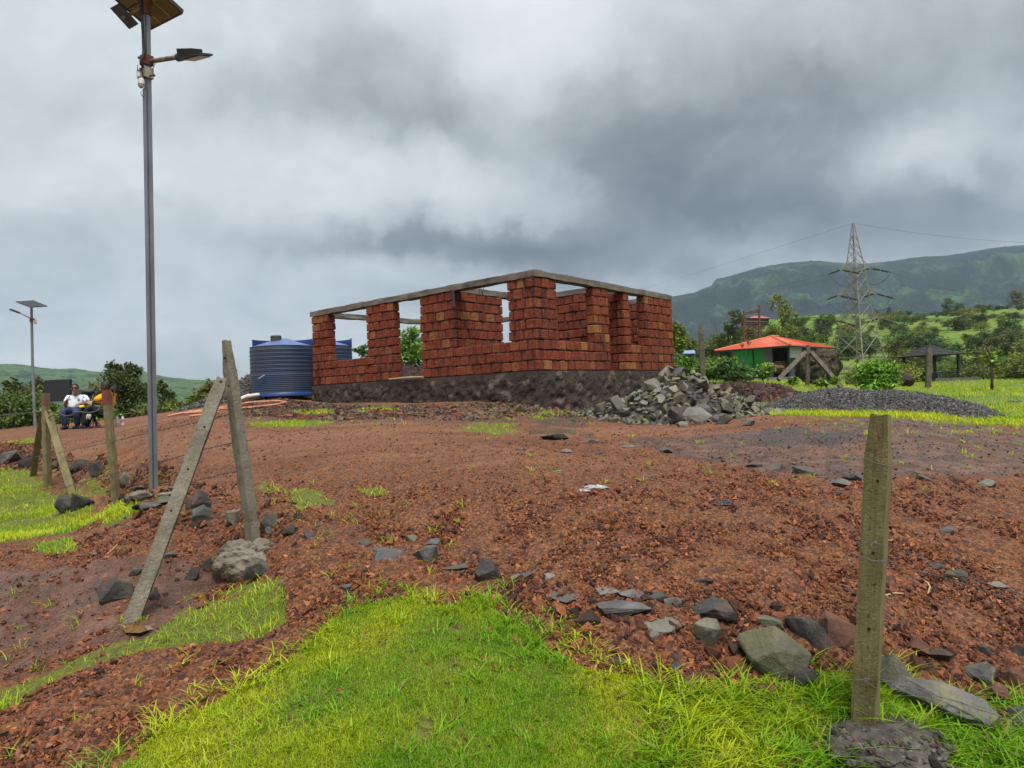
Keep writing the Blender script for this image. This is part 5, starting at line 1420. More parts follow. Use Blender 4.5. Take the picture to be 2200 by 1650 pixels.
def V3(*a): return Vector(a)
def lamp_tall():
    base = P(330, 1052, 6.3); top = P(312.5, -22, 6.22)
    t = thing('street_lamp', base, 'tall grey solar street lamp pole with panel cut off by top edge', 'street lamp')
    L = lambda v: Vector(v) - base
    at = lambda py: (lambda k: base.lerp(top, k))((1052 - py) / 1074)
    mb = MB(); ax = (top - base).normalized()
    # square tube turned on edge, with a weld seam proud along the front corner
    mb.bar(L(base - ax * .1), L(top), .056, .056, up=(math.sin(.62), math.cos(.62), 0)); mb.build('pole', GALV, t)
    d = V3(.0, -1, .0); f = .0405
    mb = MB(); fr = Vector((-math.sin(-.49), -math.cos(.49), 0)).normalized()
    tw = (V3(0, 0, 0) - base); tw.z = 0; tw.normalize()
    mb.bar(L(base + tw * .0395), L(top + tw * .0395), .006, .004); mb.build('seam', DGREY, t)
    mb = MB(); mb.bar(L(at(139)), L(at(119)), .088, .088, up=(math.sin(.62), math.cos(.62), 0)); c1 = mb.build('clamp', RUSTM, t)
    mb = MB(); mb.bar(L(at(167)), L(at(145)), .086, .086, up=(math.sin(.62), math.cos(.62), 0)); c2 = mb.build('clamp', WHITERUST, t)
    mb = MB(); mb.bar(L(at(32)), L(at(-6)), .084, .084, up=(math.sin(.62), math.cos(.62), 0)); c3 = mb.build('clamp', RUSTM, t)
    for c, (a, b_) in ((c1, (299, 124)), (c2, (297.5, 152)), (c2, (330, 162))):
        mb = MB(); q = P(a, b_, 6.2); r_ = P(314, b_ + 1.5, 6.22); mb.tube([L(q), L(r_)], .006, 6); mb.tube([L(q), L(q + (q - r_).normalized() * .012)], .011, 6); mb.build('bolt', DGREY, c)
    mb = MB(); mb.tube([L(P(320, 132.5, 6.24)), L(P(386, 122, 6.05))], .021, 10); mb.build('arm', simple('rusty_arm', [(.35, (.12, .075, .05)), (.6, (.25, .21, .18))], 14, .7), t)
    head = MB(); x0, x1 = P(384, 119, 6.05), P(452, 117.5, 5.9)
    dirx = (x1 - x0).normalized(); vw = Matrix.Rotation(math.radians(-5), 3, dirx) @ P(408, 115, 6.0).normalized(); side = (vw - dirx * vw.dot(dirx)).normalized(); up = side.cross(dirx)
    if up.z < 0: up, side = -up, -side
    rot = np.array([dirx[:], side[:], up[:]]).T
    c = L(P(408, 115, 6.0)); head.box(c, (.185, .12, .075), rot)
    hb = head.build('lamp_head', BLACKP, t)
    pl = MB(); pl.box(L(P(421, 122.2, 5.97)) , (.262, .15, .016), rot @ np.array(Matrix.Rotation(-.16, 3, 'Y'))); pl.build('heat_plate', DGREY, hb)
    ls = MB(); ls.box(L(P(423, 124, 5.97)) - up * .006, (.20, .12, .006), rot @ np.array(Matrix.Rotation(-.16, 3, 'Y'))); ls.build('led_lens', WHITEP, hb)
    cb = MB(); cb.tube([L(P(381, 124, 6.06)), L(P(392, 122, 6.04))], .034, 12); cb.build('sleeve', DGREY, hb)
    # panel seen from below
    A = P(323, 62, 6.6); B = P(391, 27, 6.33); e1 = B - A; e2 = Vector((-.24, -.43, .20)); n = e1.cross(e2).normalized()
    if n.z < 0: n = -n
    e2 = (e2 - e1 * (e2.dot(e1) / e1.length_squared)).normalized() * .78
    def slab(o_, a, b_, th, mat, nm, par):
        m = MB(); V = [L(o_), L(o_ + a), L(o_ + a + b_), L(o_ + b_)]; V += [v + n * th for v in V]
        m.add([v[:] for v in V], [[0, 1, 2, 3], [4, 7, 6, 5], [0, 4, 5, 1], [1, 5, 6, 2], [2, 6, 7, 3], [3, 7, 4, 0]]); return m.build(nm, mat, par)
    sp = slab(A, e1, e2, .022, PANELBACK, 'solar_panel', t)
    for k in range(1, 4): slab(A + e2 * (k / 4) - n * .002, e1, e2 * .013, .001, PANELLINE, 'cell_line', sp)
    for k in range(1, 3): slab(A + e1 * (k / 3) - n * .0024, e2, e1 * .020, .001, PANELLINE, 'cell_line', sp)
    for o_, a, b_ in ((A - e1 * .02, e1 * .02, e2), (A + e1, e1 * .03, e2), (A - e2 * .012, e1, e2 * .012), (A + e2, e1, e2 * .012)): slab(o_ - n * .010, a, b_, .036, DGREY, 'frame', sp)
    mb = MB(); m0 = A + e1 * .5 + e2 * .30; m1 = A + e1 * .5 + e2 * .75
    mb.bar(L(m0 - n * .012), L(m1 - n * .012), .03, .02); mb.bar(L(at(-4)), L((m0 + m1) / 2 - n * .012), .035, .035); mb.build('mount', RUSTM, t)
    # cables
    mb = MB(); mb.tube([L(P(303, -5, 6.16)), L(P(305, 40, 6.15)), L(P(308, 85, 6.16)), L(P(310, 112, 6.16)), L(P(304, 128, 6.14)), L(P(302.5, 136, 6.14)), L(P(308, 146, 6.16))], .012, 8); mb.build('cable', CABLE, t)
    mb = MB(); mb.tube([L(P(333, 136, 6.18)), L(P(331, 143, 6.16)), L(P(326, 150, 6.17))], .004, 5); mb.tube([L(P(309, 188, 6.17)), L(P(302, 198, 6.14)), L(P(304, 204, 6.14)), L(P(310, 211, 6.18))], .004, 5); mb.build('thin_cable', GALV, t)
    # camera and its own little panel are bolted on: things of their own
    cp = P(302, 165, 6.18); cm = thing('security_camera', cp, 'off-white security camera with aerial clamped below the tall lamp arm', 'camera')
    k = lambda a, b_, D=6.18: P(a, b_, D) - cp
    mb = MB(); mb.box(k(300.5, 162), (.035, .06, .045)); mb.build('mount_box', WHITEP, cm)
    mb = MB(); mb.lathe([(0, .035), (.022, .032), (.028, .015), (.028, -.02), (.030, -.028), (.026, -.045), (.015, -.056), (0, -.058)], 16, k(303.5, 176)[:]); mb.build('dome', WHITEP, cm, smooth=True)
    mb = MB(); mb.lathe([(.0305, -.026), (.0305, -.031), (.027, -.034)], 16, k(303.5, 176)[:]); mb.build('lens_ring', DGREY, cm)
    mb = MB(); mb.tube([k(295.5, 139), k(295.5, 163), k(296.5, 170)], .004, 6); mb.build('aerial', GALV, cm)
    mb = MB(); mb.box(k(304.5, 156, 6.2), (.03, .03, .075)); mb.build('bracket', DGREY, cm)
    a, b_, c_, d_ = P(236, 17.5, 6.2), P(254.5, 7, 6.08), P(295.5, 52.5, 6.14), P(277.5, 63, 6.26)
    sp2 = thing('small_solar_panel', (a + c_) / 2, 'small black solar panel tilted out left of the lamp pole top', 'solar panel')
    nn = (b_ - a).cross(d_ - a).normalized(); nn = nn if nn.z > 0 else -nn
    o_ = sp2.location
    m = MB(); V = [v - o_ for v in (a, b_, c_, d_)]; V += [v + nn * .014 for v in V]; m.add([v[:] for v in V], [[0, 1, 2, 3], [4, 7, 6, 5], [0, 4, 5, 1], [1, 5, 6, 2], [2, 6, 7, 3], [3, 7, 4, 0]]); m.build('panel', BLACKP, sp2)
    m = MB(); p0 = P(262, 40, 6.16) - o_; m.bar(p0, P(283, 29, 6.17) - o_, .012, .03); m.bar(P(283, 29, 6.17) - o_, P(309, 18, 6.2) - o_, .02, .02); m.build('bracket', simple('brass_bracket', [(.3, (.16, .12, .06)), (.7, (.24, .19, .10))], 20, .6), sp2)
    m = MB(); m.tube([P(270, 22, 6.18) - o_, P(285, 12, 6.15) - o_, P(303, 4, 6.16) - o_], .005, 5); m.build('cable', CABLE, sp2)
lamp_tall()
def lamp_far():
    D = 24.0; base = on_ground(73, D); top = P(67.5, 656, D)
    t = thing('street_lamp', base, 'smaller far solar street lamp at the yard edge by the hedge', 'street lamp')
    L = lambda v: Vector(v) - base
    mb = MB(); mb.tube([L(base), L(P(70, 790, D)), L(top)], [.05, .047, .043], 10); mb.build('pole', GALV, t)
    c = P(68.5, 654, D); a = P(53, 648, 23.7); b_ = P(84, 660, 23.9); n = Vector((.1, -.3, .93)).normalized()
    mb = MB(); e2 = Vector((.25, .52, .10)); V = [L(a - e2 * .5), L(b_ - e2 * .5), L(b_ + e2 * .5), L(a + e2 * .5)]; V += [v + Vector((0, 0, .03)) for v in V]
    mb.add([v[:] for v in V], [[0, 1, 2, 3], [4, 7, 6, 5], [0, 4, 5, 1], [1, 5, 6, 2], [2, 6, 7, 3], [3, 7, 4, 0]]); mb.build('solar_panel', DGREY, t)
    mb = MB(); mb.tube([L(P(67, 684, D)), L(P(42, 672, D))], .025, 8); mb.build('arm', GALV, t)
    mb = MB(); p, q = P(43, 672.5, D), P(23, 665, D); mb.bar(L(p), L(q), .12, .06); mb.build('lamp_head', DGREY, t)
    mb = MB(); mb.bar(L(P(69, 692, D)), L(P(69, 684, D)), .11, .11); mb.build('clamp', RUSTM, t)
    mb = MB(); mb.box(L(P(74, 690, D)), (.10, .08, .10)); mb.ellipsoid(L(P(76, 693, D)), (.05, .05, .06), 8, 6); mb.tube([L(P(76, 690, D)), L(P(76, 684, D))], .008, 5); mb.build('camera', WHITEP, t)
lamp_far()

# ------------------------------------------------------------------ two people on camp chairs
def skin(name, verts, edges, radii, mat, parent, sub=2, root=0):
    """tapered limbs grown from a skeleton"""
    me = bpy.data.meshes.new(name); me.from_pydata([tuple(v) for v in verts], edges, [])
    o = bpy.data.objects.new(name, me); COL.objects.link(o)
    m = o.modifiers.new('s', 'SKIN'); m.use_smooth_shade = True
    for i, r in enumerate(radii):
        sv = me.skin_vertices[0].data[i]; sv.radius = (r, r) if not hasattr(r, '__len__') else r
        sv.use_root = (i == root)
    s = o.modifiers.new('u', 'SUBSURF'); s.levels = sub; s.render_levels = sub
    dg = bpy.context.evaluated_depsgraph_get(); dg.update()
    nm = bpy.data.meshes.new_from_object(o.evaluated_get(dg)); nm.name = name
    bpy.data.objects.remove(o); bpy.data.meshes.remove(me)
    nm.materials.clear(); nm.materials.append(mat)
    for p in nm.polygons: p.use_smooth = True
    return obj(name, nm, parent)
SKIN1 = flat('brown_skin', (.26, .125, .075), .55)
SKIN2 = flat('dark_brown_skin', (.10, .047, .030), .55)
HAIR = flat('black_hair', (.010, .009, .009), .6)
WSHIRT = simple('white_jersey', [(.3, (.60, .62, .68)), (.7, (.74, .76, .82))], 12, .85, .4, 30)
YSHIRT = simple('amber_shirt', [(.3, (.62, .27, .008)), (.7, (.75, .36, .016))], 9, .85, .4, 30)
JEANS = simple('blue_jeans', [(.3, (.020, .032, .075)), (.7, (.045, .065, .13))], 14, .9)
BLACKTR = simple('black_trousers', [(.3, (.008, .009, .012)), (.7, (.020, .022, .027))], 14, .9)
SHOE = flat('dark_shoe', (.016, .016, .018), .6)
STRIPE = flat('grey_stripe', (.12, .13, .15), .8)
PD = 17.0
def hand(pos, dirv, mat, parent, curl=.5, s=1.0, bend=(0, 0, -1)):
    d = Vector(dirv).normalized(); b_ = Vector(bend); sd = d.cross(b_).normalized(); b_ = sd.cross(d)
    p = Vector(pos); V = [p, p + d * .045 * s, p + d * .085 * s]; E = [(0, 1), (1, 2)]; Rr = [.024 * s, (.036 * s, .018 * s), (.034 * s, .015 * s)]
    for k, ln in enumerate((.062, .074, .070, .054)):
        o_ = sd * (k - 1.5) * .020 * s; b0 = p + d * .082 * s + o_; i = len(V)
        V += [b0, b0 + (d * .6 + b_ * curl * .5) * ln * s * .55, b0 + (d * (.9 - curl * .4) + b_ * curl) * ln * s]; E += [(2, i), (i, i + 1), (i + 1, i + 2)]; Rr += [.0105 * s, .0095 * s, .008 * s]
    i = len(V); V += [p + d * .03 * s - sd * .034 * s, p + d * .065 * s - sd * .055 * s + b_ * .01]; E += [(1, i), (i, i + 1)]; Rr += [.012 * s, .010 * s]
    return skin('hand', V, E, Rr, mat, parent, 1)

def head_of(c, face, mat, parent, hair_mat, tilt=0.0, s=1.0, beard=None, glasses=False):
    """face: unit vector the head looks along"""
    c = Vector(c); f = Vector(face).normalized(); u = Vector((0, 0, 1)); u = (u - f * u.dot(f)).normalized(); r = f.cross(u)
    M = np.array([r[:], f[:], u[:]]).T
    T = lambda x, y, z: np.array(c) + M @ (np.array([x, y, z]) * s)
    # skull and jaw as one displaced ellipsoid
    mb = MB(); k, m = 20, 16; V = []
    for i in range(m + 1):
        th = PI * i / m
        for j in range(k):
            ph = 2 * PI * j / k
            x, y, z = .077 * math.sin(th) * math.cos(ph), .098 * math.sin(th) * math.sin(ph), .118 * math.cos(th)
            if z < 0: x *= 1 + z * 2.6; y = y * (1 + z * 2.0) + (-z) * .14
            if y > .05 and abs(x) < .018 and -.05 < z < .012: y += .020 * (1 - abs(x) / .018) * (.5 - (z - .012) / .062 * .5)
            if y > .05 and .008 < z < .035 and .014 < abs(x) < .05: y -= .009
            V.append(T(x, y, z))
    Q = [[i * k + j, (i + 1) * k + j, (i + 1) * k + (j + 1) % k, i * k + (j + 1) % k] for i in range(m) for j in range(k)]
    mb.add(V, Q)
    for sgn in (-1, 1): mb.ellipsoid(T(sgn * .080, -.006, -.008), (.012, .022, .032), 8, 6, M)
    hd = mb.build('head', mat, parent, smooth=True)
    hb = MB(); V = []
    for i in range(9):
        th = PI * .54 * i / 8
        for j in range(k):
            ph = 2 * PI * j / k; fr = max(0, math.sin(ph))
            t2 = th * (1 - .50 * fr ** 1.5); V.append(T(.083 * math.sin(t2) * math.cos(ph), .104 * math.sin(t2) * math.sin(ph) - .004, .126 * math.cos(t2) + .002))
    Q = [[i * k + j, (i + 1) * k + j, (i + 1) * k + (j + 1) % k, i * k + (j + 1) % k] for i in range(8) for j in range(k)]
    hb.add(V, Q); hb.build('hair', hair_mat, parent, smooth=True)
    eb = MB()
    for sgn in (-1, 1):
        eb.ellipsoid(T(sgn * .030, .081, .018), (.013, .008, .007), 8, 6, M)
        eb.box(T(sgn * .030, .090, .038), (.030, .008, .006), M)
    eb.build('eye_and_brow', HAIR, parent)
    lip = MB(); lip.box(T(0, .104, -.062), (.038, .008, .009), M); lip.build('mouth', flat('lip', (.16, .06, .05), .5), parent)
    if beard:
        bb = MB(); bb.ellipsoid(T(0, .068, -.088), (.042, .040, .030), 10, 8, M); bb.box(T(0, .103, -.048), (.045, .010, .010), M); bb.build('beard', beard, parent, smooth=True)
    if glasses:
        gb = MB()
        for sgn in (-1, 1): gb.box(T(sgn * .034, .095, .018), (.052, .010, .034), M); gb.bar(T(sgn * .066, .09, .022), T(sgn * .082, -.01, .022), .006)
        gb.bar(T(-.01, .1, .026), T(.01, .1, .026), .008); gb.build('sunglasses', flat('dark_lens', (.022, .010, .008), .15, .7), parent)
    return hd

def man_white():
    g = on_ground(156, PD)
    t = thing('person', g, 'man in white jersey, jeans and sunglasses sitting on a camp chair', 'person')
    k = lambda a, b_, D=PD: P(a, b_, D) - g
    SH = .0119
    pel, bel, che, nec = k(161, 884, 17.05), k(161, 874, 17.08), k(163, 860, 17.12), k(163, 848.5, 17.08)
    shl, shr = k(146.5, 855, 17.05), k(183, 855, 17.15)
    ell, hal = k(140, 870, 16.9), k(143.5, 859.5, 16.72)
    elr, har = k(190, 866, 16.95), k(172, 868, 16.72)
    hl, hr = k(155, 885, 17.0), k(167, 885, 17.05)
    knl, ftl = k(133, 882, 16.62), k(141, 911, 16.72)
    knr, ftr = k(163, 884, 16.55), k(167, 910, 16.75)
    V = [pel, bel, che, nec, k(162, 842, 17.05), shl, ell, hal, shr, elr, har, hl, knl, ftl, hr, knr, ftr]
    E = [(0, 1), (1, 2), (2, 3), (3, 4), (2, 5), (5, 6), (6, 7), (2, 8), (8, 9), (9, 10), (0, 11), (11, 12), (12, 13), (0, 14), (14, 15), (15, 16)]
    skin('body', V, E, [.13, .125, .13, .055, .05, .06, .042, .03, .06, .042, .03, .085, .06, .04, .085, .06, .04], SKIN1, t, 2)
    # jersey: trunk and sleeves to the elbow
    m1, m2 = shl.lerp(ell, .72), shr.lerp(elr, .72)
    skin('shirt', [pel + V3(0, -.01, .03), bel, che, k(163, 852, 17.1), shl, m1, shr, m2], [(0, 1), (1, 2), (2, 3), (2, 4), (4, 5), (2, 6), (6, 7)], [.165, (.175, .16), (.178, .14), .085, .088, .070, .088, .070], WSHIRT, t, 2)
    st = MB()
    for a, b_, c_ in ((k(150, 851.5, 16.98), k(145, 856, 16.93), k(142, 864, 16.86)), (k(177, 851, 17.03), k(184, 855, 17.03), k(188.5, 863, 16.93))):
        st.tube([a, b_, c_], .010, 6)
    st.build('sleeve_stripe', STRIPE, t)
    cr = MB(); cr.ellipsoid(k(169, 859, 16.93), (.035, .012, .045), 8, 6); cr.build('chest_crest', flat('grey_crest', (.20, .21, .22), .7), t)
    skin('trousers', [pel, hl, knl, ftl - V3(0, 0, .05), hr, knr, ftr - V3(0, 0, .05)], [(0, 1), (1, 2), (2, 3), (0, 4), (4, 5), (5, 6)], [.14, .105, .082, .075, .105, .082, .075], JEANS, t, 2)
    for f in (ftl, ftr):
        z = Hs(f.x + g.x, f.y + g.y) - g.z
        skin('shoe', [V3(f.x, f.y + .06, z + .05), V3(f.x, f.y - .05, z + .05), V3(f.x - .02, f.y - .17, z + .035)], [(0, 1), (1, 2)], [.045, .048, .035], SHOE, t, 2)
    hand(hal, hal - ell + V3(.3, 0, -.02), SKIN1, t, .5); hand(har, har - elr, SKIN1, t, .7)
    head_of(k(161, 834.5, 17.0), V3(.42, -.9, -.06), SKIN1, t, HAIR, beard=flat('grey_stubble', (.20, .14, .11), .8), glasses=True, s=1.08)
    return t
man_white()
def man_yellow():
    g = on_ground(215, PD)
    t = thing('person', g, 'man in amber yellow shirt and black trousers reclining on a camp chair', 'person')
    k = lambda a, b_, D=PD: P(a, b_, D) - g
    pel, bel, che, nec = k(225, 884, 17.1), k(230, 873, 17.15), k(237, 857, 17.2), k(233.5, 845.5, 17.18)
    shl, shr = k(231, 848.5, 16.98), k(244, 852, 17.35)
    ell, hal = k(200, 862, 16.85), k(194, 868, 16.72)
    elr, har = k(222, 868, 17.35), k(196, 866, 17.0)
    hl, hr = k(222, 885, 17.0), k(224, 884, 17.2)
    knl, ftl = k(185, 877.5, 16.75), k(180, 911, 16.7)
    knr, ftr = k(193, 876, 17.0), k(187, 911, 16.95)
    V = [pel, bel, che, nec, k(231, 842, 17.15), shl, ell, hal, shr, elr, har, hl, knl, ftl, hr, knr, ftr]
    E = [(0, 1), (1, 2), (2, 3), (3, 4), (2, 5), (5, 6), (6, 7), (2, 8), (8, 9), (9, 10), (0, 11), (11, 12), (12, 13), (0, 14), (14, 15), (15, 16)]
    skin('body', V, E, [.12, .12, .125, .055, .05, .06, .042, .03, .06, .042, .03, .085, .06, .04, .085, .06, .04], SKIN2, t, 2)
    m1, m2 = shl.lerp(ell, .95), shr.lerp(elr, .8)
    skin('shirt', [pel + V3(.0, 0, .03), bel, che, k(234, 850, 17.18), shl, m1, shr, m2], [(0, 1), (1, 2), (2, 3), (2, 4), (4, 5), (2, 6), (6, 7)], [.15, .165, .175, .085, .115, .085, .10, .075], YSHIRT, t, 2)
    skin('trousers', [pel, hl, knl, ftl - V3(0, 0, .05), hr, knr, ftr - V3(0, 0, .05)], [(0, 1), (1, 2), (2, 3), (0, 4), (4, 5), (5, 6)], [.14, .105, .085, .078, .105, .085, .078], BLACKTR, t, 2)
    for f in (ftl, ftr):
        z = Hs(f.x + g.x, f.y + g.y) - g.z
        skin('shoe', [V3(f.x + .06, f.y, z + .05), V3(f.x - .05, f.y, z + .05), V3(f.x - .17, f.y - .03, z + .035)], [(0, 1), (1, 2)], [.045, .048, .035], SHOE, t, 2)
    hand(hal, hal - ell, SKIN2, t, .6); hand(har, har - elr, SKIN2, t, .5)
    head_of(k(225.5, 830.5, 17.05), V3(-.97, -.22, -.05), SKIN2, t, HAIR, s=1.08)
    return t
man_yellow()
mb = MB(); c = P(176, 873.5, 16.66); mb.lathe([(0, .05), (.032, .05), (.036, .042), (.036, -.042), (.032, -.05), (0, -.05)], 14)
o = mb.build('cup', flat('bright_yellow', (.75, .55, .01), .5), smooth=False, loc=c); o.rotation_euler = (0, 1.35, .2); tag(o, 'bright yellow cup lying in the hand of the man in white', 'cup')
mb = MB(); mb.box((0, 0, 0), (.10, .012, .075)); o = mb.build('card', flat('cream_card', (.72, .66, .45), .8), loc=P(193, 865, 16.68)); o.rotation_euler = (.3, .35, .2); tag(o, 'cream card held between the two seated men', 'card')

CHAIRF = flat('charcoal_fabric', (.020, .023, .028), .85)
TUBE = flat('dark_chair_tube', (.035, .036, .040), .4, metal=.6)
CORDG = flat('grey_bungee', (.11, .105, .10), .8)
def chair_white():
    g = on_ground(165, 17.1); t = thing('camp_chair', g, 'dark camp chair with bolster headrest under the man in white', 'chair')
    k = lambda a, b_, D=17.1: P(a, b_, D) - g
    mb = MB(); q = [k(139, 888, 16.75), k(170, 889, 16.8), k(181, 886, 17.35), k(148, 886, 17.35)]; q2 = [v - V3(0, 0, .03) for v in q]
    mb.add([v[:] for v in q + q2], [[0, 1, 2, 3], [4, 7, 6, 5], [0, 4, 5, 1], [1, 5, 6, 2], [2, 6, 7, 3], [3, 7, 4, 0]]); mb.build('seat', CHAIRF, t)
    mb = MB(); q = [k(150, 886, 17.36), k(186, 886, 17.36), k(200, 838, 17.72), k(168, 838, 17.72)]; q2 = [v + V3(.0, .03, .0) for v in q]
    mb.add([v[:] for v in q + q2], [[0, 1, 2, 3], [4, 7, 6, 5], [0, 4, 5, 1], [1, 5, 6, 2], [2, 6, 7, 3], [3, 7, 4, 0]]); mb.build('backrest', CHAIRF, t)
    mb = MB(); mb.tube([k(177, 841, 17.6), k(190, 840.5, 17.6), k(201, 841, 17.62)], [.055, .062, .055], 12); mb.build('headrest', flat('grey_cushion', (.055, .062, .072), .8), t, smooth=True)
    for a, b_ in (((137, 887, 16.72), (133, 919, 16.85)), ((157, 893, 16.8), (167, 918, 17.0)), ((172, 888, 17.0), (160, 917, 17.25)), ((150, 888, 17.35), (146, 914, 17.5))):
        p = k(*a); f = k(*b_); f.z = Hs(f.x + g.x, f.y + g.y) - g.z; mb = MB(); mb.tube([p, f], .012, 8); mb.build('leg', TUBE, t)
    mb = MB(); mb.tube([k(127, 885, 16.5), k(131, 890, 16.5), k(140, 893, 16.5), k(152, 893, 16.5), k(160, 889, 16.5)], .010, 6); mb.build('lashing', CORDG, t)
chair_white()
def chair_yellow():
    g = on_ground(225, 17.25); t = thing('camp_chair', g, 'reclined dark camp chair with splayed legs under the man in yellow', 'chair')
    k = lambda a, b_, D=17.25: P(a, b_, D) - g
    mb = MB(); q = [k(196, 886, 16.85), k(233, 890, 16.9), k(236, 888, 17.5), k(200, 885, 17.45)]; q2 = [v - V3(0, 0, .03) for v in q]
    mb.add([v[:] for v in q + q2], [[0, 1, 2, 3], [4, 7, 6, 5], [0, 4, 5, 1], [1, 5, 6, 2], [2, 6, 7, 3], [3, 7, 4, 0]]); mb.build('seat', CHAIRF, t)
    mb = MB(); q = [k(232, 891, 17.0), k(236, 889, 17.65), k(249, 831, 17.75), k(246, 832, 17.1)]; q2 = [v + V3(.03, .0, .0) for v in q]
    mb.add([v[:] for v in q + q2], [[0, 1, 2, 3], [4, 7, 6, 5], [0, 4, 5, 1], [1, 5, 6, 2], [2, 6, 7, 3], [3, 7, 4, 0]]); mb.build('backrest', CHAIRF, t)
    mb = MB(); mb.tube([k(242, 836, 17.1), k(244, 835, 17.7)], .07, 12); mb.build('headrest', flat('black_cushion', (.022, .026, .030), .75), t, smooth=True)
    hub = k(203, 899, 17.0)
    for a, D in ((190, 16.75), (199, 16.9), (206, 16.7), (213, 17.0), (219, 16.85), (209, 17.3)):
        f = k(a, 919, D); f.z = Hs(f.x + g.x, f.y + g.y) - g.z; top = k(203 + (203 - a) * .8, 886, D + .1)
        mb = MB(); mb.tube([top, hub, f], .011, 7); mb.build('leg', TUBE, t)
    mb = MB(); mb.tube([k(162, 884.5, 16.45), k(175, 885, 16.45), k(190, 886, 16.5), k(203, 885, 16.55), k(212, 880, 16.6), k(214, 872, 16.65)], .012, 6); mb.build('armrest_lashing', CORDG, t)
chair_yellow()
for i, (a, col, lab) in enumerate(((188, 0, 'left'), (193, 0, 'right'))):
    mb = MB(); mb.ellipsoid((0, 0, 0), (.028, .04, .075), 10, 8); o = mb.build('hanging_shoe', flat('white_rubber', (.55, .53, .52), .7), loc=P(a, 895.5, 16.6), smooth=True); o.rotation_euler = (.1, .25, 0)
    tag(o, 'pale shoe hanging under the reclined chair, the %s one' % ('one nearer the knees' if i == 0 else 'one nearer the splayed legs'), 'shoe')
# screen, mat and bottles
g = on_ground(122, 18.6); t = thing('screen', g, 'large flat black screen standing behind the man in white', 'screen')
k = lambda a, b_, D: P(a, b_, D) - g
mb = MB(); q = [k(94, 863, 18.8), k(150, 862, 18.4), k(150, 814.5, 18.4), k(94, 817.5, 18.8)]; nn = Vector((.1, .045, 0))
mb.add([v[:] for v in q] + [(v + V3(.02, .06, 0))[:] for v in q], [[0, 1, 2, 3], [4, 7, 6, 5], [0, 4, 5, 1], [1, 5, 6, 2], [2, 6, 7, 3], [3, 7, 4, 0]]); mb.build('panel', simple('black_screen', [(.3, (.012, .013, .017)), (.7, (.020, .021, .026))], 2, .45, spec=.4), t)
for a in (104, 141):
    p = k(a, 862, 18.65); f = k(a, 915, 18.65); f.z = Hs(f.x + g.x, f.y + g.y) - g.z; mb = MB(); mb.bar(p, f, .04); mb.build('leg', TUBE, t)
g = on_ground(160, 16.6); mb = MB(); q = [on_ground(134, 16.75), on_ground(190, 16.5), on_ground(196, 17.1), on_ground(140, 17.4)]
V = [(v - g + V3(0, 0, .022))[:] for v in q]; mb.add(V + [(v[0], v[1], v[2] - .02) for v in V], [[0, 1, 2, 3], [4, 7, 6, 5], [0, 4, 5, 1], [1, 5, 6, 2], [2, 6, 7, 3], [3, 7, 4, 0]])
o = mb.build('ground_mat', flat('dark_mat', (.03, .03, .033), .9), loc=g); tag(o, 'thin dark mat under the feet of the man in white', 'mat')
def bottle(px, D, r, h, label, body, lbl, cap):
    g = on_ground(px, D); t = thing('bottle', g, label, 'bottle')
    MB().lathe([(0, .0), (r * .95, .0), (r, .012), (r, h * .62), (r * .85, h * .76), (r * .35, h * .90), (r * .32, h * .94), (0, h * .945)], 16).build('body', body, t, smooth=True)
    MB().lathe([(r * 1.02, h * .30), (r * 1.03, h * .31), (r * 1.03, h * .58), (r * 1.02, h * .59)], 16).build('band', lbl, t)
    MB().lathe([(r * .40, h * .92), (r * .42, h * .925), (r * .42, h), (0, h)], 12).build('cap', cap, t)
CLEARP = flat('milky_plastic', (.55, .57, .60), .25, .6)
bottle(249, 17.6, .045, .30, 'silver flask with blue cap standing on the soil', flat('silver_flask', (.42, .44, .47), .35, .6), flat('white_wrap', (.58, .58, .60), .5), flat('blue_cap', (.05, .16, .36), .4))
bottle(261, 17.5, .042, .28, 'clear plastic bottle with pink band and red cap', CLEARP, flat('pink_band', (.62, .16, .20), .5), flat('red_cap', (.45, .08, .08), .4))

# ------------------------------------------------------------------ hose, boards and litter
HOSE = simple('pale_orange_hose', [(.3, (.42, .17, .09)), (.7, (.56, .27, .15))], 8, .5)
def lay(pts, r, name, mat, label, cat, lift=None):
    g = G_many(pts); mb = MB(); P_ = []
    for i in range(len(g) - 1):
        for s in np.linspace(0, 1, 6)[:-1]: P_.append(g[i] * (1 - s) + g[i + 1] * s)
    P_.append(g[-1]); P_ = np.array(P_); P_[:, 2] = H(P_[:, 0], P_[:, 1]) + r * (lift or 1.0)
    mb.tube(P_, r, 7); return tag(mb.build(name, mat, smooth=True), label, cat)
lay([(360, 898), (385, 893), (410, 888), (450, 884), (495, 876), (530, 869), (575, 866), (605, 866), (616, 868), (600, 872), (570, 876), (540, 880), (500, 881), (470, 882)], .030, 'hose', HOSE, 'pale orange hose lying in a long loop before the tank', 'hose', 1.6)
lay([(408, 899), (440, 895), (470, 890), (430, 890), (405, 891), (395, 893), (430, 887), (470, 885)], .026, 'hose', HOSE, 'shorter coil of orange hose at the left end of the loop', 'hose', 1.8)
BOARD = simple('weathered_board', [(.3, (.11, .085, .055)), (.7, (.22, .175, .115))], 4, .9, .4, 30)
def board(p, q, w, h, label):
    a, b_ = G(*p), G(*q); mb = MB(); c = (a + b_) / 2; mb.bar(a - c + V3(0, 0, h * .6), b_ - c + V3(0, 0, h * .6), h, w, up=(0, 0, 1)); tag(mb.build('board', BOARD, loc=c), label, 'board')
board((1137, 935), (1237, 932),   .10, .025, 'long weathered board lying on the yard near the wet ground'); board((1246, 939), (1276, 937), .06, .02, 'short dark board end right of the long board'); board((1252, 888), (1274, 887), .06, .04, 'pale wooden batten in the grass left of the stone heap')
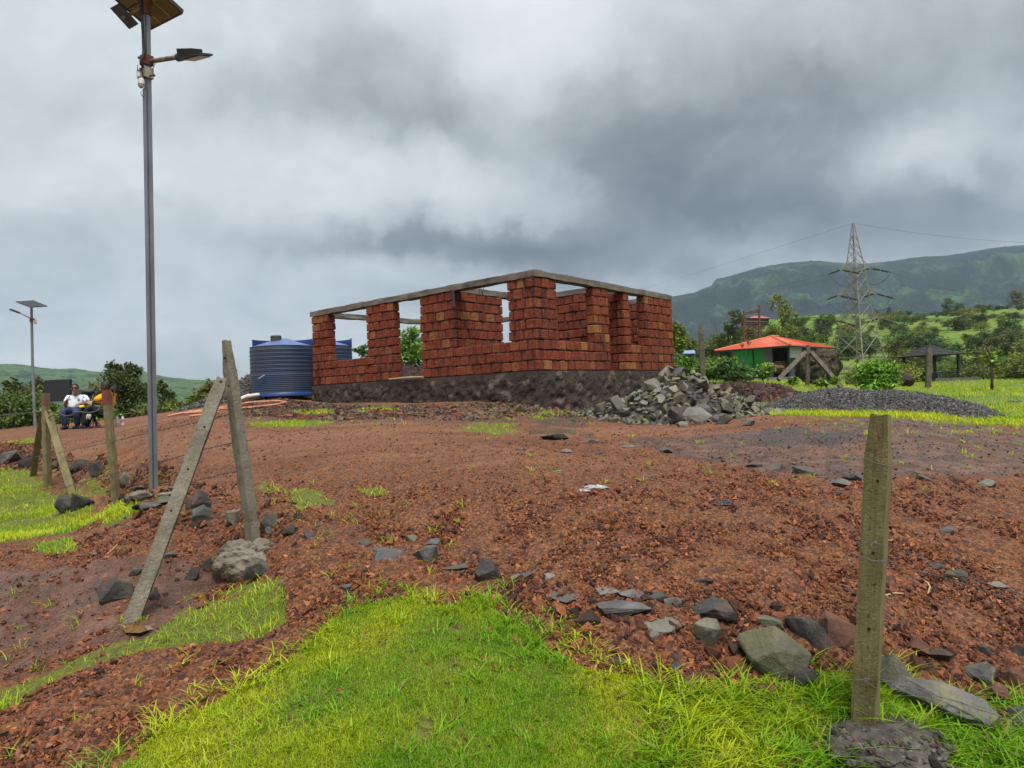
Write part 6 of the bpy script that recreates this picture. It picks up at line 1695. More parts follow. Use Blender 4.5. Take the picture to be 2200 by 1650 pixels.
FILM = flat('crumpled_clear_film', (.26, .255, .26), .3, .6)
def crumple(px, py, w, d, h, name, mat, label, cat, seed):
    g = G(px, py); n = 16; R = rng(seed); a = np.linspace(-.5, .5, n); A, B = np.meshgrid(a, a)
    rr = np.clip(1 - (A * A + B * B) * 3.6, 0, 1); Z = h * rr * (.4 + .9 * np.abs(fbm(A * 7, B * 7, seed, 3))) + .003
    msk = 1 + .4 * fbm(A * 4, B * 4, seed + 2, 2)
    V = np.stack([(A * w * msk).ravel(), (B * d * msk).ravel(), Z.ravel()], 1)
    i = np.arange(n - 1)[:, None] * n; j = np.arange(n - 1)[None, :]; Q = np.stack([i + j, i + j + 1, i + n + j + 1, i + n + j], -1).reshape(-1, 4)
    me = np_mesh(name, V, Q, mats=[mat]); return tag(obj(name, me, loc=g), label, cat)
crumple(1275, 1048, .22, .13, .03, 'plastic_film', FILM, 'crumpled clear plastic film lying in the middle of the yard', 'litter', 3)
crumple(1254, 1055, .10, .07, .02, 'plastic_scrap', FILM, 'small torn plastic scrap beside the crumpled film', 'litter', 5)
crumple(1554, 1084, .13, .09, .05, 'black_scrap', BLACKP, 'crumpled black scrap alone on the open red soil', 'litter', 7)
crumple(1230, 905, .1, .08, .03, 'dark_rag', CHAIRF, 'dark scrap in the grass left of the stone heap', 'litter', 9)
TWIG = flat('dark_twig', (.030, .022, .018), .9); PALETWIG = flat('pale_twig', (.42, .30, .16), .8); GREENST = flat('green_strip', (.03, .26, .07), .6)
lay([(897, 1114), (898, 1122), (905, 1130), (925, 1135), (950, 1138), (965, 1144), (982, 1146)], .006, 'twig', TWIG, 'dark curved twig lying above the stone row', 'twig', 2)
lay([(1188, 1015), (1200, 1013), (1207, 1014)], .006, 'green_strip', GREENST, 'small bright green strip lying on the yard', 'litter', 1)
lay([(1984, 1250), (1994, 1256), (1998, 1265), (1994, 1280)], .005, 'twig', PALETWIG, 'pale curved root fibre standing out right of near post', 'twig', 2)
lay([(1902, 1283), (1920, 1278), (1940, 1279)], .005, 'twig', PALETWIG, 'thin pale twig close to the near post', 'twig', 2)
lay([(230, 1193), (245, 1180), (252, 1172)], .004, 'twig', PALETWIG, 'thin pale straw on the mud at left', 'twig', 2)
lay([(1253, 1243), (1268, 1250), (1276, 1264)], .008, 'twig', TWIG, 'short dark root behind the flat grey slabs', 'twig', 2)
TILE = simple('red_clay', [(.3, (.16, .045, .030)), (.7, (.26, .080, .050))], 10, .9)
R = rng(12)
for (a, b_, w, d) in [(660, 897, .34, .16), (645, 893, .30, .15), (622, 897, .16, .10), (605, 898, .14, .08), (690, 895, .15, .1), (798, 886, .22, .12), (815, 889, .2, .1), (838, 891, .26, .08), (860, 893, .2, .09), (876, 902, .14, .1), (930, 876, .22, .18), (755, 903, .14, .1), (980, 893, .16, .1)]:
    g = G(a, b_); mb = MB(); mb.box((0, 0, .02), (w, d, .05)); o = mb.build('brick_fragment', TILE, loc=g); o.rotation_euler = (R.normal(0, .15), R.normal(0, .15), R.uniform(0, 3)); tag(o, 'broken red block fragment on the ground before the house plinth', 'brick fragment', 'red block fragments before the house')
# wet puddle at the brace foot
g = G_many([(262, 1352), (290, 1344), (320, 1350), (330, 1360), (300, 1372), (270, 1370)]); c = g.mean(0); zz = g[:, 2].max() + .004
mb = MB(); mb.add([(v[0] - c[0], v[1] - c[1], zz - c[2]) for v in g] + [(0, 0, zz - c[2])], [], [[i, (i + 1) % 6, 6] for i in range(6)])
o = mb.build('puddle', flat('muddy_water', (.16, .075, .035), .06, .6), loc=c); tag(o, kind='structure')
# ------------------------------------------------------------------ trees and shrubs
BARK = simple('grey_brown_bark', [(.3, (.045, .034, .026)), (.7, (.12, .095, .072))], 10, .95, .6, 30)
def foliage_mat(name, trans=.22):
    m, nt, b = new_mat(name)
    c = attr(nt, 'tint', 'Color'); r = objrand(nt)
    c = hsv(nt, c, h=span(nt, r, .485, .515), v=span(nt, math_node(nt, 'FRACT', math_node(nt, 'MULTIPLY', r, 5.3)), .8, 1.2))
    nt.links.new(c, b.inputs['Base Color']); b.inputs['Roughness'].default_value = .6; b.inputs['Specular IOR Level'].default_value = .3
    t = nt.nodes.new('ShaderNodeBsdfTranslucent'); nt.links.new(c, t.inputs['Color'])
    mx = nt.nodes.new('ShaderNodeMixShader'); mx.inputs[0].default_value = trans
    nt.links.new(b.outputs[0], mx.inputs[1]); nt.links.new(t.outputs[0], mx.inputs[2])
    out = [n for n in nt.nodes if n.type == 'OUTPUT_MATERIAL'][0]; nt.links.new(mx.outputs[0], out.inputs[0]); return m
LEAF = foliage_mat('foliage')
def crown_mesh(name, blobs, n, leaf, pal, seed, up=.3):
    """leaf-sized faces spread through clumps; blobs = (centre, radii, weight)"""
    R = rng(seed)
    w = np.array([b[2] for b in blobs]); w = w / w.sum(); bi = R.choice(len(blobs), n, p=w)
    # each blob holds a few sprays, so the crown is loose
    sp = [R.normal(size=(max(5, int(14 * b[2] + 4)), 3)) for b in blobs]
    pos = np.zeros((n, 3))
    for i, (c, r, _) in enumerate(blobs):
        k = np.nonzero(bi == i)[0]; s = sp[i] / np.linalg.norm(sp[i], axis=1)[:, None] * R.uniform(.45, 1.0, (len(sp[i]), 1))
        q = s[R.integers(0, len(s), len(k))] + R.normal(0, .21, (len(k), 3))
        pos[k] = np.array(c) + q * np.array(r)
    sz = leaf * R.uniform(.6, 1.35, n)
    nrm = R.normal(size=(n, 3)) + np.array([0, 0, up * 2]); nrm /= np.linalg.norm(nrm, axis=1)[:, None]
    a = np.cross(nrm, R.normal(size=(n, 3))); a /= np.linalg.norm(a, axis=1)[:, None]; b = np.cross(nrm, a)
    V = np.stack([pos - a * sz[:, None], pos + b * sz[:, None] * .42 + nrm * sz[:, None] * .12, pos + a * sz[:, None], pos - b * sz[:, None] * .42 + nrm * sz[:, None] * .12], 1).reshape(-1, 3)
    Q = np.arange(n * 4).reshape(n, 4)
    pal = np.array(pal); C = pal[R.integers(0, len(pal), n)] * R.uniform(.7, 1.3, (n, 1))
    return np_mesh(name, V, Q, {'tint': np.repeat(C, 4, 0)}, mats=[LEAF])
def trunk_mesh(name, h, r, limbs, seed, lean=(0, 0)):
    R = rng(seed); mb = MB()
    top = np.array([lean[0], lean[1], h]); pts = [np.array([0, 0, -.3 * r]), top * .33 + R.normal(0, r * .8, 3) * [1, 1, 0], top * .66 + R.normal(0, r * .8, 3) * [1, 1, 0], top]
    mb.tube(pts, [r * 1.25, r, r * .8, r * .45], 7)
    for (c, s) in limbs:
        p0 = np.array(pts[1]) * (1 - s) + np.array(pts[3]) * s; c = np.array(c); m = (p0 + c) / 2 + np.array([0, 0, .06 * h])
        mb.tube([p0, m, c], [r * .5, r * .3, r * .12], 5)
    return mb.mesh(name, BARK, smooth=True)
def _p(l, k): return [tuple(x * k for x in c) for c in l]
DKG = _p([(.032, .062, .016), (.050, .086, .020), (.070, .110, .026), (.022, .042, .013)], 1.25)
MDG = _p([(.055, .100, .018), (.082, .140, .024), (.11, .165, .030), (.036, .066, .016)], 1.45)
YEL = _p([(.115, .140, .022), (.17, .185, .028), (.080, .105, .020), (.21, .20, .040)], 1.35)
OLV = _p([(.072, .084, .024), (.10, .108, .030), (.125, .118, .038), (.050, .060, .020)], 1.35)
BRT = _p([(.095, .20, .018), (.15, .27, .026), (.20, .30, .034), (.06, .13, .018)], 1.5)
BLU = _p([(.040, .085, .030), (.06, .115, .038), (.085, .15, .045), (.03, .06, .022)], 1.4)

def make_tree(pos, blobs, n, leaf, pal, seed, label, h=None, r=.1, group=None, name='tree', cat='tree', limbs=True, lean=(0, 0), up=.3):
    t = thing(name, pos, label, cat, group)
    obj('crown', crown_mesh('crown', blobs, n, leaf, pal, seed, up), t)
    h = h or max(b[0][2] for b in blobs) * .9
    obj('trunk', trunk_mesh('trunk', h, r, [(b[0], R_(seed + i, .1, .6)) for i, b in enumerate(blobs[:7])] if limbs else [], seed, lean), t)
    return t
def R_(s, a, b): return float(rng(s).uniform(a, b))
def blob_px(pos, D, lst, depth=1.0):
    """crown clumps given by photo pixels (cx, cy, rx, ry, weight)"""
    k = D / F; R = rng(int(D * 10) + len(lst)); out = []
    for cx, cy, rx, ry, w in lst:
        c = P(cx, cy, D) - Vector(pos); c.y += R.normal(0, rx * k * .4)
        out.append((c[:], (rx * k, max(rx, ry) * k * depth * .8, ry * k), w))
    return out
def tree_px(px, D, lst, n, leaf, pal, seed, label, z=None, **kw):
    g = on_ground(px, D)
    if z is not None: g.z = z
    return make_tree(g, blob_px(g, D, lst), n, leaf, pal, seed, label, **kw)

# beyond the yard on the left
HG_ = 'dense low bushes along the left edge of the yard'
tree_px(20, 25.5, [(15, 880, 45, 36, 3), (-20, 890, 40, 36, 2), (60, 885, 34, 34, 2), (20, 908, 60, 22, 2)], 3200, .085, MDG + YEL[:1], 1, 'dense bush at the left picture edge behind the far lamp', name='bush', cat='bush', h=.8, r=.05)
tree_px(40, 33, [(28, 832, 14, 18, 1), (24, 848, 24, 20, 2), (60, 850, 22, 18, 1.5)], 900, .12, OLV + DKG[:1], 2, 'small pointed tree rising behind the leftmost bush', r=.06)
tree_px(100, 26.5, [(85, 870, 26, 26, 2), (100, 880, 36, 30, 3), (75, 895, 36, 24, 2), (112, 902, 40, 20, 2)], 2700, .085, MDG + YEL[:1], 3, 'dense bush behind the black screen', name='bush', cat='bush', h=.8, r=.05)
tree_px(88, 36, [(84, 828, 16, 14, 1), (78, 842, 22, 20, 2)], 600, .13, OLV, 4, 'olive treetop showing between far lamp and black screen', r=.06)
tree_px(185, 25.5, [(160, 900, 36, 24, 2), (190, 895, 36, 26, 2.5), (125, 905, 30, 18, 1.5), (215, 900, 30, 24, 2)], 2600, .085, MDG, 5, 'dense bush behind the two seated men', name='bush', cat='bush', h=.8, r=.05)
tree_px(262, 29, [(240, 792, 15, 15, 1.2), (256, 800, 18, 14, 1.2), (282, 795, 18, 17, 1.6), (262, 822, 34, 22, 3), (285, 838, 28, 24, 2), (240, 845, 26, 22, 2), (262, 868, 46, 26, 3), (285, 890, 40, 22, 2.5), (236, 885, 30, 22, 1.5)], 5200, .085, OLV + DKG, 6, 'tall dark loose tree rising behind the man in yellow', r=.09)
tree_px(215, 31, [(212, 850, 24, 26, 1.5), (205, 880, 30, 26, 1.5)], 900, .10, OLV, 7, 'olive brush left of the tall dark tree', name='bush', cat='bush', r=.05)
tree_px(355, 33, [(352, 832, 12, 16, 1), (350, 850, 18, 18, 1.6), (358, 872, 28, 18, 2)], 1100, .095, DKG + OLV, 8, 'small dark tree right of the lamp pole', r=.06)
tree_px(330, 28, [(310, 888, 26, 22, 2), (340, 890, 30, 18, 2)], 1300, .09, OLV + MDG, 9, 'bush behind the foot of the lamp pole', name='bush', cat='bush', r=.05)
tree_px(390, 28.5, [(375, 876, 28, 18, 2), (408, 868, 28, 20, 2.5), (430, 862, 20, 16, 1.5), (385, 888, 40, 12, 1.5)], 2100, .085, MDG + YEL[:2], 10, 'leafy bush between lamp pole and slanting brace', name='bush', cat='bush', r=.05)
tree_px(455, 31, [(452, 832, 16, 14, 1.4), (440, 850, 24, 16, 2), (462, 845, 18, 18, 1.5), (470, 858, 24, 14, 1.5)], 1500, .09, YEL + OLV, 11, 'yellowish shrub showing behind the brace and corner post', name='bush', cat='bush', r=.05)
tree_px(300, 60, [(300, 838, 20, 14, 1), (318, 846, 16, 14, 1)], 500, .2, DKG, 12, 'far dark treetop between tall tree and lamp pole', z=-9, r=.1)
# behind the house
tree_px(885, 36, [(880, 722, 24, 20, 2), (893, 745, 30, 24, 3), (872, 760, 30, 26, 3), (890, 785, 36, 26, 3), (930, 760, 40, 36, 3)], 4200, .10, BRT + MDG, 13, 'bright leafy green tree filling the doorway of the brick house', r=.12)
tree_px(782, 36, [(782, 752, 20, 10, 1.2), (800, 764, 24, 12, 1.4), (810, 748, 16, 12, 1)], 800, .10, MDG, 14, 'small leafy crown behind the sill of the end window', r=.07)
# right of the house
tree_px(1462, 30, [(1452, 708, 14, 14, 1.2), (1458, 725, 18, 16, 2), (1450, 742, 18, 14, 1.6), (1464, 748, 10, 10, .8)], 1900, .085, YEL + MDG, 15, 'small yellow-green tree at the right corner of the brick house', r=.05)
def bushpx(px, D, lst, n, leaf, pal, seed, label, **kw): return tree_px(px, D, lst, n, leaf, pal, seed, label, name='bush', cat='bush', h=.5, r=.03, **kw)
bushpx(1470, 25, [(1465, 783, 24, 20, 2), (1492, 790, 28, 16, 2), (1452, 795, 22, 16, 1.5), (1475, 806, 34, 12, 2)], 3600, .075, MDG + BRT[:2], 16, 'leafy bush at the right foot of the brick house')
bushpx(1520, 24, [(1515, 793, 26, 16, 2), (1537, 788, 20, 16, 1.5), (1525, 806, 30, 10, 1.5)], 2800, .075, BRT + MDG, 17, 'bright bush in front of the lone dark fence post')
bushpx(1578, 22, [(1568, 794, 26, 18, 2.5), (1592, 800, 20, 14, 2), (1552, 802, 18, 12, 1), (1575, 810, 34, 10, 2)], 4200, .075, DKG + BLU + MDG[:1], 18, 'dark green bush standing above the crest of the stone heap')
bushpx(1560, 23.5, [(1556, 775, 8, 8, 1), (1574, 777, 9, 8, 1), (1562, 786, 14, 8, 1)], 800, .07, BRT, 19, 'bright young shoots above the dark green bush')
bushpx(1640, 23, [(1622, 800, 14, 8, 1), (1640, 804, 18, 8, 1.4), (1655, 797, 8, 6, .6)], 1100, .07, BRT + MDG, 20, 'low leafy plants left of the old brace posts')
bushpx(1650, 40, [(1655, 785, 12, 6, 1), (1640, 790, 14, 7, 1)], 500, .10, BRT, 21, 'low bright weeds before the house veranda')
bushpx(1886, 20, [(1880, 790, 30, 14, 2), (1902, 797, 26, 15, 2), (1864, 803, 22, 15, 1.6), (1888, 816, 38, 16, 2.4), (1908, 816, 24, 14, 1.2), (1880, 830, 36, 10, 1.4)], 5200, .065, BRT + [(.13, .28, .035)], 22, 'bright green bush below the pylon behind the dark gravel heap')
bushpx(1775, 22, [(1765, 822, 16, 8, 1), (1700, 818, 14, 8, .8), (1790, 818, 12, 7, .7)], 900, .07, MDG + BRT, 23, 'weeds between the old braces and the brown boulder')
# saplings
t = make_tree(on_ground(2130, 19), blob_px(on_ground(2130, 19), 19, [(2130, 762, 16, 6, .8), (2140, 770, 14, 6, .6), (2120, 775, 10, 6, .5), (2136, 790, 8, 8, .4), (2150, 757, 8, 4, .3)]), 260, .06, BRT + YEL, 24, 'thin sapling with sparse leaves at the right', h=1.25, r=.035)
t = make_tree(on_ground(1849, 21), blob_px(on_ground(1849, 21), 21, [(1846, 745, 4, 6, .5), (1841, 772, 3, 8, .4)]), 60, .05, YEL, 25, 'very thin bare stem standing left of the bright bush', h=1.1, r=.022, limbs=False)
t = make_tree(on_ground(1598, 26), blob_px(on_ground(1598, 26), 26, [(1594, 742, 4, 8, .4), (1609, 735, 4, 8, .4)]), 50, .05, OLV, 26, 'thin forked bare stem before the green wall', h=.9, r=.03)

# ------------------------------------------------------------------ boulders, low wall, gazebo, trestle
BROWNROCK = rock_mat('rough_brown_boulder_rock', [(.25, (.014, .010, .008)), (.5, (.034, .025, .019)), (.78, (.075, .056, .040))], lichen=(.09, .085, .035), lich=.5, rand=.05)
c = on_ground(1757, 28.5)
lump('boulder', P(1757, 792, 28.5), (.95, .8, .78), BROWNROCK, 'big rounded dark brown boulder between the old brace posts', 12, 'boulder', .42, 5)
lump('boulder', P(1934, 816, 26), (.42, .36, .30), BROWNROCK, 'smaller split brown boulder right of the bright bush', 15, 'boulder', .5, 4)
lump('boulder', P(2178, 870, 14), (.20, .2, .10), DARKROCK, 'low dark rock in the grass at the right picture edge', 18, 'boulder', .4, 4)
lump('boulder', P(1672, 793, 33), (.34, .3, .2), REDROCK, 'low reddish rock in the grass before the house veranda', 19, 'boulder', .4, 4)
def stone_wall():
    D = 40; g = on_ground(2060, D); z0 = P(2060, 842, D).z; t = thing('stone_wall', Vector((g.x, g.y, z0)), 'low dry stone wall right of the gazebo', 'wall'); o_ = t.location
    R = rng(5); protos = [rock_mesh(900 + i, (1, .7, .8), n=14, bevel=.04, name='stone') for i in range(6)]
    for m in protos: m.materials.append(DARKROCK)
    for row in range(4):
        for k in range(14):
            px = 2012 + k * 6.8 + (row % 2) * 3; q = P(px, 839 - row * 6.4, D + R.normal(0, .05))
            o = obj('stone', protos[int(R.integers(6))], t, loc=q - o_, rot=(R.normal(0, .2), R.normal(0, .2), R.uniform(0, 6)), scale=(.21, .22, .21))
    mb = MB(); mb.bar(P(2010, 820, D + .2) - o_, P(2100, 817, D + .2) - o_, .06, .4); mb.build('coping', simple('grey_coping', [(.3, (.09, .085, .08)), (.7, (.16, .15, .14))], 5, .9), t)
    mb = MB(); mb.bar(P(2010, 832, D + .2) - o_, P(2100, 830, D + .2) - o_, .75, .25); mb.build('core', REDSPOIL, t)
stone_wall()
GBLACK = flat('charcoal_painted_wood', (.020, .026, .026), .6); SHINGLE = simple('dark_shingle', [(.3, (.022, .023, .023)), (.7, (.060, .060, .058))], 6, .85, .3, 20)
def gazebo():
    D = 50; z0 = P(2000, 826, D).z; g = Vector((ray(2000, 800)[0] * D, D, z0)); t = thing('gazebo', g, 'charcoal open gazebo with tiled hip roof behind the brown fence post', 'gazebo', rotz=.12)
    s = D / F; hw = 37 * s; ze = 61 * s; zt = 84 * s; dp = hw * .9
    mb = MB(); mb.box((0, 0, .04), (2 * hw + .3, 2 * dp + .3, .12)); mb.build('floor', GBLACK, t)
    for a in (-1, 1):
        for b_ in (-1, 1): mb = MB(); mb.bar((a * hw, b_ * dp, .02), (a * hw, b_ * dp, ze), .16, .16); mb.build('post', GBLACK, t)
    ov = .28
    E = [(-hw - ov, -dp - ov, ze), (hw + ov, -dp - ov, ze), (hw + ov, dp + ov, ze), (-hw - ov, dp + ov, ze)]
    roof = MB(); A = (-.25, 0, zt); roof.add([*E, (0, 0, zt)], [], [[0, 1, 4], [1, 2, 4], [2, 3, 4], [3, 0, 4]]); rf = roof.build('roof', GBLACK, t)
    for k in range(7):                             # courses of shingles as stepped rings
        f0, f1 = k / 7, (k + 1) / 7 + .02; mb = MB()
        for i in range(4):
            p, q = Vector(E[i]), Vector(E[(i + 1) % 4]); ap = Vector((0, 0, zt)); n = (q - p).cross(ap - p).normalized(); n = n if n.z > 0 else -n
            a0, a1, b0, b1 = p.lerp(ap, f0), q.lerp(ap, f0), p.lerp(ap, min(1, f1)), q.lerp(ap, min(1, f1))
            mb.add([(a0 + n * .075)[:], (a1 + n * .075)[:], (b1 + n * .035)[:], (b0 + n * .035)[:], (a0 + n * .01)[:], (a1 + n * .01)[:]], [[0, 1, 2, 3], [4, 5, 1, 0]])
        mb.build('shingle_course', SHINGLE, rf)
    mb = MB(); mb.lathe([(.0, zt + .2), (.07, zt + .1), (.10, zt)], 10); mb.build('finial', GBLACK, rf)
    for b_ in (-1, 1):
        mb = MB(); mb.bar((-hw, b_ * dp, 25 * s), (hw, b_ * dp, 25 * s), .07, .07); mb.build('rail', GBLACK, t)
        mb = MB(); mb.bar((-hw, b_ * dp, .22), (hw, b_ * dp, .22), .06, .06); mb.build('rail', GBLACK, t)
        for k in range(1, 12):
            x = -hw + 2 * hw * k / 12; mb = MB(); mb.bar((x, b_ * dp, .24), (x, b_ * dp, 25 * s - .03), .045, .045); mb.build('baluster', GBLACK, t)
    mb = MB(); mb.bar((hw, -dp, 25 * s), (hw, dp, 25 * s), .07, .07); mb.build('rail', GBLACK, t)
gazebo()
D = 36; c = on_ground(2160, D); t = thing('trestle', c, 'small dark trestle bench at the far right', 'trestle'); kk = lambda a, b_: P(a, b_, D) - c
for p, q in (((2140, 821), (2174, 820)),): mb = MB(); mb.bar(kk(*p), kk(*q), .08, .25); mb.build('top', GBLACK, t)
for p, q in (((2168, 820), (2158, 835)), ((2168, 820), (2177, 834)), ((2144, 821), (2146, 835))): mb = MB(); mb.bar(kk(*p), kk(*q), .08, .08); mb.build('leg', GBLACK, t)

# ------------------------------------------------------------------ green house with orange roof
ORANGE = simple('orange_roof_sheet', [(.3, (.52, .105, .050)), (.7, (.62, .145, .075))], 2, .5, spec=.4)
GREENW = simple('bright_green_wall', [(.3, (.050, .42, .115)), (.7, (.070, .50, .145))], 1.2, .8)
GREYW = simple('grey_plaster', [(.3, (.19, .20, .225)), (.7, (.26, .27, .295))], 1.2, .85)
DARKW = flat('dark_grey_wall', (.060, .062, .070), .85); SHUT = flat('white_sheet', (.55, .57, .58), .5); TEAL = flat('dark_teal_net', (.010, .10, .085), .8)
STEELP = flat('black_steel_post', (.012, .013, .014), .5)
def green_house():
    D = 64; zb = P(1660, 812, D).z
    g = Vector((ray(1660, 812)[0] * D, D, zb)); t = thing('house', g, 'green and grey house with bright orange sheet roof', 'house')
    L = lambda px, py, DD: P(px, py, DD) - g
    # roof corners: eave points, ridge
    e0, e1, e2 = L(1535, 754, 62.5), L(1697, 742, 57.5), L(1797, 747, 66); e3 = e0 + (e2 - e1)
    r0, r1 = L(1658, 724, 62.8), L(1672, 724, 66.5)
    roof = MB(); roof.add([v[:] for v in (e0, e1, e2, e3, r0, r1)], [[0, 1, 4, 4][:3] + [4]] if False else [], [[0, 1, 4], [1, 2, 5], [1, 5, 4], [2, 3, 5], [3, 0, 4], [3, 4, 5]])
    rf = roof.build('roof', ORANGE, t)
    for (p, q, a, b_, n) in ((e0, e1, r0, r0, 30), (e1, e2, r0, r1, 22)):      # raised corrugations
        for k in range(n):
            f = (k + .5) / n; s_ = p.lerp(q, f); up = a.lerp(b_, f)
            mb = MB(); o = Vector((0, 0, .03)); mb.bar((s_ + o)[:], (s_.lerp(up, .97) + o)[:], .10, .05); mb.build('roof_rib', ORANGE, rf)
    mb = MB(); mb.tube([e1 + V3(0, 0, .06), r0 + V3(0, 0, .08), r1 + V3(0, 0, .08)], .11, 8); mb.tube([e0 + V3(0, 0, .05), r0 + V3(0, 0, .08)], .08, 8); mb.build('ridge_cap', ORANGE, rf)
    mb = MB(); mb.bar(e0 - V3(0, 0, .09), e1 - V3(0, 0, .09), .06, .16); mb.bar(e1 - V3(0, 0, .09), e2 - V3(0, 0, .09), .06, .16); mb.build('fascia', STEELP, rf)
    def panel(px0, px1, D0, D1, top0, top1, nm, mat, lab=None, th=.18, zlo=0.0):
        a, b_ = L(px0, 790, D0), L(px1, 790, D1); a.z = b_.z = zlo; c, d = L(px1, top1, D1), L(px0, top0, D0); c.x, c.y = b_.x, b_.y; d.x, d.y = a.x, a.y
        nn = (b_ - a).cross(Vector((0, 0, 1))).normalized() * th; nn = nn if nn.y > 0 else -nn
        mb = MB(); V = [a, b_, c, d]; V += [v + nn for v in V]; mb.add([v[:] for v in V], [[0, 1, 2, 3], [4, 7, 6, 5], [0, 4, 5, 1], [1, 5, 6, 2], [2, 6, 7, 3], [3, 7, 4, 0]])
        o = mb.build(nm, mat, t)
        if lab: o['label'] = lab
        return o
    panel(1548, 1573, 63.5, 63.2, 757, 754, 'net_screen', TEAL)
    panel(1573, 1581, 63.2, 63.0, 756, 754, 'wall', GREYW, 'grey strip of wall')
    panel(1581, 1642, 63.0, 61.5, 754, 748, 'wall', GREENW, 'bright green wall')
    panel(1642, 1660, 61.5, 61.0, 750, 747, 'wall', GREYW, 'grey wall beside the green')
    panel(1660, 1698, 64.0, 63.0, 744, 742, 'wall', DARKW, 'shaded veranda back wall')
    panel(1667, 1674, 63.4, 63.2, 760, 760, 'door', STEELP, th=.05)
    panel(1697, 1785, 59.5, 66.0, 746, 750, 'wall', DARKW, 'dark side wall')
    zl = L(1730, 768, 61).z
    for k in range(6):                              # white cladding boards
        a, b_ = L(1697, 767 - k * 3.9, 59.2), L(1722, 767 - k * 3.9, 61.1); mb = MB(); mb.bar(a, b_, .06, .15); mb.build('board', SHUT, t)
        a, b_ = L(1755, 768 - k * 3.6, 63.6), L(1781, 768 - k * 3.6, 65.6); mb = MB(); mb.bar(a, b_, .06, .15); mb.build('board', SHUT, t)
    for a, DD, tp in ((1550, 62.6, 756), (1620, 60.3, 750), (1696, 58.0, 744), (1782, 65.6, 749)):
        q = L(a, 800, DD); q.z = -.3; r_ = L(a, tp, DD); r_.x, r_.y = q.x, q.y; mb = MB(); mb.bar(q, r_, .11, .11); mb.build('post', STEELP, t)
    a, b_ = L(1610, 782, 60.2), L(1697, 778, 57.8); mb = MB(); mb.bar(a, b_, .06, .06); mb.build('railing', STEELP, t)
    for k in range(22):
        f = (k + .5) / 22; q = a.lerp(b_, f); mb = MB(); mb.bar(q - V3(0, 0, .03), q - V3(0, 0, .75), .035, .035); mb.build('baluster', STEELP, t)
    mb = MB(); mb.box(L(1676, 783, 61.5), (.75, .5, .6)); o = mb.build('cabinet', flat('orange_cabinet', (.55, .20, .03), .6), t)
    mb = MB(); c = [e0, e1, e2, e3]; mb.add([(v.x * .94, v.y, .0) for v in c] + [(v.x * .94, v.y, -1.2) for v in c], [[0, 1, 2, 3], [0, 4, 5, 1], [1, 5, 6, 2], [2, 6, 7, 3], [3, 7, 4, 0]]); mb.build('floor_slab', GREYW, t)
green_house()
def hill_house():
    D = 230; c = P(1634, 712, D); t = thing('house', c, 'small far house with two red roofs among trees above the orange one', 'house'); k = lambda a, b_, dd=0: P(a, b_, D + dd) - c
    RR = flat('faded_red_roof', (.34, .12, .09), .7)
    def hip(x0, x1, ye, yr, nm):
        mb = MB(); a, b_ = k(x0, ye), k(x1, ye + .5); d = Vector((0, 7, 0)); r0, r1 = k(x0 + (x1 - x0) * .38, yr) + d * .5, k(x0 + (x1 - x0) * .66, yr) + d * .5
        mb.add([v[:] for v in (a, b_, b_ + d, a + d, r0, r1)], [[0, 1, 5, 4], [2, 3, 4, 5]], [[1, 2, 5], [3, 0, 4]]); mb.build(nm, RR, t)
    hip(1608, 1660, 683, 676, 'roof'); hip(1601, 1650, 691, 684, 'roof')
    mb = MB(); a, b_ = k(1614, 690), k(1655, 690); mb.box((a + b_) / 2 + V3(0, 3.5, -.2), ((b_ - a).x, 4.5, 2.2)); mb.build('wall', TEAL, t)
    mb = MB(); a, b_ = k(1606, 700), k(1646, 700); mb.box((a + b_) / 2 + V3(0, 3.5, .2), ((b_ - a).x, 5, 2.6)); mb.build('wall', flat('brown_wall', (.15, .085, .06), .8), t)
    for x in (1612, 1625, 1638): mb = MB(); mb.box(k(x, 699) + V3(0, .85, 0), (.9, .1, 1.2)); mb.build('window', DARKW, t)
hill_house()
# rusty double pole
RP = simple('rusty_pole', [(.3, (.07, .030, .022)), (.7, (.16, .065, .042))], 4, .85)
D = 72; c = P(1615, 735, D); t = thing('utility_frame', c, 'rusty two-legged utility frame behind the orange roof', 'utility pole'); k = lambda a, b_: P(a, b_, D) - c
for p, q in (((1598.5, 740), (1598, 674)), ((1632, 734), (1631, 663))): mb = MB(); mb.bar(k(*p), k(*q), .22, .16); mb.build('leg', RP, t)
for y0, y1 in ((674, 665.5), (677, 669)): mb = MB(); mb.bar(k(1597, y0), k(1632, y1), .12, .12); mb.build('crossbar', RP, t)
for k_ in range(7): mb = MB(); mb.bar(k(1599, 690 + k_ * 6), k(1631, 688 + k_ * 6), .06, .06); mb.build('rung', RP, t)
for x, y in ((1631, 661), (1627, 672), (1598, 672)): mb = MB(); mb.lathe([(0, .28), (.10, .24), (.07, .16), (.11, .10), (.07, .02), (.05, 0)], 8, k(x, y)[:]); mb.build('insulator', flat('insulator', (.06, .045, .04), .4), t)
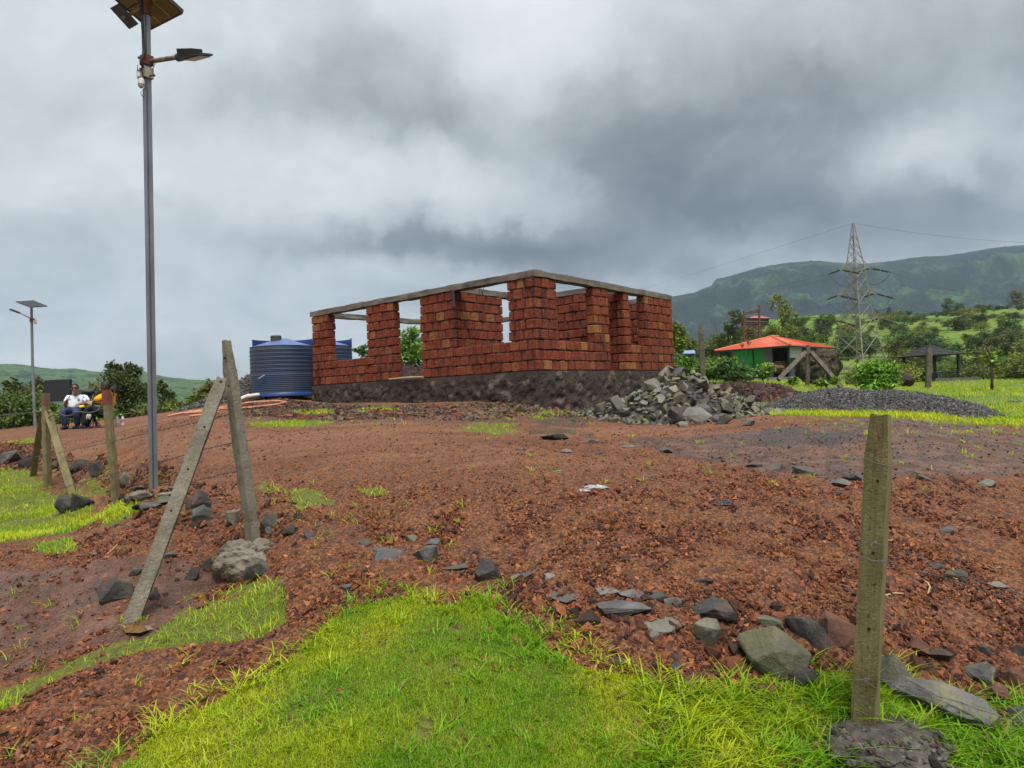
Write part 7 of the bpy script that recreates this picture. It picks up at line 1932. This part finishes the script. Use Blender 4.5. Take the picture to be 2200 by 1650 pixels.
# blue tarpaulin shed
D = 33; c = on_ground(1475, D); t = thing('shed', c, 'low shed with blue tarpaulin at the right of the brick house', 'shed'); k = lambda a, b_, dd=0: P(a, b_, D + dd) - c
TARP = flat('blue_tarpaulin', (.035, .12, .48), .5, var=.3)
mb = MB(); V = [k(1446, 738), k(1463, 737), k(1464, 733, 1.2), k(1444, 734, 1.2)]; V += [v - V3(0, 0, .04) for v in V]; mb.add([v[:] for v in V], [[0, 1, 2, 3], [4, 7, 6, 5], [0, 4, 5, 1], [1, 5, 6, 2], [2, 6, 7, 3], [3, 7, 4, 0]]); mb.build('tarpaulin', TARP, t)
mb = MB(); V = [k(1468, 759), k(1494, 758), k(1492, 752, 1.2), k(1470, 753, 1.2)]; V += [v - V3(0, 0, .04) for v in V]; mb.add([v[:] for v in V], [[0, 1, 2, 3], [4, 7, 6, 5], [0, 4, 5, 1], [1, 5, 6, 2], [2, 6, 7, 3], [3, 7, 4, 0]]); mb.build('lean_to_roof', flat('pale_blue_sheet', (.20, .30, .48), .5), t)
mb = MB(); mb.box(k(1455, 775, .6) , (.6, .5, 1.7)); mb.build('wall', flat('slate_wall', (.10, .13, .19), .8), t)
mb = MB(); mb.box(k(1481, 776, .6) , (.5, .5, .75)); mb.build('wall', flat('slate_wall2', (.09, .11, .15), .8), t)
for a in (1447, 1463): mb = MB(); q = k(a, 737.5); mb.bar(q, V3(q.x, q.y, 0), .06); mb.build('post', GBLACK, t)

# ------------------------------------------------------------------ transmission tower and its lines
LAT = simple('weathered_galvanised_lattice', [(.3, (.185, .18, .16)), (.7, (.28, .265, .23))], .6, .7, metal=.15)
def tower():
    D = 128.0; base = P(1849, 812, D); t = thing('transmission_tower', base, 'tall lattice steel transmission tower before the grassy hill', 'pylon')
    s = D / F                                       # metres per photo pixel
    ax = P(1831, 478, D) - base                     # leaning with the picture? no: keep plumb
    H_ = 334 * s
    # heights (px above base) and half widths (px)
    prof = [(0, 52), (45, 42), (92, 33), (128, 27), (158, 23.5), (188, 20), (215, 17.5), (236, 16), (334, 1.2)]
    hw = lambda h: float(np.interp(h, [a for a, _ in prof], [b for _, b in prof]))
    yaw = math.radians(24); cy, sy = math.cos(yaw), math.sin(yaw)
    def pt(h, a, b_, k=1.0): w = hw(h) * k * s; x, y = a * w, b_ * w; return np.array([x * cy - y * sy, x * sy + y * cy, h * s])
    cor_ = [(-1, -1), (1, -1), (1, 1), (-1, 1)]
    k2 = .80
    P_ = lambda h, i: pt(h, cor_[i % 4][0], cor_[i % 4][1], k2)
    for i in range(4):
        mb = MB()
        for (h0, _), (h1, _) in zip(prof, prof[1:]): mb.bar(P_(h0, i), P_(h1, i), .17 if h0 < 120 else .13, up=(1, 0, 0))
        mb.build('leg', LAT, t)
    levels = [0, 45, 92, 128, 158, 188, 215, 236]
    for f in range(4):
        mb = MB(); w = .085
        for h0, h1 in zip(levels, levels[1:]):
            mb.bar(P_(h0, f), P_(h1, f + 1), w, up=(1, 0, .1)); mb.bar(P_(h0, f + 1), P_(h1, f), w, up=(1, 0, .1))
            if h0 > 0: mb.bar(P_(h0, f), P_(h0, f + 1), w * .9, up=(0, 0, 1))
            if h0 < 92:                              # redundant members in the broad panels
                hm = (h0 + h1) / 2; c = (P_(hm, f) + P_(hm, f + 1)) / 2
                mb.bar(P_(hm, f), P_(hm, f + 1), w * .7, up=(0, 0, 1)); mb.bar(P_(hm, f), (P_(h0, f) * .5 + c * .5), w * .6, up=(1, 0, .1)); mb.bar(P_(hm, f + 1), (P_(h0, f + 1) * .5 + c * .5), w * .6, up=(1, 0, .1))
        hh = [236, 256, 275, 293, 310]
        for h0, h1 in zip(hh, hh[1:]): mb.bar(P_(h0, f), P_(h1, f + 1), w * .8, up=(1, 0, .1)); mb.bar(P_(h0, f + 1), P_(h1, f), w * .8, up=(1, 0, .1))
        mb.build('bracing', LAT, t)
    ad = np.array([math.cos(-.1), math.sin(-.1), 0])
    INS = flat('brown_insulator', (.030, .022, .020), .35)
    ends = []
    for h, l in ((236, 29), (182, 36), (128, 42)):
        for sg in (-1, 1):
            tip = ad * sg * l * s * 1.05 + np.array([0, 0, (h - (1 if h == 236 else 2)) * s]); mb = MB()
            near = [i for i in range(4) if (P_(h, i) @ ad) * sg > 0] or [0, 1]
            near = sorted(range(4), key=lambda i: -(P_(h, i) @ ad) * sg)[:2]
            for i in near:
                a0, a1 = P_(h, i), P_(h + 17, i); mb.bar(a0, tip, .11, up=(0, 0, 1)); mb.bar(a1, tip, .10, up=(0, 0, 1))
                for f in (.33, .66): mb.bar(a0 * (1 - f) + tip * f, a1 * (1 - f) + tip * f, .06, up=(1, 0, .2)); 
                mb.bar(a0 * .67 + tip * .33, a1 * .34 + tip * .66, .06, up=(1, 0, .2))
            mb.bar(P_(h, near[0]) * .5 + tip * .5, P_(h, near[1]) * .5 + tip * .5, .07, up=(0, 0, 1))
            mb.build('cross_arm', LAT, t)
            yl = {236: (632, 690), 182: (715, 742), 128: (800, 790)}[h]
            for dpx, far in (('r', np.array(P(2420, yl[0], 96))), ('l', np.array(P(1230, yl[1], 430)))):
                dirn = far - np.array(base) - tip; dirn[2] -= .10 * np.linalg.norm(dirn)
                dirn = dirn / np.linalg.norm(dirn); mb = MB()
                for q in range(2):
                    p0 = tip + dirn * (.6 + q * 1.7); mb.tube([p0, p0 + dirn * 1.35], .17, 8)
                mb.tube([tip, tip + dirn * 4.2], .04, 5); mb.build('insulator_string', INS, t)
                ends.append((sg, h, dpx, tip + dirn * 4.2))
            e = [x for x in ends if x[0] == sg and x[1] == h]; p, q = e[-2][3], e[-1][3]
            mb = MB(); mb.tube([p * (1 - f) + q * f - np.array([0, 0, 2.4 * 4 * f * (1 - f)]) for f in np.linspace(0, 1, 9)], .03, 5); mb.build('jumper_wire', STEELP, t)
    # conductors as wires of their own
    wm = flat('conductor', (.085, .09, .095), .6, metal=.3); bb = np.array(base)
    for sg, h, dpx, p in ends:
        p = p + bb
        yl = {236: (632, 690), 182: (715, 742), 128: (800, 790)}[h]
        far = np.array(P(2420, yl[0], 96)) if dpx == 'r' else np.array(P(1230, yl[1] + (0 if sg < 0 else 6), 430))
        mb = MB(); mb.tube([p * (1 - f) + far * f - np.array([0, 0, 5.0 * 4 * f * (1 - f) * .5]) for f in np.linspace(0, 1, 24)], .020, 5)
        o = mb.build('conductor_wire', wm); nm = {236: 'top', 182: 'middle', 128: 'lowest'}[h]
        tag(o, 'thin power line from the %s %s cross arm of the pylon, running %s' % (nm, 'left' if sg < 0 else 'right', 'right' if dpx == 'r' else 'left'), 'power line')
    pk = bb + np.array([0, 0, H_])
    for dv, nm in ((np.array(P(2420, 528, 96)) - pk, 'right'), (np.array(P(1230, 660, 430)) - pk, 'left')):
        mb = MB(); mb.tube([pk * (1 - f) + (pk + dv) * f - np.array([0, 0, 4.0 * f * (1 - f)]) for f in np.linspace(0, 1, 24)], .017, 5)
        o = mb.build('earth_wire', wm); tag(o, 'thin earth wire from the pylon peak running to the %s' % nm, 'power line')
tower()

# ------------------------------------------------------------------ trees of the middle distance and the grassy hill
def proto(seed, pal, n, leaf, kind):
    R = rng(seed); blobs = []
    nb = {'round': 7, 'flat': 6, 'tall': 6, 'bush': 5}[kind]
    for i in range(nb):
        a = R.uniform(0, 6.28); rr = R.uniform(0, 1)
        if kind == 'tall': c = (.17 * math.cos(a), .17 * math.sin(a), .20 + .72 * (i + .5) / nb); r = (.21, .21, .15)
        elif kind == 'flat': c = (.36 * rr * math.cos(a), .36 * rr * math.sin(a), .66 + .12 * R.random()); r = (.24, .24, .13)
        elif kind == 'bush': c = (.4 * rr * math.cos(a), .4 * rr * math.sin(a), .35 + .25 * R.random()); r = (.30, .30, .30)
        else: c = (.27 * rr * math.cos(a), .27 * rr * math.sin(a), .26 + .56 * (i + .5) / nb); r = (.27, .27, .19)
        blobs.append((c, r, 1.0))
    cm = crown_mesh('crown', blobs, n, leaf, pal, seed, .3)
    tm = trunk_mesh('trunk', .75 if kind != 'bush' else .4, .028, [(b[0], .3) for b in blobs[:5]], seed)
    return cm, tm
PR = {'dark': [proto(600 + i, DKG, 1300, .042, k) for i, k in enumerate(('round', 'round', 'round', 'bush'))],
      'mid': [proto(620 + i, MDG + DKG[:1], 1300, .042, k) for i, k in enumerate(('round', 'round', 'bush'))],
      'olive': [proto(640 + i, OLV + MDG[:1], 1300, .040, k) for i, k in enumerate(('round', 'tall', 'bush'))],
      'gum': [proto(660 + i, OLV + YEL[:2], 900, .040, k) for i, k in enumerate(('tall', 'tall'))],
      'yellow': [proto(680 + i, YEL + MDG[:1], 1200, .042, k) for i, k in enumerate(('round', 'bush'))]}
_usen = [0]
def plant(pos, h, w, kind, label, group=None, i=None, name='tree', cat='tree'):
    ps = PR[kind]; _usen[0] += 1; cm, tm = ps[(_usen[0] if i is None else i) % len(ps)]
    t = thing(name, pos, label, cat, group, rotz=(_usen[0] * 2.4) % 6.28); t.scale = (w, w, h)
    obj('crown', cm, t); obj('trunk', tm, t); return t
def plant_px(px, base_py, D, h_px, w_px, kind, label, group=None, i=None):
    p = P(px, base_py, D); return plant(p, h_px * D / F, w_px * D / F * 1.15, kind, label, group, i)
# around the two houses
plant_px(1682, 745, 95, 112, 74, 'gum', 'tall feathery gum tree rising highest behind the orange roof', i=0)
plant_px(1660, 740, 88, 50, 56, 'yellow', 'yellow-green tree right behind the orange roof ridge', i=0)
plant_px(1578, 752, 90, 84, 66, 'olive', 'olive feathery tree left of the rusty utility frame', i=1)
plant_px(1610, 748, 84, 52, 60, 'olive', 'olive tree behind the rusty utility frame', i=0)
plant_px(1548, 760, 92, 50, 60, 'olive', 'low olive tree over the left end of the orange roof', i=0)
plant_px(1530, 768, 110, 42, 54, 'mid', 'green tree left of the orange-roofed house', i=0)
plant_px(1500, 772, 115, 30, 54, 'mid', 'low green tree behind the lone dark fence post', i=1)
plant_px(1712, 735, 95, 40, 44, 'olive', 'olive tree right of the tall gum tree', i=2)
plant_px(1735, 742, 100, 32, 50, 'mid', 'green scrub behind the right side of the orange roof', i=2)
plant_px(1775, 720, 215, 44, 54, 'dark', 'dark round tree on the slope left of the pylon', i=0)
plant_px(1822, 775, 150, 56, 60, 'dark', 'big dark tree seen through the pylon legs', i=1)
plant_px(1868, 770, 150, 50, 56, 'dark', 'dark tree seen through the right legs of the pylon', i=0)
plant_px(1925, 765, 120, 38, 60, 'olive', 'olive tree right of the pylon foot', i=0)
plant_px(1960, 805, 75, 62, 74, 'olive', 'olive bush-like tree behind the left post of the gazebo', i=0)
plant_px(1905, 800, 85, 44, 60, 'olive', 'olive scrub between pylon foot and bright bush', i=2)
plant_px(2068, 828, 70, 70, 56, 'dark', 'dark leafy tree just right of the gazebo', i=0)
plant_px(2098, 818, 60, 50, 64, 'olive', 'loose olive tree behind the low stone wall', i=1)
plant_px(2120, 815, 75, 80, 72, 'olive', 'taller olive tree behind the thin sapling', i=0)
plant_px(2178, 838, 42, 74, 66, 'olive', 'loose olive tree at the right picture edge', i=0)
plant_px(2200, 815, 65, 66, 70, 'yellow', 'yellow-green tree behind the one at right edge', i=0)
plant_px(2150, 835, 50, 30, 60, 'mid', 'low green bush behind the trestle', i=2)
plant_px(2010, 806, 90, 30, 80, 'mid', 'low green scrub behind the gazebo', i=2)
plant_px(2240, 835, 40, 80, 70, 'mid', 'green tree just beyond the right edge', i=0)
# belt of scrub between the house, the gazebo and the right edge
R = rng(321)
for k in range(46):
    px = R.uniform(1815, 2290); D = R.uniform(58, 135); py = 838 - (D - 58) * .45 + R.uniform(-4, 4)
    if 1950 < px < 2050 and D < 75: D += 25
    hpx, wpx = R.uniform(26, 62) * 80 / D, R.uniform(44, 84) * 80 / D
    kd = ['olive', 'yellow', 'mid', 'olive', 'mid'][int(R.integers(5))]
    zone_ = 'between pylon and gazebo' if px < 1950 else 'just behind the gazebo' if px < 2060 else 'right of the gazebo'
    lb = '%s scrub tree in the belt of foliage %s' % ({'olive': 'olive', 'yellow': 'yellowish', 'mid': 'green'}[kd], zone_)
    plant(P(px, py, D), hpx * D / F, wpx * D / F * 1.15, kd, lb, 'scrub: ' + lb)
for k in range(14):
    px = R.uniform(1455, 1590); D = R.uniform(85, 150); lb = 'olive scrub tree at the hill foot left of the orange roof'
    plant(P(px, 772 - (D - 85) * .25, D), R.uniform(30, 52) * 100 / F, R.uniform(50, 80) * 100 / F, ['olive', 'mid', 'yellow'][k % 3], lb if k % 3 == 0 else lb.replace('olive', 'green' if k % 3 == 1 else 'yellowish'), 'scrub left of the roof %s' % ['olive', 'green', 'yellowish'][k % 3])
# low bushes closing off the meadow on the right
R = rng(654)
for k in range(34):
    px = R.uniform(1815, 2300); D = R.uniform(31, 52)
    if 1940 < px < 2062 and D < 50: D = R.uniform(54, 62)
    g_ = on_ground(px, D); kd = ['mid', 'olive', 'yellow'][k % 3]; hh_ = R.uniform(.8, 1.9); zone_ = 'left of the gazebo' if px < 1950 else 'behind the gazebo' if px < 2062 else 'right of the gazebo'
    lb = '%s meadow bush %s' % ({'mid': 'green', 'olive': 'olive', 'yellow': 'yellowish'}[kd], zone_); g_.z -= .1
    plant(g_, hh_, hh_ * R.uniform(1.3, 2.0), kd, lb, 'meadow bushes: ' + lb, i=2 if kd != 'yellow' else 1, name='bush', cat='bush')
# on the hill
def crest_tree(px, h, w, kind, label, i=None, dz=-.6):
    p = hill_at(px, .985); p.z += dz; plant(p, h * p.y / F, w * p.y / F * 1.15, kind, label, None, i)
crest_tree(2045, 36, 34, 'olive', 'largest olive tree on the hill crest with pointed top', 1)
crest_tree(2070, 26, 30, 'dark', 'dark bushy tree beside the pointed one on the crest', 0)
crest_tree(2118, 16, 28, 'dark', 'round dark tree standing alone on the right part of crest', 2)
crest_tree(1918, 20, 11, 'dark', 'little palm-like tree alone on the crest right of pylon', 2)
crest_tree(2195, 46, 40, 'olive', 'tall olive tree on the crest at the right picture edge', 0)
crest_tree(2165, 12, 22, 'dark', 'low dark shrub on the crest left of the rightmost tree', 3)
R = rng(99)
WHO = {'dark': 'dark green', 'mid': 'mid green', 'olive': 'olive', 'yellow': 'yellowish'}
n = 0
for k in range(2400):
    if n >= 290: break
    px = R.uniform(1440, 2330); tt = R.uniform(.02, .95)
    dens = .5 + .9 * fbm(np.array([px * .011]), np.array([tt * 2.6]), 5, 3)[0]
    if 1690 < px < 1900 and tt > .72: dens *= .25
    if tt < .35: dens += .35
    if px > 2050: dens += .25
    if R.random() > dens: continue
    p = hill_at(px, tt); h = R.uniform(11, 31) * (1.3 - .5 * tt); kd = ['dark', 'mid', 'olive', 'dark', 'yellow'][int(R.integers(5))]
    where = 'above the orange roof' if px < 1700 else 'round the pylon' if px < 1900 else 'above the gazebo' if px < 2070 else 'towards the right edge'
    lev = 'low on the grassy hill' if tt < .33 else 'halfway up the grassy hill' if tt < .66 else 'high on the grassy hill'
    lb = '%s tree %s, %s' % (WHO[kd], lev, where)
    p.z -= .3; plant(p, h * 260 / F * .8, h * R.uniform(1.1, 1.9) * 260 / F * .8, kd, lb, 'hill trees: ' + lb); n += 1

print('TRIS', sum(sum(len(p.vertices) - 2 for p in m.polygons) for m in bpy.data.meshes))
